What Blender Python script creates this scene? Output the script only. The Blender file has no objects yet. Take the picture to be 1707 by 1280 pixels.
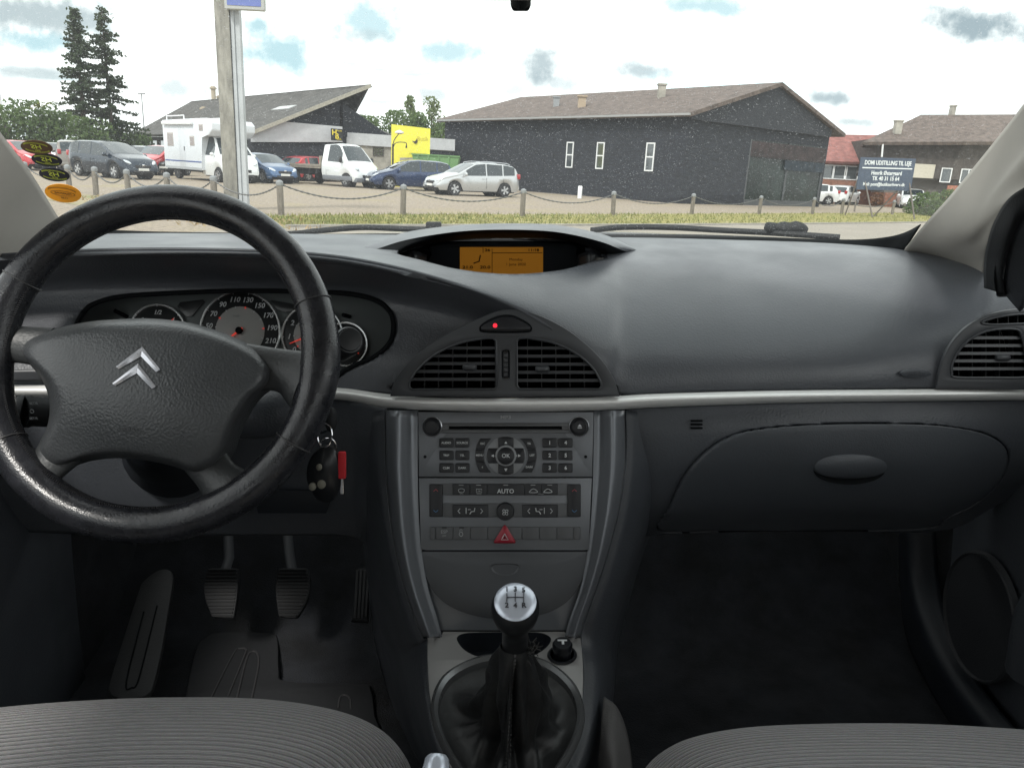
import bpy, bmesh, math, random
from mathutils import Vector, Matrix
from mathutils.noise import noise
R = math.radians
random.seed(7)
sc = bpy.context.scene
# ---------------- camera, sky, sun, exposure ----------------
FX = 1250.0; PITCH = R(15.85); ROLL = R(-2.9); CAMH = 1.25
MC = Matrix.Translation((0, 0, CAMH)) @ Matrix.Rotation(ROLL, 4, 'Y')      # car frame -> world (the car stands on a slope)
cd = bpy.data.cameras.new('camera'); cam = bpy.data.objects.new('camera', cd)
sc.collection.objects.link(cam); sc.camera = cam
cd.sensor_width = 36; cd.lens = 36 * FX / 1707; cd.clip_start = .02; cd.clip_end = 3000
cam.matrix_world = MC @ Matrix.Rotation(math.pi / 2 - PITCH, 4, 'X')
sc.view_settings.view_transform = 'Standard'; sc.view_settings.look = 'None'
sc.view_settings.exposure = 1.0; sc.view_settings.gamma = 1
SUN_EL, SUN_AZ = 48, 205          # azimuth of the sun measured clockwise from +Y
wd = bpy.data.worlds.new('World'); sc.world = wd; wd.use_nodes = True
nt = wd.node_tree; nt.nodes.clear()
def N(t, typ, **k):
    n = t.nodes.new(typ)
    for a, v in k.items():
        if a.startswith('i_'): n.inputs[a[2:].replace('_', ' ')].default_value = v
        else: setattr(n, a, v)
    return n
sky = N(nt, 'ShaderNodeTexSky', sky_type='NISHITA', sun_disc=False, sun_elevation=R(SUN_EL), sun_rotation=R(SUN_AZ), air_density=1.0, dust_density=1.5)
tcw = N(nt, 'ShaderNodeTexCoord'); sepw = N(nt, 'ShaderNodeSeparateXYZ')
nt.links.new(tcw.outputs['Generated'], sepw.inputs[0])
mz = N(nt, 'ShaderNodeMath', operation='MAXIMUM'); mz.inputs[1].default_value = 0.0
nt.links.new(sepw.outputs['Z'], mz.inputs[0])
az = N(nt, 'ShaderNodeMath', operation='ADD'); az.inputs[1].default_value = .09
nt.links.new(mz.outputs[0], az.inputs[0])
dvx = N(nt, 'ShaderNodeMath', operation='DIVIDE'); dvy = N(nt, 'ShaderNodeMath', operation='DIVIDE')
nt.links.new(sepw.outputs['X'], dvx.inputs[0]); nt.links.new(az.outputs[0], dvx.inputs[1])
nt.links.new(sepw.outputs['Y'], dvy.inputs[0]); nt.links.new(az.outputs[0], dvy.inputs[1])
cmb = N(nt, 'ShaderNodeCombineXYZ'); nt.links.new(dvx.outputs[0], cmb.inputs[0]); nt.links.new(dvy.outputs[0], cmb.inputs[1])
def wnoise(scale, det, rough, off, lo, hi):
    mp = N(nt, 'ShaderNodeMapping'); mp.inputs['Location'].default_value = off
    nt.links.new(cmb.outputs[0], mp.inputs[0])
    n = N(nt, 'ShaderNodeTexNoise'); n.inputs['Scale'].default_value = scale; n.inputs['Detail'].default_value = det
    n.inputs['Roughness'].default_value = rough; nt.links.new(mp.outputs[0], n.inputs['Vector'])
    r = N(nt, 'ShaderNodeMapRange', interpolation_type='SMOOTHSTEP'); r.inputs['From Min'].default_value = lo; r.inputs['From Max'].default_value = hi
    nt.links.new(n.outputs['Fac'], r.inputs['Value']); return r.outputs['Result']
cover = wnoise(.55, 8, .55, (3.1, 1.7, 0), .27, .40)       # white cloud cover
grey = wnoise(1.0, 7, .55, (11.3, 4.2, 2), .50, .74)        # darker undersides
skc = N(nt, 'ShaderNodeMix', data_type='RGBA', blend_type='MULTIPLY'); skc.inputs['Factor'].default_value = 1
nt.links.new(sky.outputs[0], skc.inputs['A']); skc.inputs['B'].default_value = (.16, .165, .155, 1)
skl = N(nt, 'ShaderNodeMix', data_type='RGBA', blend_type='ADD'); skl.inputs['Factor'].default_value = 1   # thin bright veil between the clouds
nt.links.new(skc.outputs['Result'], skl.inputs['A']); skl.inputs['B'].default_value = (.22, .33, .34, 1)
cm = N(nt, 'ShaderNodeMix', data_type='RGBA'); cm.inputs['A'].default_value = (.88, .91, .90, 1); cm.inputs['B'].default_value = (.36, .43, .45, 1)
nt.links.new(grey, cm.inputs['Factor'])
fm = N(nt, 'ShaderNodeMix', data_type='RGBA'); nt.links.new(cover, fm.inputs['Factor'])
nt.links.new(skl.outputs['Result'], fm.inputs['A']); nt.links.new(cm.outputs['Result'], fm.inputs['B'])
# single cloud wisps and gaps over the roofs: centre (tangent x, z of the direction), half sizes, colour
ym = N(nt, 'ShaderNodeMath', operation='MAXIMUM'); ym.inputs[1].default_value = .02; nt.links.new(sepw.outputs['Y'], ym.inputs[0])
tx = N(nt, 'ShaderNodeMath', operation='DIVIDE'); tz = N(nt, 'ShaderNodeMath', operation='DIVIDE')
nt.links.new(sepw.outputs['X'], tx.inputs[0]); nt.links.new(ym.outputs[0], tx.inputs[1]); nt.links.new(sepw.outputs['Z'], tz.inputs[0]); nt.links.new(ym.outputs[0], tz.inputs[1])
tv = N(nt, 'ShaderNodeCombineXYZ'); nt.links.new(tx.outputs[0], tv.inputs[0]); nt.links.new(tz.outputs[0], tv.inputs[1])
wn_ = N(nt, 'ShaderNodeTexNoise'); wn_.inputs['Scale'].default_value = 34; wn_.inputs['Detail'].default_value = 7; wn_.inputs['Roughness'].default_value = .6; nt.links.new(tv.outputs[0], wn_.inputs['Vector'])
last = fm.outputs['Result']
CLOUDS = [(0.5555, 0.1996, 0.095, 0.0259, 'g', 1), (0.0304, 0.1267, 0.0294, 0.0276, 'g', 0.85), (0.048, 0.1082, 0.0328, 0.0156, 'g', 0.6), (0.157, 0.1269, 0.0518, 0.013, 'g', 0.8), (0.3916, 0.1081, 0.0363, 0.0121, 'g', 0.9), (0.4251, 0.0807, 0.0346, 0.0086, 'l', 0.8), (-0.5945, 0.1547, 0.1037, 0.0346, 'l', 1), (-0.5376, 0.1456, 0.0691, 0.0259, 'l', 0.9), (-0.2902, 0.1229, 0.0648, 0.0311, 'c', 1), (-0.1794, 0.165, 0.0518, 0.0346, 'c', .9), (-0.0872, 0.1379, 0.0605, 0.019, 'c', .9), (-0.3184, 0.1533, 0.0225, 0.0138, 'c', 1), (0.2277, 0.203, 0.0778, 0.0121, 'c', .9), (-0.5954, 0.0881, 0.0605, 0.0121, 'l', 0.7), (-0.4186, 0.0762, 0.0518, 0.0173, 'l', 0.7), (-0.1941, 0.1495, 0.0432, 0.0086, 'l', 0.5), (-0.5912, 0.1226, 0.0518, 0.0173, 'c', 1), (-0.0001, 0.0974, 0.0259, 0.0138, 'l', 0.6), (0.5213, 0.0955, 0.0432, 0.0086, 'l', 0.5), (-0.1046, 0.0865, 0.0346, 0.0121, 'l', 0.7)]
GREYC = (.22, .275, .305, 1); CYAN = (.32, .45, .49, 1); LGR = (.31, .36, .38, 1)
for cx_, cz_, ax_, az_, col_, k_ in CLOUDS:
    sb_ = N(nt, 'ShaderNodeVectorMath', operation='SUBTRACT'); sb_.inputs[1].default_value = (cx_, cz_, 0); nt.links.new(tv.outputs[0], sb_.inputs[0])
    sc2 = N(nt, 'ShaderNodeVectorMath', operation='DIVIDE'); sc2.inputs[1].default_value = (ax_, az_, 1); nt.links.new(sb_.outputs[0], sc2.inputs[0])
    ln = N(nt, 'ShaderNodeVectorMath', operation='LENGTH'); nt.links.new(sc2.outputs[0], ln.inputs[0])
    ad_ = N(nt, 'ShaderNodeMath', operation='MULTIPLY_ADD'); ad_.inputs[1].default_value = 1.9; nt.links.new(wn_.outputs['Fac'], ad_.inputs[0]); nt.links.new(ln.outputs['Value'], ad_.inputs[2])
    rr_ = N(nt, 'ShaderNodeMapRange', interpolation_type='SMOOTHSTEP'); rr_.inputs['From Min'].default_value = 1.15; rr_.inputs['From Max'].default_value = 2.15; rr_.inputs['To Min'].default_value = k_; rr_.inputs['To Max'].default_value = 0
    nt.links.new(ad_.outputs[0], rr_.inputs['Value'])
    mm2 = N(nt, 'ShaderNodeMix', data_type='RGBA'); nt.links.new(rr_.outputs[0], mm2.inputs['Factor']); nt.links.new(last, mm2.inputs['A']); mm2.inputs['B'].default_value = {'g': GREYC, 'c': CYAN, 'l': LGR}[col_]
    last = mm2.outputs['Result']
bg = N(nt, 'ShaderNodeBackground'); bg.inputs['Strength'].default_value = 1.0
nt.links.new(last, bg.inputs['Color'])
wo = N(nt, 'ShaderNodeOutputWorld'); nt.links.new(bg.outputs[0], wo.inputs[0])
sl = bpy.data.lights.new('sun', 'SUN'); sl.energy = 1.5; sl.angle = R(9); sl.color = (1, .96, .9)
so = bpy.data.objects.new('sun', sl); sc.collection.objects.link(so)
so.rotation_euler = (R(90 - SUN_EL), 0, R(180 - SUN_AZ)); so.location = (0, 0, 30)

# ---------------- pixel rays (car frame / world) ----------------
cp, sp = math.cos(PITCH), math.sin(PITCH)
def ray(px, py):
    u = (px - 853.5) / FX; v = (640 - py) / FX
    return Vector((u, cp + v * sp, -sp + v * cp))
def P(px, py, Y):
    d = ray(px, py); return d * (Y / d.y)
RM = MC.to_3x3()
def W(px, py, Y):
    d = RM @ ray(px, py); return Vector((0, 0, CAMH)) + d * (Y / d.y)
def G(px, py, z=0.0):
    d = RM @ ray(px, py); return Vector((0, 0, CAMH)) + d * ((z - CAMH) / d.z)
# ---------------- objects ----------------
ORG = {}; CABIN = []
COL = sc.collection
def tag(o, label=None, cat=None, group=None, kind=None):
    if label: o['label'] = label
    if cat: o['category'] = cat
    if group: o['group'] = group
    if kind: o['kind'] = kind
    return o
def thing(name, label, cat, loc=(0, 0, 0), rz=0, group=None, cabin=False):
    o = bpy.data.objects.new(name, None); o.empty_display_size = .05; COL.objects.link(o)
    o.location = loc; o.rotation_euler = (0, 0, rz); tag(o, label, cat, group)
    ORG[o.name] = Vector(loc) if cabin else Vector((0, 0, 0))
    if cabin: CABIN.append(o)
    return o
def link(name, me, m, parent=None, smooth=40, cabin=False):
    o = bpy.data.objects.new(name, me); COL.objects.link(o)
    if m is not None:
        me.materials.clear(); me.materials.append(m)
    org = Vector((0, 0, 0))
    if parent is not None:
        org = ORG[parent.name]; o.parent = parent
    if org.length > 0: me.transform(Matrix.Translation(-org))
    ORG[o.name] = org
    if smooth:
        me.polygons.foreach_set('use_smooth', [True] * len(me.polygons))
        me.set_sharp_from_angle(angle=R(smooth))
    else: me.polygons.foreach_set('use_smooth', [False] * len(me.polygons))
    if cabin and parent is None: CABIN.append(o)
    me.update(); return o
def bmlink(name, bm, m, parent=None, smooth=40, cabin=False, weld=True, recalc=True):
    if weld: bmesh.ops.remove_doubles(bm, verts=bm.verts, dist=1e-5)
    if recalc: bmesh.ops.recalc_face_normals(bm, faces=bm.faces)
    me = bpy.data.meshes.new(name); bm.to_mesh(me); bm.free()
    return link(name, me, m, parent, smooth, cabin)
def copy_tree(o, parent=None):
    c = o.copy(); COL.objects.link(c); c.parent = parent; ORG[c.name] = ORG[o.name]
    for ch in list(o.children): copy_tree(ch, c)
    return c
# ---------------- mesh builders ----------------
def bx(bm, x0, x1, y0, y1, z0, z1, M=None, bev=0):
    r = bmesh.ops.create_cube(bm, size=1)
    vs = r['verts']
    for v in vs: v.co = Vector(((x0 + x1) / 2 + v.co.x * (x1 - x0), (y0 + y1) / 2 + v.co.y * (y1 - y0), (z0 + z1) / 2 + v.co.z * (z1 - z0)))
    if bev:
        es = list({e for v in vs for e in v.link_edges})
        rr = bmesh.ops.bevel(bm, geom=es, offset=bev, segments=2, affect='EDGES', profile=.5)
        vs = list({v for f in rr['faces'] for v in f.verts} | {v for v in vs if v.is_valid})
    if M is not None:
        for v in vs: v.co = M @ v.co
    return vs
def box(name, dims, m, parent=None, bev=0, M=None, **k):
    bm = bmesh.new(); bx(bm, *dims, M=M, bev=bev); return bmlink(name, bm, m, parent, **k)
def tube_bm(bm, pts, rad, n=10, cap=True, flat=1.0, up=Vector((0, 0, 1))):
    pts = [Vector(p) for p in pts]
    if not hasattr(rad, '__len__'): rad = [rad] * len(pts)
    rings = []; prev = None
    for i, p in enumerate(pts):
        t = (pts[min(i + 1, len(pts) - 1)] - pts[max(i - 1, 0)]).normalized()
        if prev is None:
            a = up if abs(t.dot(up)) < .95 else Vector((1, 0, 0))
            s = t.cross(a).normalized()
        else: s = (prev - t * prev.dot(t)).normalized()
        prev = s; b = t.cross(s).normalized()
        rings.append([bm.verts.new(p + s * (math.cos(2 * math.pi * k / n) * rad[i]) + b * (math.sin(2 * math.pi * k / n) * rad[i] * flat)) for k in range(n)])
    for a, b in zip(rings, rings[1:]):
        for k in range(n): bm.faces.new((a[k], a[(k + 1) % n], b[(k + 1) % n], b[k]))
    if cap: bm.faces.new(rings[0][::-1]); bm.faces.new(rings[-1])
def tube(name, pts, rad, m, parent=None, n=10, flat=1.0, up=Vector((0, 0, 1)), **k):
    bm = bmesh.new(); tube_bm(bm, pts, rad, n, flat=flat, up=up); return bmlink(name, bm, m, parent, **k)
def lathe(name, prof, m, parent=None, n=24, M=None, **k):      # prof: (r, z) list about local z
    bm = bmesh.new(); rings = []
    for r, z in prof:
        rings.append([bm.verts.new(Vector((r * math.cos(2 * math.pi * i / n), r * math.sin(2 * math.pi * i / n), z))) for i in range(n)])
    for a, b in zip(rings, rings[1:]):
        for i in range(n): bm.faces.new((a[i], a[(i + 1) % n], b[(i + 1) % n], b[i]))
    bm.faces.new(rings[0][::-1]); bm.faces.new(rings[-1])
    if M is not None: bm.transform(M)
    return bmlink(name, bm, m, parent, **k)
def prism(bm, poly, dvec):                                       # extrude a 3D polygon along dvec
    a = [bm.verts.new(Vector(p)) for p in poly]; b = [bm.verts.new(Vector(p) + Vector(dvec)) for p in poly]
    bm.faces.new(a[::-1]); bm.faces.new(b)
    for i in range(len(a)):
        j = (i + 1) % len(a); bm.faces.new((a[i], a[j], b[j], b[i]))
def cr(p0, p1, p2, p3, t):
    return .5 * ((2 * p1) + (-p0 + p2) * t + (2 * p0 - 5 * p1 + 4 * p2 - p3) * t * t + (-p0 + 3 * p1 - 3 * p2 + p3) * t ** 3)
def spline(pts, n, closed=False):
    pts = [Vector(p) for p in pts]; L = len(pts); out = []
    segs = L if closed else L - 1
    for i in range(segs):
        if closed: q = [pts[(i + k - 1) % L] for k in range(4)]
        else: q = [pts[max(0, min(L - 1, i + k - 1))] for k in range(4)]
        if not closed:
            if i == 0: q[0] = 2 * q[1] - q[2]
            if i == segs - 1: q[3] = 2 * q[2] - q[1]
        for s in range(n): out.append(cr(*q, s / n))
    if not closed: out.append(pts[-1])
    return out
def inpoly(x, y, poly):
    c = False; j = len(poly) - 1
    for i in range(len(poly)):
        xi, yi, xj, yj = poly[i][0], poly[i][1], poly[j][0], poly[j][1]
        if (yi > y) != (yj > y) and x < (xj - xi) * (y - yi) / (yj - yi) + xi: c = not c
        j = i
    return c
# ---------------- materials ----------------
MATS = {}
def mat(name, col, rough=.5, metal=0, bump=0, bs=300, var=0, vs=8, emit=0, trans=0, coat=0, spec=.5, stretch=None, kind='noise', col2=None, bd=.002, rv=0):
    if name in MATS: return MATS[name]
    m = bpy.data.materials.new(name); m.use_nodes = True; t = m.node_tree
    b = t.nodes['Principled BSDF']
    b.inputs['Base Color'].default_value = (*col, 1); b.inputs['Roughness'].default_value = rough
    b.inputs['Metallic'].default_value = metal; b.inputs['Specular IOR Level'].default_value = spec
    b.inputs['Coat Weight'].default_value = coat; b.inputs['Coat Roughness'].default_value = .05
    if emit: b.inputs['Emission Color'].default_value = (*col, 1); b.inputs['Emission Strength'].default_value = emit
    tc = N(t, 'ShaderNodeTexCoord'); v = tc.outputs['Object']
    if stretch:
        mp = N(t, 'ShaderNodeMapping'); mp.inputs['Scale'].default_value = stretch; t.links.new(v, mp.inputs[0]); v = mp.outputs[0]
    if var or col2:
        n = N(t, 'ShaderNodeTexNoise'); n.inputs['Scale'].default_value = vs; n.inputs['Detail'].default_value = 6
        n.inputs['Roughness'].default_value = .65; t.links.new(v, n.inputs['Vector'])
        mx = N(t, 'ShaderNodeMix', data_type='RGBA')
        r = N(t, 'ShaderNodeMapRange'); r.inputs['From Min'].default_value = .35; r.inputs['From Max'].default_value = .65
        t.links.new(n.outputs['Fac'], r.inputs['Value']); t.links.new(r.outputs[0], mx.inputs['Factor'])
        c2 = col2 if col2 else tuple(min(1, c * (1 + var)) for c in col); c1 = col if col2 else tuple(c * (1 - var) for c in col)
        mx.inputs['A'].default_value = (*c1, 1); mx.inputs['B'].default_value = (*c2, 1)
        t.links.new(mx.outputs['Result'], b.inputs['Base Color'])
    if var or rv:
        nr = N(t, 'ShaderNodeTexNoise'); nr.inputs['Scale'].default_value = vs * 2.3; nr.inputs['Detail'].default_value = 5; t.links.new(v, nr.inputs['Vector'])
        r2 = N(t, 'ShaderNodeMapRange'); q_ = rv or .06; r2.inputs['From Min'].default_value = .3; r2.inputs['From Max'].default_value = .7; r2.inputs['To Min'].default_value = max(.05, rough - q_); r2.inputs['To Max'].default_value = min(1, rough + q_)
        t.links.new(nr.outputs['Fac'], r2.inputs['Value']); t.links.new(r2.outputs[0], b.inputs['Roughness'])
    if bump:
        if kind == 'voronoi':
            n = N(t, 'ShaderNodeTexVoronoi', feature='SMOOTH_F1'); o = n.outputs['Distance']
        else:
            n = N(t, 'ShaderNodeTexNoise'); n.inputs['Detail'].default_value = 4; o = n.outputs['Fac']
        n.inputs['Scale'].default_value = bs; t.links.new(v, n.inputs['Vector'])
        bp = N(t, 'ShaderNodeBump'); bp.inputs['Strength'].default_value = bump; bp.inputs['Distance'].default_value = bd
        t.links.new(o, bp.inputs['Height']); t.links.new(bp.outputs[0], b.inputs['Normal'])
    MATS[name] = m; return m
def glass_dark(name, col=(.02, .03, .035), rough=.03):
    return mat(name, col, rough, spec=.8, coat=.6)
# =====================================================================
# OUTSIDE (world frame)
# =====================================================================
def ground_mat(name, c1, c2, c3, s1, s2, rough=.95, bs=40, bump=.6, bd=.03):
    m = mat(name, c1, rough, bump=bump, bs=bs, bd=bd); t = m.node_tree; b = t.nodes['Principled BSDF']
    tc = N(t, 'ShaderNodeTexCoord')
    def nz(s, lo, hi):
        n = N(t, 'ShaderNodeTexNoise'); n.inputs['Scale'].default_value = s; n.inputs['Detail'].default_value = 8; n.inputs['Roughness'].default_value = .7
        t.links.new(tc.outputs['Object'], n.inputs['Vector'])
        r = N(t, 'ShaderNodeMapRange'); r.inputs['From Min'].default_value = lo; r.inputs['From Max'].default_value = hi
        t.links.new(n.outputs['Fac'], r.inputs['Value']); return r.outputs[0]
    a = N(t, 'ShaderNodeMix', data_type='RGBA'); a.inputs['A'].default_value = (*c1, 1); a.inputs['B'].default_value = (*c2, 1); t.links.new(nz(s1, .38, .62), a.inputs['Factor'])
    c = N(t, 'ShaderNodeMix', data_type='RGBA'); c.inputs['B'].default_value = (*c3, 1); t.links.new(a.outputs['Result'], c.inputs['A']); t.links.new(nz(s2, .52, .68), c.inputs['Factor'])
    t.links.new(c.outputs['Result'], b.inputs['Base Color']); return m
mgravel = ground_mat('gravel', (.38, .315, .245), (.19, .155, .12), (.30, .25, .15), 9, .3)
mgrass = ground_mat('verge_grass', (.18, .18, .045), (.33, .28, .09), (.34, .29, .17), 2.2, 1.1, bs=25)
mdry = ground_mat('dry_verge', (.34, .29, .19), (.26, .22, .13), (.16, .18, .06), 3, .6, bs=25)
masph = ground_mat('asphalt', (.31, .275, .23), (.24, .215, .18), (.35, .31, .26), 14, .4, bs=90, bump=.3)
def sheet(name, pts, m, z, kind='structure'):
    bm = bmesh.new(); bm.faces.new([bm.verts.new((p[0], p[1], z)) for p in pts])
    return tag(bmlink(name, bm, m), kind=kind)
g = sheet('ground', [(-500, -60), (600, -60), (600, 900), (-500, 900)], mgravel, 0)
vin = [G(x, y) for x, y in [(480, 379), (640, 378), (860, 377), (1100, 376), (1330, 374), (1560, 371), (1800, 368)]]
vout = [G(x, y) for x, y in [(1800, 355), (1560, 355), (1330, 356), (1100, 357), (860, 358), (640, 358), (440, 361)]]
sheet('grass_verge', vin + vout, mgrass, .008)
gin = [G(x, y) for x, y in [(480, 379.6), (640, 378.6), (860, 377.6), (1100, 376.6), (1330, 374.6), (1560, 371.6), (1800, 368.6)]]
sheet('road', [(-30, -20), (-14, 4)] + [G(100, 420), G(330, 386)] + gin + [(60, -20)], masph, .004)
sheet('dry_verge', [G(60, 330), G(130, 323), G(200, 330), G(330, 352), G(440, 361), G(500, 378), G(450, 384), G(330, 366), G(180, 352)], mdry, .006)
# kerb edge between verge and road
bm = bmesh.new()
kp = gin
for a, b in zip(kp, kp[1:]):
    d = (b - a); n_ = Vector((-d.y, d.x, 0)).normalized() * .12
    prism(bm, [(a.x, a.y, 0), (b.x, b.y, 0), (b.x + n_.x, b.y + n_.y, 0), (a.x + n_.x, a.y + n_.y, 0)], (0, 0, .05))
tag(bmlink('kerb', bm, mat('kerb_stone', (.30, .28, .25), .9, var=.2, vs=3)), kind='structure')
# tufts of grass
bm = bmesh.new(); rg = random.Random(3)
for i in range(9000):
    t = rg.random(); k = min(5, int(t * 6)); f = t * 6 - k; a = vin[k].lerp(vin[k + 1], f); b = vout[6 - k].lerp(vout[5 - k], f)
    q = a.lerp(b, rg.random()); h = rg.uniform(.03, .11); w = rg.uniform(.012, .03); an = rg.random() * 3.14
    dx, dy = math.cos(an) * w, math.sin(an) * w
    bm.faces.new([bm.verts.new((q.x - dx, q.y - dy, 0)), bm.verts.new((q.x + dx, q.y + dy, 0)), bm.verts.new((q.x + rg.uniform(-.05, .05), q.y + rg.uniform(-.05, .05), h))])
tag(bmlink('grass', bm, mat('grass_blade', (.11, .15, .035), .8, col2=(.30, .27, .11), vs=1.5), weld=False, recalc=False, smooth=0), kind='stuff', label='short yellowing grass on the roadside verge')
bm = bmesh.new()
dq = [G(150, 328), G(200, 336), G(330, 362), G(440, 366), G(470, 379), G(380, 376)]
for i in range(900):
    a, b = rg.choice(dq), rg.choice(dq); q = a.lerp(b, rg.random()) + Vector((rg.uniform(-1, 1), rg.uniform(-.6, .6), 0)); h = rg.uniform(.03, .11); an = rg.random() * 3.14; w = .02
    dx, dy = math.cos(an) * w, math.sin(an) * w
    bm.faces.new([bm.verts.new((q.x - dx, q.y - dy, 0)), bm.verts.new((q.x + dx, q.y + dy, 0)), bm.verts.new((q.x + rg.uniform(-.08, .08), q.y + rg.uniform(-.08, .08), h))])
tag(bmlink('dry_grass', bm, mat('dry_blade', (.30, .25, .14), .8, col2=(.34, .22, .10), vs=.8), weld=False, recalc=False, smooth=0), kind='stuff', label='dry brown grass at the left end of the verge')

# ---------- buildings ----------
mblack = mat('black_boards', (.017, .0195, .027), .75, var=.35, vs=3, bump=.5, bs=6, stretch=(1, 1, 8), bd=.02)
mblack2 = mat('black_render', (.013, .0155, .023), .8, var=.5, vs=2, bump=.5, bs=5, stretch=(1, 1, 7), bd=.02)
mtile = mat('brown_roof_tiles', (.115, .088, .076), .85, var=.35, vs=2.5, bump=.8, bs=5, bd=.05)
mtileg = mat('grey_roof_sheets', (.066, .062, .058), .85, var=.4, vs=1.6, bump=.6, bs=4, bd=.05)
mwhite = mat('white_paint', (.75, .76, .77), .5, var=.05)
mpane = glass_dark('window_glass', (.05, .06, .065))
mbandw = mat('pale_cladding', (.46, .47, .49), .6, var=.08, vs=2)
mconc = mat('weathered_concrete', (.34, .32, .28), .9, var=.3, vs=1.2)
mgrey = mat('grey_metal', (.28, .29, .30), .5, metal=.4)
V3 = Vector
def quadwall(bm, a, b, z0, z1, t=.25, zb=None):      # wall from a to b (2D), thickness to the far side
    a = V3((a[0], a[1], 0)); b = V3((b[0], b[1], 0)); d = b - a; n = V3((-d.y, d.x, 0)).normalized() * t
    if n.y < 0: n = -n
    z1b = z1 if zb is None else zb
    prism(bm, [(a.x, a.y, z0), (b.x, b.y, z0), (b.x, b.y, z1b), (a.x, a.y, z1)], n)
def along(a, b, s): return V3((a[0] + (b[0] - a[0]) * s, a[1] + (b[1] - a[1]) * s, 0))
def slab(bm, pts, t):
    pts = [V3(p) for p in pts]; n = (pts[1] - pts[0]).cross(pts[2] - pts[0]).normalized()
    if n.z < 0: n = -n
    prism(bm, pts, -n * t)
def wall_window(parent, a, b, s, w, z0, z1, mf=None, bars=1, vbars=0, name='window', depth=.05):
    """window on the wall line a->b at fraction s, width w; pane is a sub-part"""
    a3, b3 = V3((a[0], a[1], 0)), V3((b[0], b[1], 0)); d = (b3 - a3).normalized(); n = V3((d.y, -d.x, 0))
    if n.y > 0: n = -n
    c = a3 + (b3 - a3) * s + n * .01
    M = Matrix((( d.x, -n.x, 0, c.x), (d.y, -n.y, 0, c.y), (0, 0, 1, 0), (0, 0, 0, 1)))
    bm = bmesh.new(); f = .07
    bx(bm, -w / 2, w / 2, -depth, 0, z0, z0 + f, M); bx(bm, -w / 2, w / 2, -depth, 0, z1 - f, z1, M)
    bx(bm, -w / 2, -w / 2 + f, -depth, 0, z0 + f, z1 - f, M); bx(bm, w / 2 - f, w / 2, -depth, 0, z0 + f, z1 - f, M)
    for i in range(bars):
        zz = z0 + (z1 - z0) * (i + 1) / (bars + 1); bx(bm, -w / 2 + f, w / 2 - f, -depth + .005, 0, zz - f / 2, zz + f / 2, M)
    for i in range(vbars):
        xx = -w / 2 + w * (i + 1) / (vbars + 1); bx(bm, xx - f / 2, xx + f / 2, -depth + .008, 0, z0 + f, z1 - f, M)
    o = bmlink(name, bm, mf or mwhite, parent, smooth=0)
    bm = bmesh.new(); bx(bm, -w / 2 + f, w / 2 - f, -depth * .35, -depth * .3 + .02, z0 + f, z1 - f, M); bmlink('pane', bm, mpane, o, smooth=0)
    return o
# --- long dark building in the middle ---
L_ = V3((-.66, .75, 0)); Gd = V3((.8, .6, 0)); A = V3((9.4, 41, 0)); LL = 23.3
B = A + Gd * 15.9; C = A + L_ * LL; D = B + L_ * LL; E = A + Gd * 8.0
hz = 4.85; rz_ = 7.25
b1 = thing('dark_hall', 'long black boarded hall with brown tiled gable roof and three narrow white windows', 'building')
bm = bmesh.new()
ai = A + L_ * .5 + Gd * .55; bi = B + L_ * .5 - Gd * 1.3; ci = C - L_ * .6 + Gd * .55; di = D - L_ * .6 - Gd * 1.3
quadwall(bm, ci, ai, 0, hz, .3)
gb0, gb1 = ai, bi
gl0 = ai.lerp(bi, .42); 
quadwall(bm, ai, gl0, 0, hz - .25, .3); quadwall(bm, gl0, bi, 3.9, hz - .25, .3)
quadwall(bm, bi, di, 0, hz, .3); quadwall(bm, ci, di, 0, hz, .3)
bmlink('wall', bm, mblack2, b1, smooth=0)
bm = bmesh.new(); e = E
prism(bm, [(ai.x, ai.y, hz - .3), (bi.x, bi.y, hz - .3), (bi.x, bi.y, hz + .1), (e.x + L_.x * .45, e.y + L_.y * .45, rz_ - .2), (ai.x, ai.y, hz + .1)], L_ * .2)
bm.transform(Matrix.Translation(-L_ * .25)); bmlink('gable_cladding', bm, mblack, b1, smooth=0)
bm = bmesh.new(); up = V3((0, 0, 1))
slab(bm, [A + up * hz, C + up * hz, C + (E - A) + up * rz_, E + up * rz_], .22)
slab(bm, [B + up * hz, D + up * hz, D + (E - B) + up * rz_, E + up * rz_], .22)
rf = bmlink('roof', bm, mtile, b1, smooth=0)
bm = bmesh.new()
for p, q in ((A, C),):
    d = (q - p).normalized(); prism(bm, [p + up * (hz - .14) - Gd * .06, p + up * (hz - .02) - Gd * .06, p + up * (hz - .02) + Gd * .05, p + up * (hz - .14) + Gd * .05], (q - p))
bmlink('gutter', bm, mat('gutter_grey', (.3, .3, .3), .6), b1, smooth=0)
for s, g_, w_, h_, mm in ((.27, .62, .45, .7, mconc), (.47, .35, .5, .6, mat('vent_tan', (.38, .30, .22), .8)), (.60, .42, .4, .55, mgrey)):
    p = A + L_ * (LL * s) + (E - A) * g_; z = hz + (rz_ - hz) * g_
    bm = bmesh.new(); bx(bm, p.x - w_ / 2, p.x + w_ / 2, p.y - w_ / 2, p.y + w_ / 2, z - .2, z + h_); bx(bm, p.x - w_ * .65, p.x + w_ * .65, p.y - w_ * .65, p.y + w_ * .65, z + h_, z + h_ + .1)
    bmlink('chimney', bm, mm, rf, smooth=0)
def wall_s(a, b, px):      # fraction along the wall line a->b at image column px (eye-level row)
    d = RM @ ray(px, 300); t = (b - a); den = d.x * t.y - d.y * t.x
    return (a.x * 0 + (d.y * a.x - d.x * a.y)) / den if abs(den) > 1e-9 else 0
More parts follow.
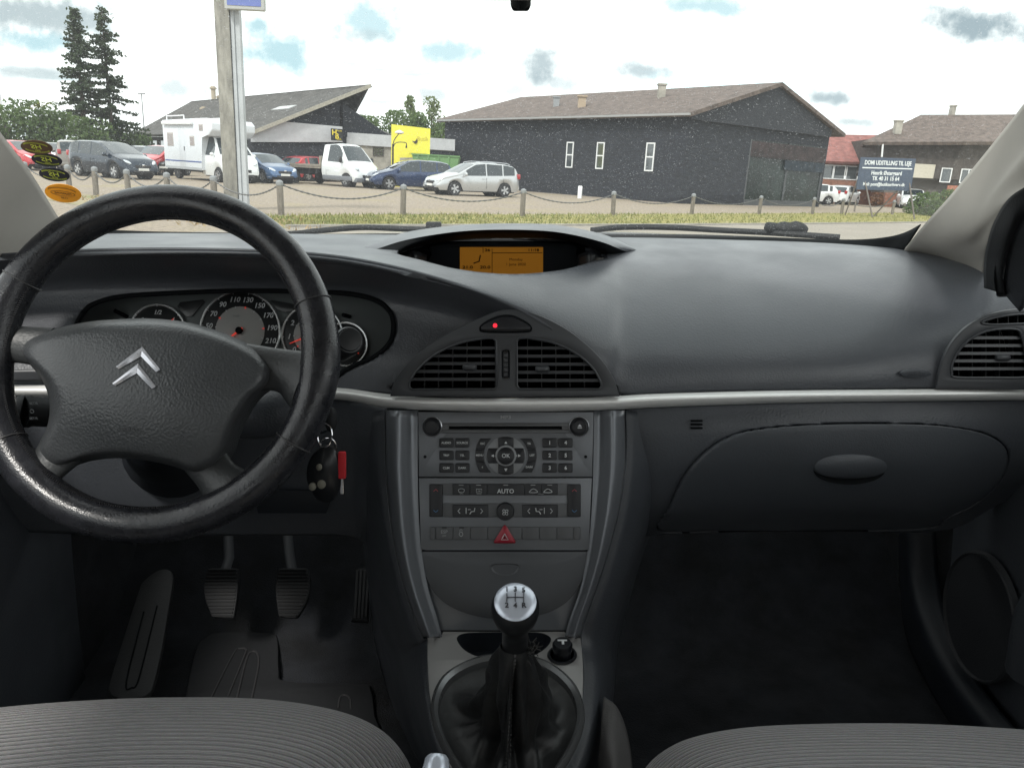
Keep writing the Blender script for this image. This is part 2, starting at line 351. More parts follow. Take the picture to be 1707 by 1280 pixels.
for px in (947.5, 998, 1080.5):
    px = 853.5 + (px - 853.5) * 1.04
    s = wall_s(ci, ai, px); q = ci.lerp(ai, s); k = 1250 / q.y
    wall_window(b1, ci, ai, s, .62 * 1.0, CAMH + .45, CAMH + 2.05, bars=1)
wg = thing('shop_front', 'dark reflecting shop window front under the black gable', 'shop window')
bm = bmesh.new()
gA, gB = gl0 + L_ * .05, bi + L_ * .05
quadwall(bm, gA, gB, .35, 3.9, .04); bmlink('pane', bm, mat('shop_glass', (.012, .020, .018), .25, spec=.25, var=.6, vs=.8), wg, smooth=0)
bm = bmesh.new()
quadwall(bm, gA - L_ * .12, gB - L_ * .12, 2.9, 3.8, .04); bmlink('red_reflection', bm, mat('reflection_dark_red', (.030, .019, .019), .9, var=.6, vs=2), wg, smooth=0)  # reddish reflection in the shop glass, painted as a dark panel
bm = bmesh.new(); quadwall(bm, gA.lerp(gB, .45) - L_ * .13, gB - L_ * .13, 2.25, 2.85, .04); bmlink('blue_reflection', bm, mat('reflection_dark_blue', (.014, .024, .035), .9, var=.5, vs=2), wg, smooth=0)  # bluish reflection in the glass, likewise a coloured panel in front of the pane
bm = bmesh.new(); quadwall(bm, gA, gB, 0, .35, .08)
for s in (0, .5, 1):
    q = gA.lerp(gB, s); bx(bm, q.x - .06, q.x + .06, q.y - .08, q.y + .02, .35, 3.9)
bmlink('frame', bm, mat('dark_steel', (.06, .065, .07), .5), wg, smooth=0)
# --- left low building with the big mono roof ---
b2 = thing('showroom', 'low grey roofed showroom with a steep raised gable and a pale fascia band', 'building')
Nn = V3((-16.7, 48, 0)); Mm = V3((-38, 75, 0)); Ee = V3((-9.8, 52, 0)); Kk = V3((-33.3, 79, 0)); Ff = V3((-8.6, 56, 0))
bm = bmesh.new()
slab(bm, [Nn + up * 2.85, Mm + up * 2.8, Kk + up * 6.6, Ee + up * 6.5], .22)
Fk = Kk + (Ff - Ee)
slab(bm, [Mm + up * 2.8 + V3((2, 8, 0)), Kk + up * 6.55, Ee + up * 6.45, V3((-13.5, 60, 3.2))], .2)
slab(bm, [W(650, 223, 57), W(500, 205, 80), W(560, 180, 80), W(572, 194, 57)], .2)
rf2 = bmlink('roof', bm, mtileg, b2, smooth=0)
Ww = V3((-11.5, 51.0, 0)); Ni = Nn + V3((.25, .45, 0)); 
def zr(s): return 2.85 + (6.5 - 2.85) * s
bm = bmesh.new()
n0 = Nn + (Ee - Nn) * .02 + V3((-.25, .35, 0)); w0 = Nn + (Ee - Nn) * .752 + V3((-.25, .35, 0))
prism(bm, [(n0.x, n0.y, 0), (w0.x, w0.y, 0), (w0.x, w0.y, zr(.752) - .24), (n0.x, n0.y, zr(.02) - .24)], (-.3, .4, 0))
quadwall(bm, Mm + V3((.6, .3, 0)), n0, 0, 1.1, .3); quadwall(bm, w0 + V3((0, .4, 0)), (-9.2, 56), 0, 3.0, .3)
prism(bm, [(w0.x + .1, w0.y + .5, 3), (-8.9, 55.8, 3), (-8.9, 55.8, 3.2), (w0.x + .1, w0.y + .5, 5.2)], (-.3, .3, 0))
quadwall(bm, Mm + V3((.6, .3, 0)), n0, 2.35, 2.65, .3)
bmlink('wall', bm, mblack2, b2, smooth=0)
bm = bmesh.new(); o_ = V3((.06, -.12, 0)); a_, c_ = n0 + o_, w0 + o_ + V3((.12, .07, 0))
prism(bm, [(a_.x, a_.y, 2.25), (c_.x, c_.y, 2.62), (c_.x, c_.y, 3.62), (a_.x + (c_.x - a_.x) * .30, a_.y + (c_.y - a_.y) * .3, 3.66), (a_.x, a_.y, 2.75)], (-.03, .05, 0))
bmlink('fascia_band', bm, mbandw, b2, smooth=0)
for i in range(9):
    q = Mm.lerp(Nn, .1 + i * .1); box('mullion', (q.x - .06, q.x + .06, q.y + .3, q.y + .45, 1.1, 2.4), mat('dark_frame', (.05, .045, .04), .7), b2, smooth=0)
bm = bmesh.new(); quadwall(bm, Mm + V3((.6, .55, 0)), n0 + V3((0, .2, 0)), 1.1, 2.35, .04); bmlink('window', bm, mpane, b2, smooth=0)
bm = bmesh.new()
d_ = (Ee - Nn); q = Nn + up * 2.85; prism(bm, [Nn + V3((0, 0, 2.62)) - V3((-.03, .06, 0)), Ee + V3((0, 0, 6.27)) - V3((-.03, .06, 0)), Ee + V3((0, 0, 6.53)) - V3((-.03, .06, 0)), Nn + V3((0, 0, 2.88)) - V3((-.03, .06, 0))], (-.03, .05, 0))
bmlink('bargeboard', bm, mat('weathered_board', (.34, .32, .27), .8, var=.2), b2, smooth=0)
bm = bmesh.new(); s0 = Nn.lerp(Mm, .12) + (Ee - Nn) * .50 + up * zr(.5); s1 = s0 + (Mm - Nn).normalized() * 3.2; dd = (Ee + up * 6.5 - Nn - up * 2.85).normalized() * .7
slab(bm, [s0 + up * .06, s1 + up * .06, s1 + dd + up * .06, s0 + dd + up * .06], .08); bmlink('skylight', bm, mat('skylight_white', (.42, .43, .43), .4), rf2, smooth=0)
def roofpt(px, Yd, s): return None
for px, py0, py1, dist, r in ((336, 136, 178, 76, .22), (344, 152, 178, 77, .14), (320, 172, 184, 72, .3)):
    a = W(px, py1, dist); b = W(px + 1, py0, dist)
    bm = bmesh.new(); tube_bm(bm, [a, V3((a.x, a.y, b.z))], r, 10); tube_bm(bm, [V3((a.x, a.y, b.z - .25)), V3((a.x, a.y, b.z - .1))], r * 1.5, 10)
    bmlink('chimney', bm, mat('flue_tan', (.42, .36, .28), .7), rf2)
def easy_text(name, s, M, size, m, parent, ext=.003, align='CENTER', shear=0, sx=1.0, bold=0, cabin=False):
    cu = bpy.data.curves.new(name, 'FONT'); cu.body = s; cu.size = size; cu.align_x = align; cu.align_y = 'CENTER'; cu.extrude = ext; cu.shear = shear; cu.offset = bold * size
    cu.resolution_u = 3
    o = bpy.data.objects.new(name, cu); me = bpy.data.meshes.new_from_object(o); bpy.data.objects.remove(o)
    me.name = name; me.transform(M @ Matrix.Diagonal((sx, 1, 1, 1))); return link(name, me, m, parent, smooth=0, cabin=cabin)
def wallM(c, d, off=.03):
    """text frame: x along d, y up, z toward camera side"""
    d = V3((d[0], d[1], 0)).normalized(); n = V3((d.y, -d.x, 0))
    return Matrix(((d.x, 0, n.x, c[0] + n.x * off), (d.y, 0, n.y, c[1] + n.y * off), (0, 1, 0, c[2]), (0, 0, 0, 1)))
dgl = (w0 - n0).normalized()
sgn = thing('wall_sign', 'small black and yellow square sign on the pale fascia band', 'sign')
pc = W(561.5, 225, 50.3)
Ms = wallM(pc, dgl, 0)
bm = bmesh.new(); bx(bm, -.38, .38, -.36, .36, -.03, .03, Ms); bmlink('panel', bm, mat('sign_black', (.012, .012, .014), .4), sgn, smooth=0)
myel = mat('sign_yellow', (.75, .6, .05), .5)
easy_text('lettering', 'H', Ms @ Matrix.Translation((-.17, .12, .035)), .45, myel, sgn, bold=.02)
easy_text('lettering', 'B', Ms @ Matrix.Translation((.0, -.1, .035)), .45, myel, sgn, bold=.02)
easy_text('lettering', 'BILER', Ms @ Matrix.Translation((.13, -.27, .035)), .12, myel, sgn)
easy_text('lettering', 'HOUSE', Ms @ Matrix.Translation((.14, .24, .035)), .11, myel, sgn)
# --- flat roofed annex ---
b3 = thing('flat_annex', 'low flat roofed concrete annex between the showroom and the black hall', 'building')
f0, f1 = V3((-11.4, 52.3, 0)), V3((-4.3, 54.6, 0))
bm = bmesh.new(); quadwall(bm, f0, f1, 0, 2.5, 6); bmlink('wall', bm, mconc, b3, smooth=0)
bm = bmesh.new(); quadwall(bm, f0 + V3((-.1, -.15, 0)), f1 + V3((.1, -.15, 0)), 2.5, 3.3, 6.3); bmlink('roof_band', bm, mbandw, b3, smooth=0)
bm = bmesh.new(); quadwall(bm, f0.lerp(f1, .74) + V3((0, -.06, 0)), f1 + V3((0, -.06, 0)), 0, 2.45, .1); bmlink('dark_front', bm, mblack2, b3, smooth=0)
s = wall_s(f0, f1, 621); wall_window(b3, f0, f1, s, .75, 1.85, 2.45, mf=mat('dark_frame', (.05, .045, .04), .7), bars=1, vbars=2)
# --- yellow wall sign ---
yw = thing('yellow_wall', 'tall bright yellow advertising wall with a bird silhouette and cut out doorway', 'advertising wall')
ya, yb = V3((-7.42, 46, 0)), V3((-5.15, 46.8, 0)); yd = yb - ya
def ypt(s, z): q = ya + yd * s; return (q.x, q.y, z)
bm = bmesh.new(); prism(bm, [ypt(0, 0), ypt(.22, 0), ypt(.22, 1.75), ypt(1, 1.85), ypt(1, 3.58), ypt(0, 3.68)], (-.05, .3, 0))
bmlink('panel', bm, mat('yellow_paint', (.80, .72, .08), .55, var=.06), yw, smooth=0)
My = wallM(V3(ypt(.6, 2.75)), yd, .02); mfy = mat('faded_lettering', (.60, .52, .08), .6)
easy_text('lettering', 'Butik', wallM(V3(ypt(.8, 2.95)), yd, .02), .34, mfy, yw)
easy_text('lettering', 'AUTOVÆRKSTED', wallM(V3(ypt(.68, 2.05)), yd, .02), .14, mfy, yw)
bm = bmesh.new(); prism(bm, [My @ V3(p) for p in [(-.18, .05, 0), (-.1, .02, 0), (0, .02, 0), (.08, .1, 0), (.12, .2, 0), (.17, .0, 0), (.08, -.13, 0), (-.02, -.1, 0), (-.06, -.05, 0)]], (.01, -.02, 0)); bmlink('bird_mark', bm, mat('mark_dark', (.05, .04, .03), .6), yw, smooth=0)
# --- right houses ---
b4 = thing('red_roof_house', 'low brick house with a bright red tiled roof and white window strip', 'building')
mred = mat('red_tiles', (.24, .095, .082), .8, var=.3, vs=2, bump=.6, bs=6, bd=.04); mbrick = mat('red_brick', (.26, .12, .08), .9, var=.3, vs=4)
ra, rb = W(1356, 270, 66), W(1475, 270, 66)
bm = bmesh.new(); quadwall(bm, ra, rb, 0, 2.0, 6); quadwall(bm, ra, rb, 3.1, 3.35, 6); bmlink('wall', bm, mbrick, b4, smooth=0)
t0, t1, t2, t3 = W(1352, 268, 65.5), W(1480, 272, 65.5), W(1485, 226, 70), W(1372, 224, 70)
bm = bmesh.new(); slab(bm, [t0, t1, t2, t3], .2); bmlink('roof', bm, mred, b4, smooth=0)
zr0 = 2.0
for i, px in enumerate((1377, 1397, 1418, 1440)):
    wall_window(b4, ra, rb, wall_s(ra, rb, px), 1.0, 1.95, 3.1, bars=0, name='window')
b5 = thing('brown_roof_house', 'two storey house with wide brown tiled hip roof and dark timber upper wall', 'building')
ha, hb = W(1462, 240, 62), W(1830, 245, 60)
zz = W(1600, 236, 61).z
bm = bmesh.new(); quadwall(bm, ha, hb, 2.35, zz, 8); bmlink('wall', bm, mat('dark_timber', (.06, .05, .045), .85, var=.3, vs=3), b5, smooth=0)
bm = bmesh.new(); quadwall(bm, ha + V3((1.5, .3, 0)), hb + V3((0, .3, 0)), 0, 1.1, 7); bmlink('brick_base', bm, mbrick, b5, smooth=0)
bm = bmesh.new(); quadwall(bm, ha + V3((1.5, .6, 0)), hb + V3((0, .6, 0)), 1.1, 2.35, 7); bmlink('ground_floor_wall', bm, mat('grey_brown_render', (.14, .13, .12), .9), b5, smooth=0)  # even grey-brown wall, set back behind the timber storey
r0, r1, r2, r3 = W(1438, 237, 61.3), W(1840, 236, 58.8), W(1840, 190, 64), W(1535, 192, 66)
bm = bmesh.new(); slab(bm, [r0, r1, r2, r3], .25)
k0 = r0 + V3((5, 12, 0)); slab(bm, [r0, k0, r3], .2)
rf5 = bmlink('roof', bm, mtile, b5, smooth=0)
for px, y0, y1, dd_, w in ((1586, 178, 196, 66, .3), (1495, 203, 224, 62.5, .5)):
    a, b = W(px, y1, dd_), W(px, y0, dd_)
    bm = bmesh.new(); bx(bm, a.x - w / 2, a.x + w / 2, a.y - .2, a.y + .3, a.z, b.z); bx(bm, a.x - w * .6, a.x + w * .6, a.y - .25, a.y + .35, b.z, b.z + .12); bmlink('chimney', bm, mconc, rf5, smooth=0)
hA, hB = ha, hb
for px, w, z0, z1, vb in ((1612, 1.15, 2.0, 3.2, 1), (1575, .8, 2.0, 3.2, 0)):
    wall_window(b5, hA, hB, wall_s(hA, hB, px), w, z0 + .1, z1, bars=0, vbars=vb)
bm = bmesh.new(); q = wall_s(hA, hB, 1537); c = hA.lerp(hB, q); quadwall(bm, c - V3((.9, .1, 0)), c + V3((.9, -.1, 0)), 2.35, 3.4, .1); bmlink('garage_panel', bm, mat('cream_panel', (.52, .48, .40), .7, var=.06), b5, smooth=0)
bm = bmesh.new(); c = hA.lerp(hB, wall_s(hA, hB, 1665)); quadwall(bm, c - V3((1.6, .1, 0)), c + V3((1.6, -.1, 0)), 1.2, 3.6, .1); bmlink('blind_panel', bm, mat('cream_panel', (.52, .48, .40), .7), b5, smooth=0)
bm = bmesh.new(); c = hA.lerp(hB, wall_s(hA, hB, 1600)); quadwall(bm, c - V3((.9, .12, 0)), c + V3((1.6, -.12, 0)), 0, 1.9, .1); bmlink('brick_panel', bm, mat('orange_brick', (.36, .15, .10), .9, var=.25, vs=5), b5, smooth=0)
tube('downpipe', [W(1472, 238, 61.2), W(1470, 262, 61.2)], .07, mwhite, b5)

for o_s in (b1, wg, b2, b3, yw): o_s.scale = (.96, 1, .95)
# ---------- posts with chains ----------
mwood = mat('weathered_wood', (.17, .15, .125), .9, var=.3, vs=5, stretch=(4, 4, .6)); mcap = mat('post_cap', (.26, .27, .28), .6, metal=.3)
mchain = mat('chain_metal', (.13, .13, .13), .55, metal=.6)
posts = [(-70, 23.9), (-15, 23.6), (47, 23.2), (118, 22.4), (161, 21.6), (215, 20.6), (280, 19.5), (357, 18.6), (468, 17.8), (672, 19.9), (872, 22.1), (1024, 25.6), (1156, 29.2), (1269, 32.8), (1358, 36.2), (1407, 38.3), (1492, 42), (1575, 45.0), (1650, 48)]
pb = []
proto = thing('chain_post', 'x', 'post', group='wooden posts along the verge')
lathe('post', [(.072, -.1), (.076, .0), (.074, .70), (.068, .73)], mwood, proto, n=14)
lathe('cap', [(.079, .66), (.085, .70), (.081, .745), (.052, .77), (.012, .785)], mcap, proto, n=14)
desc = ['behind the red parked car', 'beside the orange windscreen sticker, leftmost of all', 'left of the dark windscreen stickers', 'in front of the white car', 'in front of the navy people carrier', 'before the navy people carrier bumper', 'in front of the motorhome rear', 'in front of the motorhome cab', 'just right of the tall concrete sign pillar', 'in front of the navy estate car', 'just right of the silver estate car', 'below the second narrow white window', 'right of the third narrow white window', 'below the black gable peak', 'at the right corner of the black hall', 'in front of the white parked car on the right', 'below the blue notice board', 'beside the green bush on the right', 'farthest right, near the white pillar trim']
for i, (px, d) in enumerate(posts):
    o = proto if i == 0 else copy_tree(proto)
    dr = RM @ ray(px, 330); q = dr * (d / dr.y); o.location = (q.x, q.y, 0); o.rotation_euler = (random.uniform(-.02, .02), random.uniform(-.025, .025), random.random() * 3)
    o['label'] = 'wooden post with grey cap ' + desc[i]; o['group'] = 'wooden posts along the verge'; o['category'] = 'post'
    pb.append(V3((q.x, q.y, .69)))
for i, (a, b) in enumerate(zip(pb, pb[1:])):
    bm = bmesh.new(); n = 44; dl = (b - a).length
    pts = []
    for k in range(n + 1):
        t = k / n; sag = .30 * (4 * t * (1 - t)); pts.append(a.lerp(b, t) - V3((0, 0, sag)))
    tube_bm(bm, pts, [.012 + .012 * (k % 2) for k in range(n + 1)], 5)
    o = bmlink('hanging_chain', bm, mchain)
    tag(o, 'sagging chain starting at the post ' + desc[i], 'chain', 'chains between the posts')
for px, py, lab in ((1424, 353, 'thin bare stake left of the notice board'), (1506, 354, 'thin bare stake under the notice board')):
    q = G(px, py); tag(lathe('wooden_stake', [(.05, -.1), (.05, .55), (.03, .58)], mwood, None, n=8, M=Matrix.Translation((q.x, q.y, 0))), lab, 'stake')
q = G(966, 331); tag(lathe('marker_post', [(.12, 0), (.12, .62), (.09, .66)], mwhite, None, n=10, M=Matrix.Translation((q.x, q.y, 0))), 'short white marker post in front of the black hall', 'post')

# ---------- concrete pillar with sign box ----------
cpil = thing('sign_pillar', 'tall weathered concrete pillar with a white steel post and a blue sign box on top', 'sign pillar')
d = 18.9; q = W(391, 345, d)
bm = bmesh.new(); bx(bm, q.x - .20, q.x + .14, d - .15, d + .2, -.2, 6.2, bev=.02); bmlink('concrete_post', bm, mat('mossy_concrete', (.24, .23, .205), .9, var=.35, vs=6, stretch=(1, 1, .3), bump=.4, bs=30), cpil)
bm = bmesh.new(); bx(bm, q.x + .15, q.x + .225, d - .10, d + .15, -.1, 5.6); bx(bm, q.x + .23, q.x + .34, d - .06, d + .1, -.1, 4.75); bmlink('steel_post', bm, mat('painted_steel', (.42, .44, .46), .5, var=.1, vs=2), cpil, smooth=0)
bm = bmesh.new(); bx(bm, q.x + .142, q.x + .149, d - .12, d + .15, 0, 6); bmlink('dark_gap', bm, mblack2, cpil, smooth=0)
bm = bmesh.new(); z0 = W(405, 21, d).z; bx(bm, q.x + .1, q.x + 1.0, d - .32, d - .16, z0, z0 + 1.6, bev=.03); sb = bmlink('sign_box', bm, mat('box_grey', (.45, .46, .45), .5), cpil)
box('sign_face', (q.x + .17, q.x + .93, d - .332, d - .318, z0 + .08, z0 + 1.5), mat('sign_blue', (.12, .16, .42), .4), sb, smooth=0)
# ---------- blue notice board ----------
nb = thing('notice_board', 'dark blue notice board with white lettering on thin legs beside the bush', 'notice board')
c = W(1477, 291, 36.5); dxn = V3((1, .12, 0)).normalized(); Mn = wallM(c, dxn, 0) @ Matrix.Rotation(R(1.5), 4, 'Z')
bm = bmesh.new(); bx(bm, -1.38, 1.36, -.72, .74, -.03, .03, Mn); bmlink('board', bm, mat('board_blue', (.055, .075, .115), .6, var=.15), nb, smooth=0)
mlt = mat('white_lettering', (.75, .78, .8), .5)
easy_text('lettering', 'DOMI UDSTILLING TIL LEJE', Mn @ Matrix.Translation((0, .5, .035)), .27, mlt, nb, sx=.72, bold=.02)
bm = bmesh.new(); bx(bm, -1.25, 1.25, .25, .30, .03, .036, Mn); bmlink('rule', bm, mlt, nb, smooth=0)
easy_text('lettering', 'Henrik Østergaard', Mn @ Matrix.Translation((0, .05, .035)), .25, mlt, nb, sx=.8, bold=.02)
easy_text('lettering', 'Tlf. 40 31 15 64', Mn @ Matrix.Translation((0, -.2, .035)), .25, mlt, nb, sx=.85, bold=.02)
easy_text('lettering', 'Mail: post@butikserhverv.dk', Mn @ Matrix.Translation((-.05, -.46, .035)), .2, mlt, nb, sx=.9, bold=.02)
mleg = mat('rusty_steel', (.16, .14, .13), .7)
for xx, xo in ((-1.05, .55), (1.2, .45), (-1.3, -.0), (1.25, -1.0)):
    p = Mn @ V3((xx, -.1, -.06)); q = V3((p.x + xo, p.y - (.4 if xo > 0 else -.8), 0)); tube('leg', [p, q], .035, mleg, nb, n=6)

# ---------- masts, lamps ----------
def pole(name, lab, cat, px, dist, ytop, r, m, arm=0):
    b = W(px, 300, dist); tp = W(px, ytop, dist); t = thing(name, lab, cat)
    tube('mast', [V3((b.x, b.y, 0)), V3((b.x, b.y, tp.z))], [r, r * .6], m, t, n=8)
    if arm: box('lamp_head', (b.x - .35 * arm, b.x + .35 * arm, b.y - .15, b.y + .15, tp.z, tp.z + .12), mgrey, t)
    return t
pole('flagpole', 'slim white flagpole at the far left above the hedge', 'flagpole', 17, 60, 115, .12, mwhite)
pole('street_lamp', 'thin grey street lamp behind the showroom roof', 'street lamp', 247, 85, 158, .09, mgrey, 1)
sl_ = thing('yard_lamp', 'curved two armed black yard lamp in front of the yellow wall', 'lamp')
c = W(655, 250, 43.5); zb = W(655, 240, 43.5).z
bm = bmesh.new(); b0 = V3((c.x, c.y, 0)); tube_bm(bm, [b0, V3((c.x, c.y, zb))], .05, 8)
tube_bm(bm, spline([V3((c.x, c.y, zb - .3)), V3((c.x + .05, c.y, zb + .15)), V3((c.x + .25, c.y, zb + .45)), V3((c.x + .33, c.y, zb + .55))], 6), .025, 6)
tube_bm(bm, spline([V3((c.x, c.y, zb - .3)), V3((c.x + .1, c.y, zb)), V3((c.x + .35, c.y, zb + .1)), V3((c.x + .72, c.y, zb + .08)), V3((c.x + .74, c.y, zb - .08))], 6), .025, 6)
bmlink('mast', bm, mat('black_iron', (.03, .03, .03), .5), sl_)
lathe('lamp_shade', [(.02, .12), (.08, .1), (.24, .02), (.25, -.04), (.1, -.1)], mat('opal_glass', (.75, .7, .66), .4), sl_, n=16, M=Matrix.Translation((c.x + .35, c.y, zb + .62)))
lathe('small_lamp', [(.02, .07), (.04, .06), (.05, -.06), (.03, -.07)], MATS['black_iron'], sl_, n=10, M=Matrix.Translation((c.x + .74, c.y, zb - .12)))

# ---------- trees ----------
mbark = mat('bark', (.09, .07, .055), .9, var=.3, vs=10)
def leafmat(n, a, b):
    m = mat(n, a, .75, col2=b, vs=1.4, spec=.25); bs = m.node_tree.nodes['Principled BSDF']
    t = m.node_tree; tr = N(t, 'ShaderNodeBsdfTranslucent'); tr.inputs[0].default_value = (*[c * 1.3 for c in b], 1); mx = N(t, 'ShaderNodeMixShader'); mx.inputs[0].default_value = .3
    out = t.nodes['Material Output']; t.links.new(bs.outputs[0], mx.inputs[1]); t.links.new(tr.outputs[0], mx.inputs[2]); t.links.new(mx.outputs[0], out.inputs[0]); return m
mleafA = leafmat('leaf_mid', (.05, .085, .03), (.12, .17, .06)); mneedle = leafmat('needle', (.035, .055, .03), (.075, .10, .055)); mleafB = leafmat('leaf_pale', (.12, .16, .07), (.20, .24, .12)); mrust = leafmat('leaf_rust', (.16, .07, .04), (.22, .12, .06))
def leafquad(bm, p, s, rg):
    n = V3((rg.gauss(0, 1), rg.gauss(0, 1), rg.gauss(0, 1) + .4)).normalized(); a = n.orthogonal().normalized(); a.rotate(Matrix.Rotation(rg.random() * 6.28, 3, n)); b = n.cross(a)
    bm.faces.new([bm.verts.new(p + a * s), bm.verts.new(p + b * s * .6), bm.verts.new(p - a * s), bm.verts.new(p - b * s * .6)])
def tree(name, lab, x, y, h, rad, seed, m, n=2200, ls=.16, low=.12, blobs=14, group=None, cat='tree', sy=1.0):
    rg = random.Random(seed); t = thing(name, lab, cat, (x, y, 0), group=group)
    bm = bmesh.new(); tube_bm(bm, [V3((0, 0, 0)), V3((.05, 0, h * .35)), V3((-.05, .05, h * .75))], [h * .03, h * .02, h * .008], 8)
    bl = []
    for i in range(blobs):
        z = h * (low + (1 - low) * (i + .5) / blobs); prof = math.sin(math.pi * min(1, .18 + .78 * (z / h))) ** .6; a = rg.random() * 6.28; rr = rad * prof * rg.uniform(.25, .75)
        c = V3((math.cos(a) * rr, math.sin(a) * rr * sy, z - rad * .15)); r = rad * rg.uniform(.35, .55); bl.append((c, r)); tube_bm(bm, [V3((0, 0, max(.1, c.z - r))), c], [h * .01, h * .003], 5, cap=False)
    bmlink('trunk', bm, mbark, t)
    bm = bmesh.new()
    for i in range(n):
        c, r = rg.choice(bl); d = V3((rg.gauss(0, 1), rg.gauss(0, 1), rg.gauss(0, 1))).normalized() * r * rg.random() ** .4
        p = c + d
        if p.z < .05: p.z = .05 + rg.random() * .3
        if p.z > h: p.z = h - rg.random() * .3
        leafquad(bm, p, ls * rg.uniform(.6, 1.4), rg)
    bmlink('crown', bm, m, t, weld=False, recalc=False, smooth=0); return t
def conifer(name, lab, x, y, h, rad, seed, gap=0.0):
    rg = random.Random(seed); t = thing(name, lab, 'tree', (x, y, 0), group='tall spruces')
    tb = bmesh.new(); tube_bm(tb, [V3((0, 0, 0)), V3((0, 0, h * .98))], [.22, .02], 8); bm = bmesh.new(); z = h * .1
    while z < h * .99:
        f = 1 - z / h; L = rad * (f ** .75) * rg.uniform(.7, 1.1) + .15
        for k in range(7):
            if rg.random() < gap: continue
            a = rg.random() * 6.28; l = L * rg.uniform(.6, 1.1); dr = V3((math.cos(a), math.sin(a), 0))
            pts = [V3((0, 0, z)), V3((0, 0, z)) + dr * l * .5 + V3((0, 0, -.06 * l)), V3((0, 0, z)) + dr * l + V3((0, 0, -.16 * l + .1))]
            tube_bm(tb, pts, [.04, .025, .008], 4, cap=False); nn = int(34 * l)
            for j in range(nn):
                s = rg.uniform(.12, 1); p = pts[0].lerp(pts[2], s) + V3((rg.gauss(0, .11), rg.gauss(0, .11), rg.gauss(0, .05) - .1 * rg.random()))
                leafquad(bm, p, .13 * rg.uniform(.6, 1.3), rg)
        z += .19 + .12 * f
    bmlink('trunk', tb, mbark, t); bmlink('crown', bm, mneedle, t, weld=False, recalc=False, smooth=0)
q = W(150, 300, 58); conifer('spruce_tree', 'tall dense dark spruce, left one of the pair', q.x, q.y, W(150, 12, 58).z, 2.75, 5, gap=.14)
q = W(194, 300, 60); conifer('spruce_tree', 'tall spruce with open gaps and bare trunk, right one of the pair', q.x, q.y, W(194, 9, 60).z, 2.8, 9, gap=.42)
hedge = [(-30, 52, 178, 2.6), (20, 50, 176, 2.4), (62, 51, 168, 2.3), (100, 52, 186, 2.2), (150, 56, 196, 2.4), (200, 60, 206, 2.2), (235, 66, 222, 1.8)]
hl = ['wild green bush at the far left edge', 'tall light green bush right of the flagpole', 'feathery green bush left of the spruces', 'rounded green bush at the foot of the dense spruce', 'dark green bush between the two spruces', 'green bush right of the open spruce', 'low bush beside the showroom eave']
for i, (px, d, yt, r) in enumerate(hedge):
    q = W(px, 300, d); h = W(px, yt, d).z; tree('hedge_bush', hl[i], q.x, q.y, h, r, 20 + i, mleafA, n=2600, ls=.12, low=.02, blobs=16, group='bushes behind the car lot', cat='bush')
for i, (px, d, yt, r, l) in enumerate([(612, 90, 192, 3.4, 'round green tree behind the annex, leftmost'), (655, 88, 184, 3.6, 'round green tree above the yellow wall'), (700, 90, 188, 3.2, 'round green tree between annex and black hall'), (735, 92, 205, 2.4, 'small green tree touching the black hall eave')]):
    q = W(px, 300, d); h = W(px, yt, d).z; tree('round_tree', l, q.x, q.y, h, r, 50 + i, mleafA, n=2400, ls=.2, group='trees behind the annex')
for i, (px, d, yt, r, l) in enumerate([(683, 100, 158, 1.1, 'thin wispy poplar, shorter one above the trees'), (718, 98, 161, 1.9, 'wispy pale poplar, wider one left of the hall roof')]):
    q = W(px, 300, d); h = W(px, yt, d).z; tree('poplar_tree', l, q.x, q.y, h, r, 70 + i, mleafB, n=900, ls=.2, low=.35, blobs=14)
for i, (px, d, yt, r, l, m) in enumerate([(1575, 43, 316, 1.4, 'dense green bush right of the notice board', mleafA), (1545, 45, 322, 1.1, 'small green bush touching the notice board leg', mleafA), (1625, 46, 312, 1.6, 'green bush beside the right windscreen pillar', mleafA), (1462, 62, 322, .7, 'rust brown shrub low behind the notice board', mrust)]):
    q = W(px, 330, d); h = max(.8, W(px, yt, d).z); tree('garden_shrub', l, q.x, q.y, h, r, 90 + i, m, n=1300, ls=.09, low=.02, blobs=12, cat='shrub')
# ---------- vehicles ----------
def paint(name, col, metal=.35): return mat(name, col, .28, metal=metal, coat=.8, spec=.5)
mtyre = mat('tyre_rubber', (.025, .025, .027), .85); mrim = mat('alloy', (.55, .56, .58), .3, metal=.9); mblk = mat('black_plastic', (.025, .025, .028), .6)
mlens = mat('headlight_lens', (.62, .66, .70), .12, metal=.5, coat=1); mtail = mat('tail_lens', (.35, .015, .02), .2, coat=.6); mplate = mat('number_plate', (.75, .75, .72), .5); mplatey = mat('number_plate_yellow', (.75, .52, .08), .5)
mchrome = mat('chrome', (.7, .7, .72), .12, metal=1)
mscreen = mat('car_glass', (.015, .024, .03), .06, spec=.6, coat=.5)
def lerp_prof(pr, x):
    if x <= pr[0][0]: return pr[0][1]
    for (a, b), (c, d) in zip(pr, pr[1:]):
        if x <= c:
            t = (x - a) / (c - a); return b + (d - b) * t
    return pr[-1][1]
def smooth_prof(pr, x, w=.07): return (lerp_prof(pr, x - w) + lerp_prof(pr, x) * 2 + lerp_prof(pr, x + w)) / 4
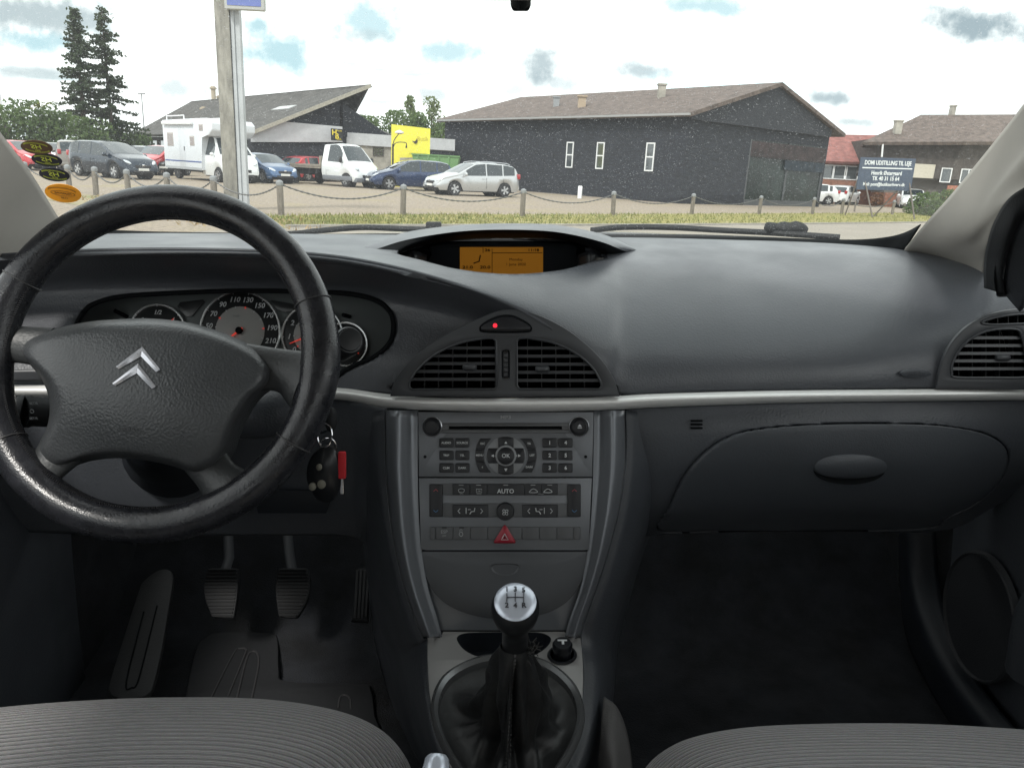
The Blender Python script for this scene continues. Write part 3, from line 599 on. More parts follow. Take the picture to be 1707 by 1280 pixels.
STY = {
 # top outline (x, z) rear -> front; belt outline; side windows (x0, x1, ...) ; windscreen x range; rear window x range
 'wagon': dict(L=4.5, W=1.8, top=[(-2.25, .75), (-2.2, 1.0), (-1.95, 1.45), (-1.5, 1.53), (-.3, 1.56), (.25, 1.5), (1.2, 1.02), (1.9, .86), (2.15, .72), (2.25, .5)], belt=[(-2.25, .7), (-2.1, 1.02), (-.5, .95), (1.1, .90), (2.0, .70), (2.25, .45)], ws=(.28, 1.15), rw=(-2.17, -1.97), win=[(-1.92, -1.28), (-1.2, -.35), (-.25, .78)], wb=1.36, wf=1.36, wr=.32),
 'hatch': dict(L=4.2, W=1.76, top=[(-2.1, .75), (-2.05, .98), (-1.65, 1.38), (-1.1, 1.47), (-.2, 1.49), (.2, 1.44), (1.15, 1.0), (1.8, .84), (2.0, .7), (2.1, .5)], belt=[(-2.1, .7), (-1.95, 1.0), (-.5, .94), (1.05, .88), (1.9, .68), (2.1, .45)], ws=(.22, 1.1), rw=(-2.02, -1.66), win=[(-1.5, -1.25), (-1.15, -.35), (-.25, .7)], wb=1.28, wf=1.3, wr=.32),
 'mpv': dict(L=4.4, W=1.85, top=[(-2.2, .8), (-2.15, 1.1), (-1.85, 1.55), (-1.4, 1.63), (-.3, 1.64), (.2, 1.58), (1.3, 1.08), (1.9, .92), (2.1, .76), (2.2, .5)], belt=[(-2.2, .75), (-2.05, 1.06), (-.5, 1.0), (1.2, .95), (2.0, .74), (2.2, .45)], ws=(.22, 1.22), rw=(-2.12, -1.87), win=[(-1.8, -1.2), (-1.1, -.3), (-.2, .85)], wb=1.32, wf=1.34, wr=.33),
 'van': dict(L=2.5, W=2.0, top=[(-1.25, 2.12), (-.3, 2.18), (-.05, 2.1), (.65, 1.28), (1.05, 1.05), (1.2, .8), (1.25, .5)], belt=[(-1.25, 1.25), (.55, 1.2), (1.0, .95), (1.25, .45)], ws=(-.04, .62), rw=None, win=[(-.85, .25)], wb=None, wf=.55, wr=.34),
}
def make_vehicle(t, sty, body, lowtrim=None, rim=None, front='grille', plate=None, grillem=None, zb=.24, rails=False, seeall=True):
    S = STY[sty]; Lh = S['L'] / 2; hw = S['W'] / 2; n = int(S['L'] / .07); xs = [-Lh + S['L'] * i / n for i in range(n + 1)]
    axles = [a for a in ((-S['wb'] if S['wb'] else None), S['wf']) if a is not None]; wr = S['wr']
    rows = []
    for x in xs:
        e = min(1, (Lh - abs(x)) / .55); w = hw * (.80 + .20 * math.sin(max(0, e) * math.pi / 2) ** .8)
        if sty == 'van' and x < 0: w = hw
        zt = smooth_prof(S['top'], x); bl = min(smooth_prof(S['belt'], x), zt - .02); b0 = zb + (.10 if Lh - abs(x) < .12 else 0)
        for a in axles:
            dx = abs(x - a); 
            if dx < wr + .06: b0 = max(b0, math.sqrt((wr + .06) ** 2 - dx * dx) + wr - .02)
        gh = zt - bl; wt = w * (1 - .36 * min(1, gh / 1.0) ** 1.0 * .8) if gh > .1 else w * .93
        rz2 = zt - min(.07, gh * .5)
        rows.append([(w * .93, b0), (w, b0 + (bl - b0) * .35), (w * 1.0, b0 + (bl - b0) * .7), (w * .975, bl - .015), (w * .955, bl + min(.012, gh * .1)), ((w * .955 + wt) / 2, (bl + rz2) / 2), (wt, rz2), (wt * .86, zt - min(.025, gh * .25)), (wt * .5, zt), (0, zt + .006)])
    NR = 10
    def build(sel, nm, m, off=0.0, par=t, sides=(1, -1)):
        bm = bmesh.new(); any_ = False
        for sd in sides:
            vv = {}
            def gv(i, j):
                if (i, j) not in vv:
                    y, z = rows[i][j]; c = V3((xs[i], y * sd, z))
                    if off:
                        a = V3((xs[min(i + 1, n)], rows[min(i + 1, n)][j][0] * sd, rows[min(i + 1, n)][j][1])) - V3((xs[max(i - 1, 0)], rows[max(i - 1, 0)][j][0] * sd, rows[max(i - 1, 0)][j][1]))
                        jj0, jj1 = max(0, j - 1), min(NR - 1, j + 1); b = V3((0, rows[i][jj1][0] * sd, rows[i][jj1][1])) - V3((0, rows[i][jj0][0] * sd, rows[i][jj0][1]))
                        nn = a.cross(b).normalized()
                        if nn.dot(c - V3((c.x, 0, .6))) < 0: nn = -nn
                        c = c + nn * off
                    vv[(i, j)] = bm.verts.new(c)
                return vv[(i, j)]
            for i in range(n):
                for j in range(NR - 1):
                    if sel(i, j):
                        q = (gv(i, j), gv(i + 1, j), gv(i + 1, j + 1), gv(i, j + 1)); any_ = True
                        bm.faces.new(q if sd < 0 else q[::-1])
            if nm == 'body':
                for i in (0, n):
                    loop = [gv(i, j) for j in range(NR)]; c0 = bm.verts.new((xs[i], 0, rows[i][0][1]))
                    bm.faces.new(loop + [c0])
        if not any_: bm.free(); return None
        return bmlink(nm, bm, m, par, smooth=50)
    xm = lambda i: (xs[i] + xs[i + 1]) / 2
    build(lambda i, j: True, 'body', body)
    ws = S['ws']; build(lambda i, j: ws[0] < xm(i) < ws[1] and j >= 7, 'windscreen', mscreen, .006)
    for k, (a, b) in enumerate(S['win']):
        for sd in (1, -1):
            build(lambda i, j: a < xm(i) < b and j in (4, 5) and rows[i][6][1] - rows[i][4][1] > .12 and rows[i + 1][6][1] - rows[i + 1][4][1] > .12, 'side_window', mscreen, .006, sides=(sd,))
    if S['rw']: build(lambda i, j: S['rw'][0] < xm(i) < S['rw'][1] and j >= 7, 'rear_window', mscreen, .006)
    # wheels
    for a in axles:
        for sd in (1, -1):
            yy = sd * (hw - .12); M = Matrix.Translation((a, yy, wr)) @ Matrix.Rotation(-sd * math.pi / 2, 4, 'X')
            wh = lathe('wheel', [(wr * .62, -.10), (wr * .94, -.105), (wr, -.07), (wr, .07), (wr * .94, .105), (wr * .64, .10), (wr * .62, .06)], mtyre, t, n=28, M=M)
            bm = bmesh.new()
            for k in range(5):
                an = k * 2 * math.pi / 5; p = [(math.cos(an) * r - math.sin(an) * w_, math.sin(an) * r + math.cos(an) * w_, .07) for r, w_ in ((.03, -.025), (wr * .62, -.06), (wr * .62, .06), (.03, .025))]
                prism(bm, p, (0, 0, .03))
            bmesh.ops.create_cone(bm, cap_ends=True, segments=16, radius1=.06, radius2=.05, depth=.05, matrix=Matrix.Translation((0, 0, .085)))
            for r0_ in (wr * .60,):
                ring = []; 
                for k in range(28):
                    an = k * 2 * math.pi / 28; c_, s_ = math.cos(an), math.sin(an); ring.append([bm.verts.new((c_ * r, s_ * r, z)) for r, z in ((r0_, .06), (r0_ * 1.06, .11), (r0_ * 1.10, .08))])
                for k in range(28):
                    A_, B_ = ring[k], ring[(k + 1) % 28]
                    for q in range(2): bm.faces.new((A_[q], B_[q], B_[q + 1], A_[q + 1]))
            bm.transform(M); bmlink('rim', bm, rim or mrim, wh, weld=False)
            bm = bmesh.new(); bmesh.ops.create_cone(bm, cap_ends=True, segments=24, radius1=wr * 1.14, radius2=wr * 1.14, depth=.30, matrix=M @ Matrix.Translation((0, 0, -.20))); bmlink('wheel_well', bm, mblk, t)
    box('underbody', (-Lh + .25, Lh - .25, -hw * .8, hw * .8, zb - .05, zb + .12), mblk, t, bev=.03)
    F = V3((Lh, 0, 0))
    def zt_at(x): return smooth_prof(S['top'], x)
    # head lamps, tail lamps
    hz0 = zt_at(Lh - .18)
    for sd in (1, -1):
        bm = bmesh.new(); bmesh.ops.create_uvsphere(bm, u_segments=16, v_segments=8, radius=1)
        M = Matrix.Translation((Lh - .27, sd * hw * .74, hz0 - .06)) @ Matrix.Rotation(-sd * .62, 4, 'Z') @ Matrix.Rotation(.32, 4, 'Y') @ Matrix.Diagonal((.26, .13 if sty != 'van' else .12, .085 if sty != 'van' else .16, 1))
        bm.transform(M); bmlink('headlight', bm, mlens, t)
        if S['rw']:
            zz = smooth_prof(S['belt'], -Lh + .15)
            box('tail_light', (-Lh - .01, -Lh + .22, sd * hw * .80 - .09, sd * hw * .80 + .09, zz - .12, zz + .12), mtail, t, bev=.03)
        # mirror
        mx_ = S['ws'][1] - .28; zz = smooth_prof(S['belt'], mx_)
        bm = bmesh.new(); bmesh.ops.create_uvsphere(bm, u_segments=12, v_segments=8, radius=1); hh = .09 if sty != 'van' else .17
        bm.transform(Matrix.Translation((mx_, sd * (hw + .1), zz + hh * .9)) @ Matrix.Diagonal((.07, .11, hh, 1))); bx(bm, mx_ - .03, mx_ + .03, min(sd * hw * .93, sd * (hw + .08)), max(sd * hw * .93, sd * (hw + .08)), zz, zz + .05)
        bmlink('mirror', bm, body if sty != 'van' else mblk, t)
    # grille, bumper intake, plate
    box('grille', (Lh - .06, Lh + .012, -hw * .42, hw * .42, .50, .64), grillem or mblk, t, bev=.02)
    box('bumper_intake', (Lh - .06, Lh + .01, -hw * .55, hw * .55, .30, .42), mblk, t, bev=.02)
    box('badge', (Lh + .0, Lh + .02, -.07, .07, .60, .68), mchrome, t, bev=.008)
    box('number_plate', (Lh + .005, Lh + .025, -.26, .26, .40, .51), plate or mplate, t, smooth=0)
    if S['rw']: box('rear_plate', (-Lh - .02, -Lh + .03, -.26, .26, .62, .73), mplate, t, smooth=0); box('rear_bumper', (-Lh - .03, -Lh + .15, -hw * .8, hw * .8, .32, .52), mblk if lowtrim else body, t, bev=.04)
    if lowtrim:
        box('lower_bumper', (Lh - .35, Lh + .02, -hw * .86, hw * .86, .26, .50), lowtrim, t, bev=.05)
    # door lines and handles
    bm = bmesh.new()
    for a, b in S['win'][-2:]:
        for xx in (a - .05,):
            for sd in (1, -1): bx(bm, xx - .006, xx + .006, sd * hw - .01 if sd > 0 else -hw - .004, sd * hw + .004 if sd > 0 else -hw + .01, .36, .86)
    bmlink('door_gap', bm, mblk, t, smooth=0)
    for a, b in S['win'][-2:]:
        for sd in (1, -1): box('door_handle', (a + .02, a + .2, sd * (hw + .005) - .015, sd * (hw + .005) + .015, .80, .83), body, t, bev=.006)
    if rails:
        for sd in (1, -1): tube('roof_rail', spline([V3((-1.75, sd * .56, 1.50)), V3((-1.5, sd * .58, 1.57)), V3((-.4, sd * .60, 1.60)), V3((.1, sd * .58, 1.55)), V3((.2, sd * .57, 1.5))], 4), .02, mrim, t, n=6)
    return t
def place(o, px, py, rz_deg, dist=None):
    if dist: d = RM @ ray(px, py); q = d * (dist / d.y)
    else: q = G(px, py)
    o.location = (q.x, q.y, 0); o.rotation_euler = (0, 0, R(rz_deg)); return o
pnavy = paint('navy_paint', (.015, .035, .10)); psilver = paint('silver_paint', (.50, .51, .52), .5); pblue = paint('steel_blue_paint', (.06, .12, .24)); pdark = paint('charcoal_paint', (.05, .055, .06)); pgrey = paint('warm_grey_paint', (.20, .18, .16)); pred = paint('red_paint', (.45, .02, .03), .1); pwhite = paint('white_car_paint', (.68, .69, .70), 0); pmpv = paint('midnight_paint', (.008, .018, .035))
CARS = [
 ('parked_car', 'silver estate car with roof rails, nearest of the row beside the black hall', 'wagon', psilver, 786, 322, 212, 37.5, dict(rails=True), 'car'),
 ('parked_car', 'navy estate car between the white flatbed truck and the silver estate', 'wagon', pnavy, 682, 314, 207, 41, dict(), 'car'),
 ('parked_car', 'steel blue hatchback between the motorhome and the flatbed truck', 'hatch', pblue, 440, 296, 318, 41.5, dict(), 'car'),
 ('parked_car', 'dark grey hatchback seen from behind, left of the red hatchback', 'hatch', pdark, 476, 288, 100, 51, dict(), 'car'),
 ('parked_car', 'red hatchback half hidden behind the flatbed truck', 'hatch', pred, 522, 288, 60, 49, dict(), 'car'),
 ('parked_car', 'midnight blue people carrier with bright headlights behind the chain posts', 'mpv', pmpv, 190, 293, 331, 36.5, dict(), 'car'),
 ('parked_car', 'black estate car just right of the people carrier', 'wagon', pdark, 243, 286, 318, 45, dict(), 'car'),
 ('parked_car', 'brownish grey hatchback with red tail light left of the people carrier', 'mpv', pgrey, 128, 285, 120, 43, dict(), 'car'),
 ('parked_car', 'white hatchback partly behind the black windscreen stickers', 'hatch', pwhite, 92, 281, 292, 46, dict(), 'car'),
 ('parked_car', 'red car at the far left behind the windscreen pillar edge', 'hatch', pred, 40, 280, 328, 42, dict(), 'car'),
 ('parked_car', 'red car hidden beside the motorhome rear wall', 'mpv', pred, 268, 284, 262, 45, dict(), 'car'),
 ('parked_car', 'white hatchback seen from behind, left of the blue notice board', 'hatch', pwhite, 1404, 335, 52, 62, dict(), 'car'),
 ('parked_car', 'white car front peeking out behind the black hall corner', 'hatch', pwhite, 1345, 335, 180, 58, dict(), 'car'),
 ('parked_car', 'white car behind the green bush and notice board leg', 'hatch', pwhite, 1518, 335, 250, 60, dict(), 'car'),
]
for nm, lab, sty, pm, px, py, rz, dist, kw, cat in CARS:
    t = thing(nm, lab, cat, group='cars parked on the gravel lot'); make_vehicle(t, sty, pm, **kw); place(t, px, py, rz, dist)
# flatbed truck (cab + chassis)
tr = thing('flatbed_truck', 'white car transporter truck with an empty flatbed and grey bumper', 'truck')
pvan = paint('van_white', (.70, .72, .73), 0); mgb = mat('grey_bumper', (.16, .17, .19), .6)
make_vehicle(tr, 'van', pvan, lowtrim=mgb, plate=mplatey, zb=.3, rim=mgrey)
box('sill_trim', (-1.2, 1.0, -1.01, 1.01, .32, .55), mgb, tr, bev=.03)
bm = bmesh.new(); bx(bm, -5.2, -1.3, -1.02, 1.02, .85, .95); bx(bm, -5.2, -1.3, -1.04, -.98, .95, 1.05); bx(bm, -5.2, -1.3, .98, 1.04, .95, 1.05); bx(bm, -1.45, -1.3, -1.0, 1.0, .95, 1.5)
bmlink('flatbed', bm, mat('bed_steel', (.34, .30, .25), .6, metal=.4, var=.2, vs=3), tr, smooth=0)
bm = bmesh.new(); bx(bm, -5.1, -1.2, -.45, -.3, .5, .84); bx(bm, -5.1, -1.2, .3, .45, .5, .84)
for xx in (-4.6, -2.4, -1.8): bx(bm, xx, xx + .1, -.95, .95, .6, .84)
bmlink('chassis', bm, mblk, tr, smooth=0)
for sd in (1, -1):
    M = Matrix.Translation((-3.6, sd * .86, .34)) @ Matrix.Rotation(-sd * math.pi / 2, 4, 'X')
    wh = lathe('wheel', [(.2, -.10), (.32, -.105), (.34, -.07), (.34, .07), (.32, .105), (.2, .10)], mtyre, tr, n=24, M=M); lathe('rim', [(.2, .09), (.15, .07), (.05, .1)], mrim, wh, n=18, M=M)
    box('mudguard', (-4.05, -3.15, sd * .86 - .12, sd * .86 + .12, .74, .80), mblk, tr, bev=.02)
place(tr, 587, 300, 324, 41.5)
# motorhome
mh = thing('motorhome', 'white motorhome with sleeping alcove above the cab and blue side stripe', 'motorhome')
STY['camper'] = dict(STY['van']); make_vehicle(mh, 'camper', pvan, plate=mplate, zb=.3)
mcw = mat('camper_shell', (.66, .69, .73), .45, var=.04, vs=1)
bm = bmesh.new(); out = [(-4.7, .5), (-4.7, 2.85), (-.9, 2.92), (.25, 2.9), (.52, 2.72), (.50, 2.38), (.15, 2.12), (-.55, 2.08), (-.62, .5)]
prism(bm, [(x, -1.12, z) for x, z in out], (0, 2.24, 0)); es = [e for e in bm.edges if e.calc_length() > .3]
bmesh.ops.bevel(bm, geom=list(bm.edges), offset=.05, segments=3, affect='EDGES', profile=.6); bmlink('living_box', bm, mcw, mh)
mbl = mat('camper_blue', (.06, .10, .28), .5)
for sd in (1, -1):
    y0, y1 = (1.115, 1.128) if sd > 0 else (-1.128, -1.115)
    box('stripe', (-4.6, -.68, y0, y1, .86, .92), mbl, mh, smooth=0)
    for a, b, c, d in ((-4.2, -3.55, 1.6, 2.25), (-1.75, -1.3, 1.65, 2.1), (-.75, -.35, 2.35, 2.65)):
        f = box('window', (a, b, y0 * 1.0 if sd > 0 else y0 - .01, y1 + .01 if sd > 0 else y1, c, d), mat('camper_window_frame', (.42, .38, .36), .5), mh, bev=.004); box('pane', (a + .06, b - .06, (1.139 if sd > 0 else -1.143), (1.143 if sd > 0 else -1.139), c + .06, d - .06), mat('camper_pane', (.22, .18, .17), .15, coat=.5), f, smooth=0)
    dr = box('door', (-2.95, -2.3, y0, y1, .62, 2.45), mat('camper_door', (.60, .63, .67), .5), mh, bev=.004); box('door_handle', (-2.4, -2.35, (1.13 if sd > 0 else -1.15), (1.15 if sd > 0 else -1.13), 1.4, 1.6), mblk, dr)
    box('skirt', (-4.6, -.7, y0, y1, .5, .62), mat('camper_grey', (.38, .40, .42), .5), mh, smooth=0)
box('awning', (-4.5, -1.3, -1.27, -1.12, 2.62, 2.78), mwhite, mh, bev=.03); box('awning', (-4.5, -1.3, 1.12, 1.27, 2.62, 2.78), mwhite, mh, bev=.03)
tube('roof_rack', [V3((-4.5, -.95, 2.88)), V3((-4.5, -.95, 3.05)), V3((-2.6, -.95, 3.08)), V3((-2.6, -.95, 2.9))], .03, mwhite, mh, n=6); tube('roof_rack', [V3((-4.5, .95, 2.88)), V3((-4.5, .95, 3.05)), V3((-2.6, .95, 3.08)), V3((-2.6, .95, 2.9))], .03, mwhite, mh, n=6)
box('roof_hatch', (-2.3, -1.6, -.3, .3, 2.9, 3.0), mwhite, mh, bev=.03)
easy_text('mark', 'b', Matrix(((0, 0, 1, .535), (1, 0, 0, .55), (0, 1, 0, 2.5), (0, 0, 0, 1))), .3, mat('mark_red', (.6, .06, .06), .5), mh)
for sd in (1, -1):
    M = Matrix.Translation((-3.5, sd * .95, .34)) @ Matrix.Rotation(-sd * math.pi / 2, 4, 'X')
    wh = lathe('wheel', [(.2, -.10), (.32, -.105), (.34, -.07), (.34, .07), (.32, .105), (.2, .10)], mtyre, mh, n=24, M=M); lathe('rim', [(.2, .09), (.15, .07), (.05, .1)], mrim, wh, n=18, M=M)
box('chassis', (-4.6, -.5, -.8, .8, .4, .52), mblk, mh)
place(mh, 385, 295, 318, 38.5)
# green skip and red container
sk = thing('green_skip', 'green metal waste skip behind the navy estate car', 'skip'); c = W(722, 290, 46.0); z0 = W(718, 260, 46).z
bm = bmesh.new(); prism(bm, [(c.x - 1.0, c.y, .2), (c.x + 1.2, c.y, .2), (c.x + 1.5, c.y, z0), (c.x - 1.25, c.y, z0)], (0, 1.6, 0)); bmlink('tub', bm, mat('green_steel', (.12, .24, .09), .6, var=.15, vs=2), sk, smooth=0)
bm = bmesh.new()
for xx in (-.9, -.3, .3, .9): bx(bm, c.x + xx - .04, c.x + xx + .04, c.y - .06, c.y, .3, z0)
bx(bm, c.x - 1.3, c.x + 1.55, c.y - .05, c.y + .05, z0, z0 + .08); bmlink('rib', bm, MATS['green_steel'], sk, smooth=0)
# =====================================================================
# CABIN (car frame: x right, y forward, z up, eye at the origin)
# =====================================================================
def proj(v):
    d = v.y * cp - v.z * sp; u = v.y * sp + v.z * cp
    return 853.5 + FX * v.x / d, 640 - FX * u / d
class PL:
    def __init__(s, p0, p1, ex=V3((1, 0, 0))):          # p0, p1: (px,py,Y) top and bottom on the plane
        s.o = P(*p0) if not isinstance(p0, Vector) else p0; b = P(*p1) if not isinstance(p1, Vector) else p1
        s.n = ex.cross(s.o - b).normalized()
        if s.n.dot(-s.o) < 0: s.n = -s.n
        s.ex = (ex - s.n * ex.dot(s.n)).normalized(); s.ey = s.n.cross(s.ex).normalized()
        s.M = Matrix(((s.ex.x, s.ey.x, s.n.x, s.o.x), (s.ex.y, s.ey.y, s.n.y, s.o.y), (s.ex.z, s.ey.z, s.n.z, s.o.z), (0, 0, 0, 1)))
    def pt(s, px, py, off=0):
        d = ray(px, py); return d * ((s.o.dot(s.n)) / d.dot(s.n)) + s.n * off
    def rp(s, px, py, h):
        d = ray(px, py); return d * ((s.o.dot(s.n) + h) / d.dot(s.n))
    def Y(s, px, py): return s.pt(px, py).y
    def uv(s, px, py):
        r = s.pt(px, py) - s.o; return V3((r.dot(s.ex), r.dot(s.ey), 0))
    def at(s, px, py, off=0, rot=0):
        u = s.uv(px, py); return s.M @ Matrix.Translation((u.x, u.y, off)) @ Matrix.Rotation(R(rot), 4, 'Z')
    def k(s, px, py): return (s.uv(px + 1, py) - s.uv(px, py)).length
def rrect(x0, y0, x1, y1, r, n=4):
    out = []
    for cx, cy, a0 in ((x1 - r, y0 + r, -90), (x1 - r, y1 - r, 0), (x0 + r, y1 - r, 90), (x0 + r, y0 + r, 180)):
        for i in range(n + 1):
            a = R(a0 + 90 * i / n); out.append((cx + r * math.cos(a), cy + r * math.sin(a)))
    return out
def ell(cx, cy, rx, ry=None, n=32, rot=0):
    ry = ry or rx; c, s = math.cos(R(rot)), math.sin(R(rot))
    return [(cx + rx * math.cos(t) * c - ry * math.sin(t) * s, cy + rx * math.cos(t) * s + ry * math.sin(t) * c) for t in [2 * math.pi * i / n for i in range(n)]]
def sm(pts, n=6, closed=True): return [(p.x, p.y) for p in spline([(a, b, 0) for a, b in pts], n, closed)]
def plate(name, pl, outer, m, parent, holes=(), t=.003, bev=.0006, off=0.0, smooth=35, cabin=True):
    cu = bpy.data.curves.new(name, 'CURVE'); cu.dimensions = '2D'; cu.fill_mode = 'BOTH'; cu.extrude = max(1e-5, t / 2 - bev); cu.bevel_depth = bev; cu.bevel_resolution = 1; cu.offset = -bev
    for poly in [outer] + list(holes):
        s = cu.splines.new('POLY'); s.points.add(len(poly) - 1); s.use_cyclic_u = True
        for p, q in zip(s.points, poly): u = pl.uv(*q); p.co = (u.x, u.y, 0, 1)
    o = bpy.data.objects.new(name, cu); me = bpy.data.meshes.new_from_object(o); bpy.data.objects.remove(o); me.name = name
    bm = bmesh.new(); bm.from_mesh(me); bmesh.ops.remove_doubles(bm, verts=bm.verts, dist=1e-6); bm.transform(pl.M @ Matrix.Translation((0, 0, off - t / 2))); bm.to_mesh(me); bm.free()
    return link(name, me, m, parent, smooth, cabin)
def text(name, s, pl, px, py, h, m, parent, off=.0012, rot=0, sx=1.0, bold=0.0, shear=0, align='CENTER'):
    k = pl.k(px, py) * h / .70
    return easy_text(name, s, pl.at(px, py, off, rot), k, m, parent, ext=.00015, sx=sx, bold=bold, shear=shear, align=align)
def pillow(name, pl, outline, cen, h, m, parent, rings=8, ex=3.0, skirt=.004, off=0, flat=0, dome=None, smooth=60):
    bm = bmesh.new(); pts = [pl.pt(x, y, off) for x, y in outline]; c = pl.pt(*cen, off); n = pl.n; rr = []
    for i in range(rings + 1):
        r = 1 - (1 - flat) * i / rings if flat else 1 - i / rings
        if i == rings and not flat: break
        hh = h * (1 - r ** ex); rr.append([bm.verts.new(c + (p - c) * r + n * hh) for p in pts])
    sk = [bm.verts.new(p - n * skirt) for p in pts]; rr.insert(0, sk); L = len(pts)
    for a, b in zip(rr, rr[1:]):
        for i in range(L): bm.faces.new((a[i], a[(i + 1) % L], b[(i + 1) % L], b[i]))
    ct = bm.verts.new(c + n * h); last = rr[-1]
    for i in range(L): bm.faces.new((last[i], last[(i + 1) % L], ct))
    bm.faces.new(sk[::-1])
    return bmlink(name, bm, m, parent, smooth=smooth)
def resample(rows, nu, nv):
    rr = [spline([V3(p) for p in r], nu) for r in rows]
    cols = [spline([r[i] for r in rr], nv) for i in range(len(rr[0]))]
    return [[cols[i][j] for i in range(len(cols))] for j in range(len(cols[0]))]
def grid_obj(name, g, m, parent, thick=.004, hole=None, inside=None, uv=True, conv=True, dY=0, smooth=60, fn=None, cabin=True):
    bm = bmesh.new(); uvl = bm.loops.layers.uv.new('uv'); nj, ni = len(g), len(g[0])
    def cv(p): return P(p.x, p.y, p.z + dY) if conv else p
    vs = [[bm.verts.new(cv(p)) for p in r] for r in g]
    for j in range(nj - 1):
        for i in range(ni - 1):
            f = bm.faces.new((vs[j][i], vs[j][i + 1], vs[j + 1][i + 1], vs[j + 1][i]))
            for l, (a, b) in zip(f.loops, ((i, j), (i + 1, j), (i + 1, j + 1), (i, j + 1))): l[uvl].uv = (a / (ni - 1), b / (nj - 1))
    hl_ = hole if isinstance(hole, tuple) else (hole,)
    for poly, keep_in in [(h_, False) for h_ in hl_] + [(inside, True)]:
        if poly is None: continue
        dead = []
        for f in bm.faces:
            x, y = proj(f.calc_center_median())
            if inpoly(x, y, poly) != keep_in: dead.append(f)
        b0 = {v for v in bm.verts if v.is_boundary}
        bmesh.ops.delete(bm, geom=dead, context='FACES')
        for v in bm.verts:
            if v.is_boundary and (keep_in or v not in b0):
                x, y = proj(v.co); best = None
                for k in range(len(poly)):
                    ax, ay = poly[k]; bx_, by_ = poly[(k + 1) % len(poly)]; dx, dy = bx_ - ax, by_ - ay; q = max(0, min(1, ((x - ax) * dx + (y - ay) * dy) / (dx * dx + dy * dy + 1e-9)))
                    cx, cy = ax + dx * q, ay + dy * q; dd = (cx - x) ** 2 + (cy - y) ** 2
                    if best is None or dd < best[0]: best = (dd, cx, cy)
                if best[0] < 900: v.co = P(best[1], best[2], v.co.y)
    if fn: fn(bm)
    bmesh.ops.recalc_face_normals(bm, faces=bm.faces); bm.normal_update()
    s = sum(f.normal.dot(-f.calc_center_median()) * f.calc_area() for f in bm.faces)
    if s < 0: bmesh.ops.reverse_faces(bm, faces=bm.faces)
    o = bmlink(name, bm, m, parent, smooth=smooth, weld=False, recalc=False, cabin=cabin)
    if thick:
        md = o.modifiers.new('thickness', 'SOLIDIFY'); md.thickness = thick; md.offset = -1
    return o
def surf(name, rows, nu, nv, m, parent, **k): return grid_obj(name, resample(rows, nu, nv), m, parent, **k)

mdash = mat('dash_vinyl', (.075, .080, .090), .37, bump=.32, bs=420, kind='voronoi', var=.08, vs=5, bd=.0010, rv=.07)
mdash2 = mat('dash_vinyl_grain', (.058, .064, .074), .44, bump=.3, bs=400, kind='voronoi', bd=.0012, var=.1, vs=6)
mmatte = mat('matte_black', (.004, .005, .006), .7, spec=.12)
mtrim = mat('satin_silver', (.90, .90, .88), .28, metal=.2, bump=.05, bs=60)
mstack = mat('graphite_plastic', (.175, .184, .198), .38, metal=.35, bump=.05, bs=500)
mpillar = mat('graphite_gloss', (.19, .202, .22), .32, metal=.4)
mbtn = mat('button_black', (.006, .007, .010), .38)
mbtg = mat('button_grey', (.10, .103, .108), .42, metal=.3)
mtxt = mat('printed_white', (.60, .62, .63), .5); mtxg = mat('printed_grey', (.34, .35, .36), .5)
mlea = mat('steering_leather', (.020, .021, .025), .27, bump=.25, bs=620, kind='voronoi', bd=.0008, var=.3, vs=30, rv=.12)
mair = mat('airbag_vinyl', (.058, .062, .066), .38, bump=.45, bs=440, kind='voronoi', bd=.0011, var=.12, vs=12)
mcarpet = mat('black_carpet', (.009, .0105, .0135), .95, bump=.8, bs=500, var=.6, vs=12, bd=.003)
mrub = mat('rubber_black', (.006, .0072, .009), .7, bump=.2, bs=300)
mdark = mat('footwell_plastic', (.008, .011, .016), .55, bump=.2, bs=300)
mbeige = mat('pillar_fabric', (.39, .365, .33), .8, bump=.2, bs=800, var=.05, vs=6, bd=.0008)
mvent = mat('vent_plastic', (.046, .049, .054), .4)
mredl = mat('red_led', (1, .02, .04), .4, emit=.7)

# ---------- dashboard ----------
dash = thing('dashboard', 'dark grey vinyl dashboard with silver trim strip, vents and glovebox', 'dashboard', (0, 1.0, -.35), cabin=True)
cols = [ # far px,py,Y ; crease px,py,Y
 ((-160, 405, 1.18), (-160, 445, .97)), ((-60, 398, 1.25), (-60, 432, .975)), ((60, 392, 1.31), (60, 424, .98)), ((200, 389, 1.37), (200, 418, .98)), ((350, 389, 1.41), (350, 418, .98)), ((500, 390, 1.44), (500, 424, .975)),
 ((600, 391, 1.455), (600, 436, .97)), ((700, 392, 1.465), (700, 458, .962)), ((800, 393, 1.47), (800, 489, .953)), ((880, 394, 1.47), (880, 526, .947)), ((950, 395, 1.465), (950, 572, .944)), ((1003, 396, 1.46), (1003, 618, .944)), ((1035, 396, 1.455), (1033, 655, .948)),
 ((1110, 397, 1.445), (1110, 655, .953)), ((1220, 400, 1.42), (1220, 652, .957)), ((1350, 404, 1.38), (1350, 650, .958)), ((1470, 412, 1.31), (1470, 648, .958)), ((1560, 424, 1.22), (1545, 647, .958)), ((1640, 443, 1.10), (1610, 646, .957)), ((1680, 468, 1.04), (1680, 646, .956)), ((1720, 500, .99), (1750, 645, .952)), ((1800, 560, .95), (1830, 645, .94))]
fr = spline([V3(c[0]) for c in cols], 9); cr_ = spline([V3(c[1]) for c in cols], 9)
NJ = 56; gg = []
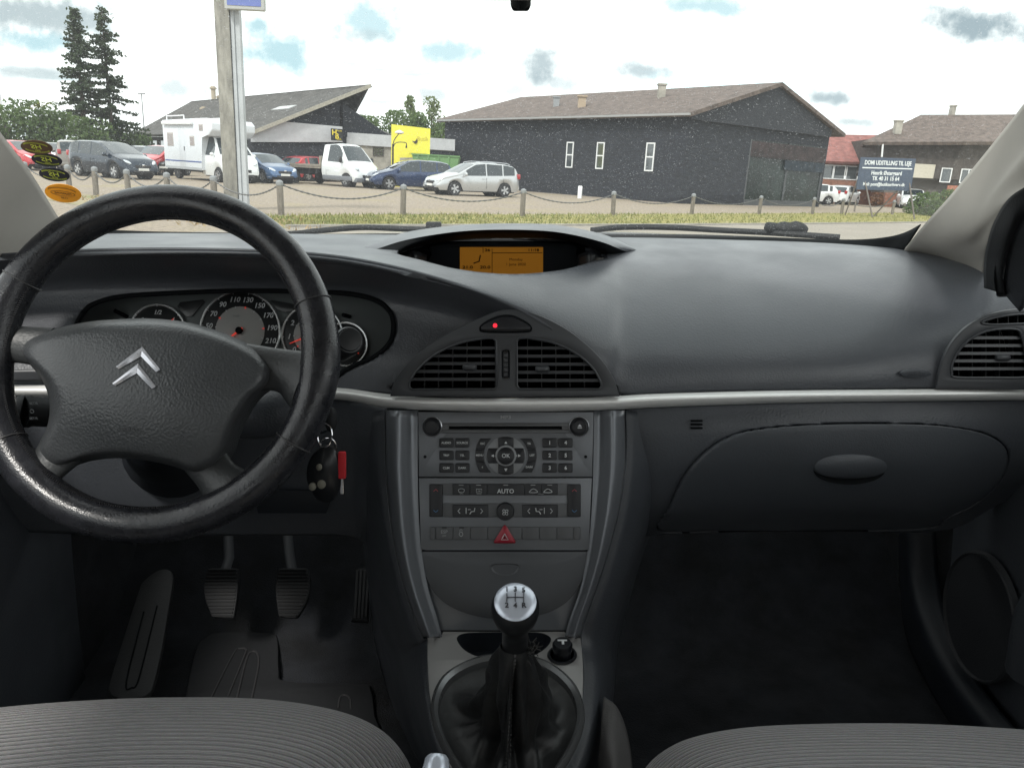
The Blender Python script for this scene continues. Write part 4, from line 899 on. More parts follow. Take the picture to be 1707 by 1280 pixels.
for j in range(NJ + 1):
    th = math.pi / 2 * j / NJ; row = []
    for i, (a, b) in enumerate(zip(fr, cr_)):
        A3, B3 = P(*a), P(*b); e = 1 - .0 
        s_, c_ = math.sin(th), math.cos(th)
        tt = (1 - c_) if True else 0
        x = A3.x + (B3.x - A3.x) * (s_ * .5 + tt * .5); y = A3.y + (B3.y - A3.y) * s_; z = A3.z + (B3.z - A3.z) * tt
        row.append(V3((x, y, z)))
    gg.append(row)
eye_in = sm([(660, 421), (700, 433), (765, 449), (850, 457), (930, 451), (985, 437), (1010, 427), (975, 412), (930, 401), (850, 394), (760, 396), (700, 406)], 8)
fr2 = [(x, y) for x, y in eye_in]
arch_in = sm([(670, 654), (678, 632), (700, 600), (740, 572), (790, 556), (845, 552), (900, 560), (950, 578), (985, 604), (1006, 632), (1012, 654)], 4)
side_in = [(1576, 640), (1580, 600), (1600, 566), (1640, 528), (1700, 518), (1770, 518), (1770, 640)]
grid_obj('upper_panel', gg, mdash, dash, thick=.006, hole=(eye_in, arch_in, side_in), conv=False)
def dashY(px, py):
    best = None
    for r in gg:
        for v in r:
            x, y = proj(v); d_ = (x - px) ** 2 + ((y - py) * 2) ** 2
            if best is None or d_ < best[0]: best = (d_, v.y)
    return best[1]
# display hood (eyelid)
tipL, tipR = (612, 409), (1056, 413)
TL, TR = dashY(608, 412), dashY(1060, 416)
hood = [
 [(608, 412, TL), (690, 400, 1.42), (770, 395, 1.44), (850, 393, 1.45), (930, 395, 1.44), (1000, 402, 1.41), (1060, 416, TR)],
 [(608, 412, TL), (676, 388, 1.34), (765, 376.5, 1.37), (850, 373.5, 1.38), (930, 376.5, 1.37), (1008, 392, 1.32), (1060, 416, TR)],
 [(609, 412.3, TL - .005), (678, 391, 1.27), (765, 379, 1.27), (850, 376, 1.27), (930, 379.5, 1.27), (1006, 395, 1.25), (1059, 416.5, TR - .005)],
 [(625, 416, TL - .02), (682, 399, 1.20), (766, 386, 1.19), (850, 383, 1.19), (928, 387, 1.19), (998, 402, 1.18), (1044, 420, TR - .02)],
 [(652, 421, TL - .03), (692, 407, 1.20), (767, 393, 1.21), (850, 390, 1.21), (927, 393.5, 1.21), (988, 408, 1.19), (1024, 425, TR - .03)],
 [(664, 423, TL - .02), (700, 411, 1.23), (768, 399, 1.26), (850, 397, 1.26), (926, 399, 1.26), (980, 411, 1.22), (1012, 428, TR - .02)],
]
surf('display_hood', hood[:4], 10, 6, mdash, dash, thick=.0)
surf('hood_underside', hood[3:], 10, 6, mmatte, dash, thick=.0)
surf('hood_lining', [[(655, 422, TL - .02), (700, 409, 1.22), (768, 397, 1.25), (850, 395, 1.25), (926, 397, 1.25), (980, 409, 1.21), (1018, 428, TR - .02)], [(640, 430, 1.30), (700, 404, 1.34), (768, 399, 1.35), (850, 398, 1.36), (926, 399, 1.35), (980, 406, 1.34), (1030, 436, 1.30)]], 10, 6, mmatte, dash, thick=.002)
dp = PL((840, 398, 1.325), (840, 470, 1.27))
plate('display_panel', dp, rrect(655, 402, 1020, 500, 8), mmatte, dash, t=.004)
disp = plate('display', dp, sm([(716, 480), (720, 428), (728, 412), (850, 407), (950, 411), (960, 428), (966, 480)], 4), mat('display_bezel', (.03, .033, .038), .35), dash, t=.006, off=.006)
scr = plate('screen', dp, rrect(767, 416, 905, 470, 1), mat('amber_lcd', (.40, .165, .018), .4, emit=.14), disp, t=.001, off=.0072, bev=0)
mlcd = mat('lcd_dark', (.08, .03, .006), .5)
text('lettering', '26', dp, 813, 421.5, 5, mlcd, disp, off=.0078, sx=1.3, bold=.03); text('lettering', '11:18', dp, 889, 421.5, 5, mlcd, disp, off=.0078, sx=1.2, bold=.03)
text('lettering', '21.0', dp, 780, 450, 5.5, mlcd, disp, off=.0078, sx=1.3, bold=.03); text('lettering', '20.0', dp, 809, 450, 5.5, mlcd, disp, off=.0078, sx=1.3, bold=.03)
text('lettering', 'Monday', dp, 860, 437, 5, mlcd, disp, off=.0078); text('lettering', '1 June 2020', dp, 860, 445, 5, mlcd, disp, off=.0078)
for q in ([(820, 419), (821, 419), (821, 470), (820, 470)], [(821, 425.3), (904, 425.3), (904, 426.2), (821, 426.2)], [(805, 417), (806, 417), (806, 426), (805, 426)]): plate('screen_line', dp, q, mlcd, disp, t=.0004, bev=0, off=.0078)
tube('seat_mark', [dp.pt(790, 443, .0078), dp.pt(799, 440, .0078), dp.pt(801, 430, .0078)], .0012, mlcd, disp, n=6)
for x in (690, 985):
    surf('side_pod', [[(x - 22, 425, 1.27), (x, 418, 1.25), (x + 22, 425, 1.27)], [(x - 22, 470, 1.27), (x, 470, 1.24), (x + 22, 470, 1.27)]], 6, 6, mat('display_bezel', (.03, .033, .038), .35), dash)
# fascia left of the crease, with the cluster opening
FC = [(-160, 445, .97), (-60, 432, .975), (60, 424, .98), (200, 418, .98), (350, 418, .98), (500, 424, .975), (600, 436, .97), (700, 458, .962), (800, 489, .953), (880, 526, .947), (950, 572, .944), (1003, 618, .944), (1035, 657, .948)]
bot = [(-160, 648, .96), (-60, 648, .965), (60, 648, .97), (200, 648, .975), (350, 648, .975), (500, 648, .97), (600, 652, .965), (700, 662, .955), (800, 665, .95), (880, 665, .95), (950, 664, .95), (1003, 663, .95), (1036, 661, .952)]
rows = [FC]
for f, dep in ((.09, .035), (.22, .085), (.36, .085), (.55, .06), (.78, .02)):
    row = []
    for a, b in zip(FC, bot):
        dpth = dep * max(0.05, min(1, (a[0] * -1 + 1000) / 450)); yy = a[1] + (b[1] - a[1]) * f; row.append((a[0], yy, a[2] + (b[2] - a[2]) * f + dpth))
    rows.append(row)
rows.append(bot)
clus = sm([(140, 520), (160, 505), (205, 494), (300, 488), (400, 485), (500, 486), (575, 489), (625, 500), (650, 520), (656, 548), (648, 574), (622, 596), (585, 612), (540, 640), (480, 668), (300, 672), (150, 660), (120, 600), (125, 550)], 8)
surf('fascia', rows, 12, 10, mdash, dash, hole=(clus, arch_in), thick=.004)
# ---------- instrument cluster ----------
cl = PL((400, 488, 1.125), (400, 650, 1.065))
clu = thing('instrument_cluster', 'grey instrument cluster with speedometer, fuel and rev gauges behind the steering wheel', 'instrument cluster', (-.38, 1.1, -.24), cabin=True)
plate('cluster_panel', cl, sm([(100, 520), (160, 497), (205, 484), (400, 476), (575, 480), (635, 490), (668, 520), (672, 560), (650, 600), (600, 640), (540, 690), (100, 690)], 4), mat('cluster_grey', (.14, .155, .155), .5), clu, t=.004)
# recess wall between fascia and plate
bm = bmesh.new(); n_ = len(clus); ra_, rb_ = [], []
def fascY(x, y):
    best = min(((abs(p[0] - x), i) for i, p in enumerate(FC)))[1]; a = FC[best]; b = bot[best]; f = max(0, min(1, (y - a[1]) / (b[1] - a[1])))
    dd = lerp_prof([(0, 0), (.09, .035), (.22, .085), (.36, .085), (.55, .06), (.78, .02), (1, 0)], f); return a[2] + (b[2] - a[2]) * f + dd * max(.05, min(1, (1000 - x) / 450))
for x, y in clus: ra_.append(bm.verts.new(P(x, y, fascY(x, y) - .002))); rb_.append(bm.verts.new(P(380 + (x - 380) * 1.0, y, cl.Y(x, y))))
for i in range(n_): bm.faces.new((ra_[i], ra_[(i + 1) % n_], rb_[(i + 1) % n_], rb_[i]))
bmlink('recess_wall', bm, mmatte, clu)
bm = bmesh.new(); tube_bm(bm, [P(x, y, fascY(x, y) - .001) for x, y in clus] + [P(clus[0][0], clus[0][1], fascY(*clus[0]))], .0035, 8); bmlink('bezel_rim', bm, mmatte, clu)
mdial = mat('dial_black', (.012, .014, .015), .45); mdialc = mat('dial_grey', (.40, .40, .385), .45); mring = mat('dial_ring', (.82, .84, .84), .25, metal=.7); mneed = mat('needle_red', (.75, .05, .03), .4, emit=.25)
def gauge(cx, cy, r, labels, a0, a1, needle=None, inner=.62, ticks=0, th=9, lr=.80, lab=None):
    g_ = plate('gauge', cl, ell(cx, cy, r, n=48), mdial, clu, t=.003, off=.004)
    if lab: g_['label'] = lab
    bm = bmesh.new(); k = [cl.pt(x, y, .005) for x, y in ell(cx, cy, r, n=48)]; tube_bm(bm, k + [k[0], k[1]], .0019, 6, cap=False); bmlink('ring', bm, mring, g_)
    if inner: plate('dial_centre', cl, ell(cx, cy, r * inner, n=40), mdialc, g_, t=.001, off=.0052, bev=.0003)
    for i, s in enumerate(labels):
        a = R(a0 + (a1 - a0) * i / (len(labels) - 1)); x, y = cx + r * lr * math.sin(a), cy - r * lr * math.cos(a)
        if s: text('numeral', s, cl, x, y, th, mtxt, g_, off=.0045, shear=.2, bold=.02)
        for q, w_, c_ in ((1.0, .7, mtxt), (inner, 1.6, mtxt if i % 3 else mneed)):
            if not q: continue
            p0 = cl.pt(cx + r * q * .93 * math.sin(a), cy - r * q * .93 * math.cos(a), .0062); p1 = cl.pt(cx + r * q * 1.0 * math.sin(a), cy - r * q * 1.0 * math.cos(a), .0062); tube('tick', [p0, p1], .0004 * w_ + .0002, c_, g_, n=5)
    if needle is not None:
        a = R(needle); p0 = cl.pt(cx - r * .1 * math.sin(a), cy + r * .1 * math.cos(a), .009); p1 = cl.pt(cx + r * .78 * math.sin(a), cy - r * .78 * math.cos(a), .009)
        tube('needle', [p0, p0.lerp(p1, .4), p1], [.0016, .0013, .0005], mneed, g_, n=6)
        plate('needle_hub', cl, ell(cx, cy, r * .09, n=16), mmatte, g_, t=.004, off=.011)
    return g_
gauge(402, 553, 66, ['10', '30', '50', '70', '90', '110', '130', '150', '170', '190', '210'], -128, 108, needle=-128, lr=.80, th=8.3, lab='large round speedometer with grey centre')
gauge(265, 556, 47, ['0', '1/2', '1'], -50, 50, needle=52, inner=.0, th=7, lr=.72, lab='small half hidden fuel gauge left of the speedometer')
gauge(522, 560, 50, ['0', '1', '2', '3', '4', '5', '6'], -128, 80, needle=-112, lr=.78, th=8.5, lab='round rev counter behind the wheel rim')
gauge(577, 575, 36, ['', '', ''], 60, 160, needle=125, inner=0, lab='small temperature dial at the right end')
for pts in ([(297, 512), (302, 505), (340, 500), (343, 504), (322, 528), (312, 529)], [(450, 503), (455, 501), (487, 507), (502, 514), (498, 519), (475, 522), (462, 516)]): plate('warning_window', cl, pts, mat('smoked_window', (.03, .032, .033), .3), clu, t=.002, off=.004)
text('lettering', 'km/h', cl, 396, 528, 4, mtxg, clu, off=.0058)
tube('reset_pin', [cl.pt(212, 528, 0), cl.pt(203, 523, .02)], .003, mmatte, clu, n=8); tube('reset_pin', [cl.pt(583, 528, 0), cl.pt(577, 530, .02)], .003, mmatte, clu, n=8)
# ---------- silver trim strip ----------
top = [(-160, 640, .955), (0, 641, .962), (200, 642, .972), (400, 643, .972), (560, 646, .965), (640, 656, .952), (720, 662, .944), (850, 663, .942), (1000, 661, .943), (1100, 656, .950), (1300, 651, .955), (1500, 649, .955), (1707, 647, .95), (1800, 646, .945)]
botm = [(-160, 663, .955), (0, 664, .962), (200, 664, .972), (400, 664, .972), (560, 666, .965), (640, 679, .952), (720, 684, .944), (850, 686, .942), (1000, 684, .943), (1100, 679, .950), (1300, 672, .955), (1500, 669, .955), (1707, 667, .95), (1800, 666, .945)]
mid = [(a[0], a[1] * .62 + b[1] * .38, a[2] - .010) for a, b in zip(top, botm)]; mid2 = [(a[0], a[1] * .25 + b[1] * .75, a[2] - .008) for a, b in zip(top, botm)]
surf('trim_strip', [top, mid, mid2, botm], 6, 5, mtrim, dash, thick=.004)
# ---------- centre vent panel ----------
vp = PL((842, 520, .952), (842, 657, .938))
arch = sm([(651, 660), (656, 640), (672, 614), (698, 588), (735, 562), (782, 538), (822, 521), (845, 516), (870, 517), (905, 528), (945, 549), (982, 578), (1008, 606), (1024, 634), (1032, 660)], 5, False)
holeL = sm([(683, 645), (684.5, 634), (700, 612), (728, 589), (768, 571), (812, 563)], 5, False) + [(822, 563.5), (827, 568)] + [(828.5, 643), (824, 648), (688, 648.5)]
holeR = [(861.5, 568), (866, 563.5)] + sm([(878, 562.5), (922, 571), (962, 590), (988, 613), (1000, 634), (1002, 643)], 5, False) + [(998, 648), (867, 648), (861.5, 642)]
tw = rrect(836.5, 583, 849.5, 631, 4)
vpan = plate('vent_panel', vp, arch, mvent, dash, holes=[holeL, holeR, tw], t=.008, bev=.0015, off=.004)
def vent(pl, hole, bars, vanes, tab, depth=.045, br=.0019):
    mduct = mat('duct_black', (.001, .001, .001), 1, spec=0)
    v = plate('air_vent', pl, hole, mduct, dash, t=.002, off=-depth); xs_ = [p[0] for p in hole]; x0, x1 = min(xs_), max(xs_)
    bm = bmesh.new(); a_ = [bm.verts.new(pl.pt(x, y, -.002)) for x, y in hole]; b_ = [bm.verts.new(pl.pt(x, y, -depth)) for x, y in hole]
    for i in range(len(hole)): bm.faces.new((a_[i], a_[(i + 1) % len(hole)], b_[(i + 1) % len(hole)], b_[i]))
    bmlink('vent_duct', bm, mduct, v)
    ring = [pl.pt(x, y, .004) for x, y in hole]; bm = bmesh.new(); tube_bm(bm, ring + [ring[0]], .0016, 6); bmlink('vent_rim', bm, mvent, v)
    for y in bars:
        cx = [hole[i][0] + (y - hole[i][1]) / (hole[(i + 1) % len(hole)][1] - hole[i][1]) * (hole[(i + 1) % len(hole)][0] - hole[i][0]) for i in range(len(hole)) if (hole[i][1] > y) != (hole[(i + 1) % len(hole)][1] > y)]
        if len(cx) < 2: continue
        bm = bmesh.new(); p, q = pl.pt(min(cx), y, 0), pl.pt(max(cx), y, 0); h_ = br
        prism(bm, [p + pl.ey * h_, p - pl.ey * h_ + pl.n * .001, p - pl.ey * h_ * 1.0 - pl.n * .006, p + pl.ey * h_ * .6 - pl.n * .007], q - p); bmlink('slat', bm, mvent, v, smooth=0)
    ys = [p[1] for p in hole]
    for x in vanes:
        cy = [hole[i][1] + (x - hole[i][0]) / (hole[(i + 1) % len(hole)][0] - hole[i][0]) * (hole[(i + 1) % len(hole)][1] - hole[i][1]) for i in range(len(hole)) if (hole[i][0] > x) != (hole[(i + 1) % len(hole)][0] > x)]
        if len(cy) < 2: continue
        bm = bmesh.new(); p, q = pl.pt(x, min(cy), -.013), pl.pt(x, max(cy), -.013); prism(bm, [p - pl.ex * .0006, p + pl.ex * .0006, p + pl.ex * .0006 - pl.n * .012, p - pl.ex * .0006 - pl.n * .012], q - p); bmlink('vane', bm, mat('vane_grey', (.012, .013, .014), .5), v, smooth=0)
    if tab: pillow('vent_tab', pl, rrect(tab[0] - 12, tab[1] - 5, tab[0] + 12, tab[1] + 5, 4), tab, .004, mvent, v, off=.003)
    return v
v1 = vent(vp, holeL, (580, 593, 606, 619, 632, 644.5)[:5], range(705, 828, 24), (783, 612)); v2 = vent(vp, holeR, (580, 593.5, 607, 620.5, 634), range(880, 1000, 24), (904, 615))
v1['label'] = 'left air vent of the centre pair'; v2['label'] = 'right air vent of the centre pair'
thw = plate('thumbwheel', vp, rrect(838.5, 586, 847.5, 629, 3), mbtn, dash, t=.004, off=.001, bev=.001)
for y in (592, 600, 608, 616, 624): plate('rib', vp, rrect(839.5, y - 2.6, 846.5, y + 2.6, 1), mvent, thw, t=.003, off=.0035)
led = plate('sensor_pod', vp, sm([(802, 547), (806, 541), (825, 531), (843, 527), (860, 530), (880, 541), (884, 547), (878, 551), (843, 552), (808, 551)], 4), mbtn, dash, t=.005, off=.0065, bev=.0015)
plate('alarm_light', vp, ell(825.5, 542, 3.6, n=12), mredl, led, t=.001, off=.0075, bev=.0003)
plate('sensor_pod_groove', vp, sm([(799, 548), (804, 539), (824, 528), (843, 524), (861, 527), (882, 539), (887, 548), (880, 554), (843, 555), (806, 554)], 4), mmatte, led, t=.001, off=.0046)
# ---------- right vent ----------
rp = PL((1640, 530, .960), (1640, 650, .945), ex=V3((1, -.12, 0)).normalized())
slot = sm([(1634, 538), (1650, 531), (1680, 525), (1708, 523), (1740, 524), (1735, 537), (1690, 540), (1650, 541)], 4)
holeV = sm([(1584.5, 622), (1586, 604), (1600, 579), (1623, 560), (1650, 550), (1690, 548.5), (1701, 560), (1708, 590), (1710, 622), (1704, 628.5), (1650, 629), (1592, 628.5)], 5)
plate('side_vent_panel', rp, sm([(1558, 648), (1566, 612), (1578, 580), (1600, 552), (1630, 531), (1665, 519), (1707, 514), (1800, 512)], 5, False) + [(1800, 650)], mvent, dash, holes=[holeV, slot], t=.008, bev=.002, off=.004)
v3 = vent(rp, holeV, (563, 576, 589, 601.5, 614.5), range(1606, 1700, 23), (1671, 596)); v3['label'] = 'air vent at the right end of the dashboard'
v4 = vent(rp, slot, (), (1655, 1672, 1690, 1706), None, depth=.02); v4['label'] = 'narrow slot vent above the right air vent'
plate('embossed_oval', PL((1524, 560, .962), (1524, 645, .956)), ell(1525, 622, 26, 7.5), mdash2, dash, t=.004, off=.0035, bev=.001)
text('lettering', 'AIRBAG', PL((1524, 560, .962), (1524, 645, .956)), 1525, 622, 7, mdash, dash, off=.0045, sx=1.0)
# ---------- lower right: glovebox ----------
lr = [[(1046, 681, .965), (1100, 679, .962), (1250, 673, .962), (1400, 670, .962), (1560, 668, .962), (1700, 667, .957), (1800, 666, .95)],
 [(1050, 730, .962), (1100, 728, .95), (1250, 722, .945), (1400, 720, .945), (1560, 718, .945), (1700, 712, .945), (1800, 705, .94)],
 [(1054, 790, .965), (1104, 790, .95), (1250, 786, .945), (1400, 784, .942), (1560, 780, .942), (1700, 755, .945), (1800, 735, .94)],
 [(1052, 850, .98), (1096, 850, .97), (1250, 846, .968), (1400, 845, .966), (1560, 842, .966), (1690, 795, .96), (1800, 760, .95)],
 [(1046, 905, 1.02), (1090, 892, 1.02), (1250, 886, 1.02), (1400, 885, 1.02), (1575, 884, 1.02), (1670, 838, 1.0), (1800, 790, .99)]]
lid = sm([(1101, 884), (1116, 850), (1136, 806), (1164, 768), (1200, 738), (1240, 721), (1300, 712), (1380, 707.5), (1460, 706.5), (1540, 708), (1600, 714), (1645, 725), (1672, 742), (1680, 764), (1672, 792), (1650, 820), (1615, 845), (1578, 862), (1540, 880), (1320, 884.5), (1200, 884.5)], 6)
lidc = (1390, 800); lidbig = [(lidc[0] + (x - lidc[0]) * 1.007, lidc[1] + (y - lidc[1]) * 1.022) for x, y in lid]
surf('lower_panel', lr, 26, 24, mdash2, dash, hole=lidbig, thick=.008)
gb = surf('glovebox_lid', lr, 26, 24, mat('lid_plastic', (.054, .060, .069), .42, bump=.2, bs=500, var=.08, vs=5), dash, inside=lid, thick=.008, dY=-.009)
surf('glovebox_gap', [[(x, y, Y + .02) for x, y, Y in r] for r in lr], 5, 5, mmatte, gb, thick=.0)
hp = PL((1414, 735, .9405), (1414, 790, .9385))
pillow('handle_recess', hp, ell(1413, 780, 60, 25, n=40), (1413, 780), -.006, mmatte, gb, rings=6, ex=2, skirt=.004, off=.0055)
pillow('handle', hp, ell(1414, 774, 60, 20.5, n=40), (1414, 774), .005, mat('lid_plastic', (.03, .032, .037), .45), gb, rings=6, ex=2.5, skirt=.008, off=.0085)
gp = PL((1160, 690, .9515), (1160, 720, .950))
for y in (700, 706, 712): plate('demister_slot', gp, rrect(1150, y - 1.5, 1170, y + 1.5, 1.2), mmatte, dash, t=.002, off=.005, bev=.0003)
# ---------- lower left knee panel ----------
kn = [[(-160, 664, .965), (0, 664, .972), (200, 665, .98), (400, 665, .98), (560, 667, .975), (600, 672, .967), (643, 681, .96)],
 [(-160, 740, .955), (0, 740, .965), (200, 740, .98), (400, 742, .98), (560, 745, .97), (600, 748, .965), (645, 752, .945)],
 [(-160, 820, .965), (0, 825, .97), (200, 832, .99), (400, 838, .99), (560, 842, .985), (605, 850, .975), (652, 856, .925)],
 [(-160, 880, .99), (0, 885, 1.0), (200, 893, 1.02), (400, 893, 1.02), (560, 893, 1.02), (606, 905, 1.01), (660, 930, .915)]]
surf('knee_panel', kn, 10, 10, mdash2, dash, thick=.006)
surf('left_vent_edge', [[(-60, 618, .955), (0, 617, .955), (70, 616, .96)], [(-60, 636, .952), (0, 636, .952), (75, 636, .96)]], 5, 4, mvent, dash)
bm = bmesh.new(); kpl = PL((520, 800, .975), (520, 840, .978)); plate('fuse_cover', kpl, [(425, 815), (560, 815), (545, 852), (432, 852)], mdark, dash, t=.004, off=.006)
bm.free()
# ---------- centre console ----------
con = thing('centre_console', 'graphite grey centre console with curved side pillars and storage lid', 'centre console', (0, .8, -.6), cabin=True)
SP = PL((842, 686, .950), (842, 1045, .862))
def st(rows_px, offs):      # rows of (px,py) with per-row offset -> surf rows on the stack plane
    return [[(x, y, SP.Y(x, y) - o) for x, y in r] for r, o in zip(rows_px, offs)]
ys = [684, 740, 785, 840, 894, 945, 988, 1030, 1061]
oL = [642, 642.5, 643, 648, 654, 664, 676, 691, 704]; iL = [697, 697, 697, 698, 701, 707, 716, 729, 737]
oR = [1042, 1043, 1042, 1034, 1021, 1006, 991, 976, 967]; iR = [989, 989, 988, 986, 982, 975, 965, 950, 941]
def mixr(a, b, f): return [(x0 + (x1 - x0) * f, y) for x0, x1, y in zip(a, b, ys)]
for o_, i_ in ((oL, iL), (oR, iR)):
    surf('stack_pillar', st([mixr(o_, i_, 0), mixr(o_, i_, .06), mixr(o_, i_, .35), mixr(o_, i_, .62), mixr(o_, i_, .8), mixr(o_, i_, 1)], [-.012, .004, .017, .010, .003, .001]), 5, 6, mpillar, con, thick=.006)
plate('stack_base', SP, [(690, 905), (992, 905), (975, 960), (944, 1052), (734, 1052), (705, 960)], mpillar, con, t=.004, off=-.005)
plate('stack_backing', SP, [(690, 682), (996, 682), (990, 930), (694, 930)], mmatte, con, t=.004, off=-.008)
lidp = [(703, 919), (979, 919)] + sm([(979, 919), (975, 950), (962, 981), (938, 1007), (900, 1024), (842, 1031), (786, 1024), (745, 1006), (719, 979), (707, 949), (703, 919)], 6, False)[1:-1]
plate('lid_gap', SP, [(842 + (x - 842) * 1.016, 965 + (y - 965) * 1.03) for x, y in lidp], mmatte, con, t=.002, off=-.0035)
slid = pillow('storage_lid', SP, lidp, (842, 965), .004, mat('lid_graphite', (.085, .09, .098), .42, metal=.3), con, rings=6, ex=6, skirt=.006, off=.001)
pillow('finger_recess', SP, sm([(819, 940), (842, 938), (865, 940), (861, 952), (842, 958), (823, 952)], 4), (842, 945), -.004, mat('lid_graphite', (.085, .09, .098), .42), slid, rings=4, ex=2, skirt=.001, off=.0062)
# textured outer flanks
surf('console_flank', [[(642, 684, .957), (643, 785, .932), (654, 894, .904), (676, 988, .883), (704, 1062, .866), (712, 1070, .858), (714, 1150, .80), (730, 1225, .745), (760, 1295, .70), (800, 1370, .65)],
 [(622, 688, .962), (626, 790, .94), (640, 896, .915), (660, 990, .895), (684, 1066, .88), (694, 1085, .875), (700, 1150, .82), (716, 1230, .765), (745, 1300, .72), (785, 1370, .66)],
 [(600, 692, .985), (604, 795, .985), (612, 890, .985), (622, 960, .98), (640, 1050, .98), (655, 1100, .97), (668, 1160, .95), (690, 1240, .93), (715, 1300, .90), (740, 1370, .85)],
 [(590, 700, 1.05), (596, 800, 1.08), (604, 890, 1.12), (612, 960, 1.14), (622, 1050, 1.16), (632, 1100, 1.14), (650, 1170, 1.08), (672, 1240, 1.02), (690, 1300, .97), (700, 1370, .92)]], 6, 6, mdash2, con, thick=.005)
surf('console_flank', [[(1043, 684, .957), (1043, 754, .941), (1032, 847, .916), (1007, 941, .895), (982, 1015, .878), (967, 1063, .866), (972, 1110, .83), (968, 1180, .78), (955, 1240, .74), (925, 1300, .70), (890, 1370, .65)],
 [(1060, 686, .962), (1062, 760, .945), (1052, 850, .922), (1028, 945, .90), (1003, 1020, .885), (995, 1072, .875), (1003, 1120, .84), (1000, 1190, .79), (990, 1245, .75), (965, 1305, .71), (925, 1370, .66)],
 [(1092, 692, .98), (1100, 770, .975), (1080, 860, .965), (1050, 950, .95), (1026, 1030, .94), (1018, 1080, .93), (1020, 1130, .90), (1015, 1200, .86), (1008, 1250, .83), (1000, 1310, .80), (980, 1370, .75)],
 [(1110, 700, 1.05), (1112, 780, 1.08), (1092, 865, 1.1), (1062, 955, 1.12), (1040, 1035, 1.13), (1030, 1085, 1.12), (1026, 1135, 1.08), (1018, 1205, 1.02), (1010, 1255, .98), (1003, 1315, .94), (985, 1370, .88)]], 6, 6, mdash2, con, thick=.005)
# gear plate
CP = PL(P(842, 1052, .868), P(842, 1052, .868) + V3((0, -.25, -.035)))
def solveplate(): pass
cpo = [(712.5, 1062), (733, 1062), (739, 1052), (941, 1052), (948, 1062), (967.6, 1062)] + sm([(967.6, 1062), (972, 1110), (970, 1170), (958, 1232), (928, 1300), (880, 1370), (842, 1390), (800, 1370), (760, 1300), (733, 1232), (718, 1170), (713, 1110), (712.5, 1062)], 5, False)[1:-1]
egg = sm([(848, 1101), (905, 1112), (948, 1145), (965, 1186), (958, 1232), (925, 1290), (880, 1330), (846, 1340), (812, 1330), (768, 1285), (736, 1228), (727, 1180), (745, 1137), (792, 1109)], 5)
cup = sm([(762, 1066), (768, 1057), (790, 1054), (842, 1053.5), (895, 1054), (914, 1059), (918, 1068), (905, 1083), (880, 1095), (842, 1099), (800, 1094), (775, 1083)], 4)
sock = ell(937, 1092, 23, 15, n=28)
mgp = mat('gear_plate_grey', (.31, .305, .30), .42, metal=.3, bump=.05, bs=500)
plate('gear_plate', CP, cpo, mgp, con, holes=[egg, cup, sock], t=.004, bev=.001)
def well(name, outline, depth, m, par, shrink=.9):
    bm = bmesh.new(); n = CP.n; c = sum((CP.pt(*p) for p in outline), V3()) / len(outline); rr = []
    for f, s in ((0, 1), (.35, .97), (.8, .93), (1, shrink), (1.0, .4)): rr.append([bm.verts.new(c + (CP.pt(*p) - c) * s - n * depth * f) for p in outline])
    L = len(outline)
    for a, b in zip(rr, rr[1:]):
        for i in range(L): bm.faces.new((a[i], a[(i + 1) % L], b[(i + 1) % L], b[i]))
    bm.faces.new(rr[-1]); return bmlink(name, bm, m, par)
well('cup_tray', cup, .03, mdark, con, .85)
so_ = well('power_socket', sock, .02, mmatte, con, .9)
bm = bmesh.new(); k = [CP.pt(x, y, .001) for x, y in ell(937, 1092, 22, 14.5, n=28)]; tube_bm(bm, k + [k[0]], .0022, 6); bmlink('socket_ring', bm, mbtn, so_)
def axisM(o, ax):
    ax = ax.normalized(); a = ax.orthogonal().normalized(); a = V3((1, 0, 0)) - ax * ax.x; a.normalize(); b = ax.cross(a)
    return Matrix(((a.x, b.x, ax.x, o.x), (a.y, b.y, ax.y, o.y), (a.z, b.z, ax.z, o.z), (0, 0, 0, 1)))
sk_ = lathe('socket_plug', [(.011, -.015), (.0115, .006), (.0125, .009), (.0128, .017), (.011, .020), (.004, .0205)], mbtn, so_, M=axisM(CP.pt(937, 1092, 0), V3((0, -.1, 1))))
tp = CP.pt(937, 1092, 0) + V3((0, -.1, 1)).normalized() * .021
bm = bmesh.new(); M = axisM(tp, V3((0, -.1, 1))); bx(bm, -.006, .006, .002, .0045, 0, .0004, M); bx(bm, -.001, .002, -.004, .002, 0, .0004, M); bmlink('plug_mark', bm, mtxt, so_)
eggbig = [(846 + (x - 846) * 1.12, 1215 + (y - 1215) * 1.10) for x, y in egg]
bm = bmesh.new(); L = len(egg); rr = []
for s, h_ in ((1.08, .0005), (1.065, .006), (1.02, .009), (.97, .006), (.955, -.004)):
    rr.append([bm.verts.new(CP.pt(846 + (x - 846) * s, 1215 + (y - 1215) * s, h_)) for x, y in egg])
for a, b in zip(rr, rr[1:]):
    for i in range(L): bm.faces.new((a[i], a[(i + 1) % L], b[(i + 1) % L], b[i]))
bmlink('boot_bezel', bm, mat('bezel_graphite', (.16, .165, .17), .25, metal=.5), con)

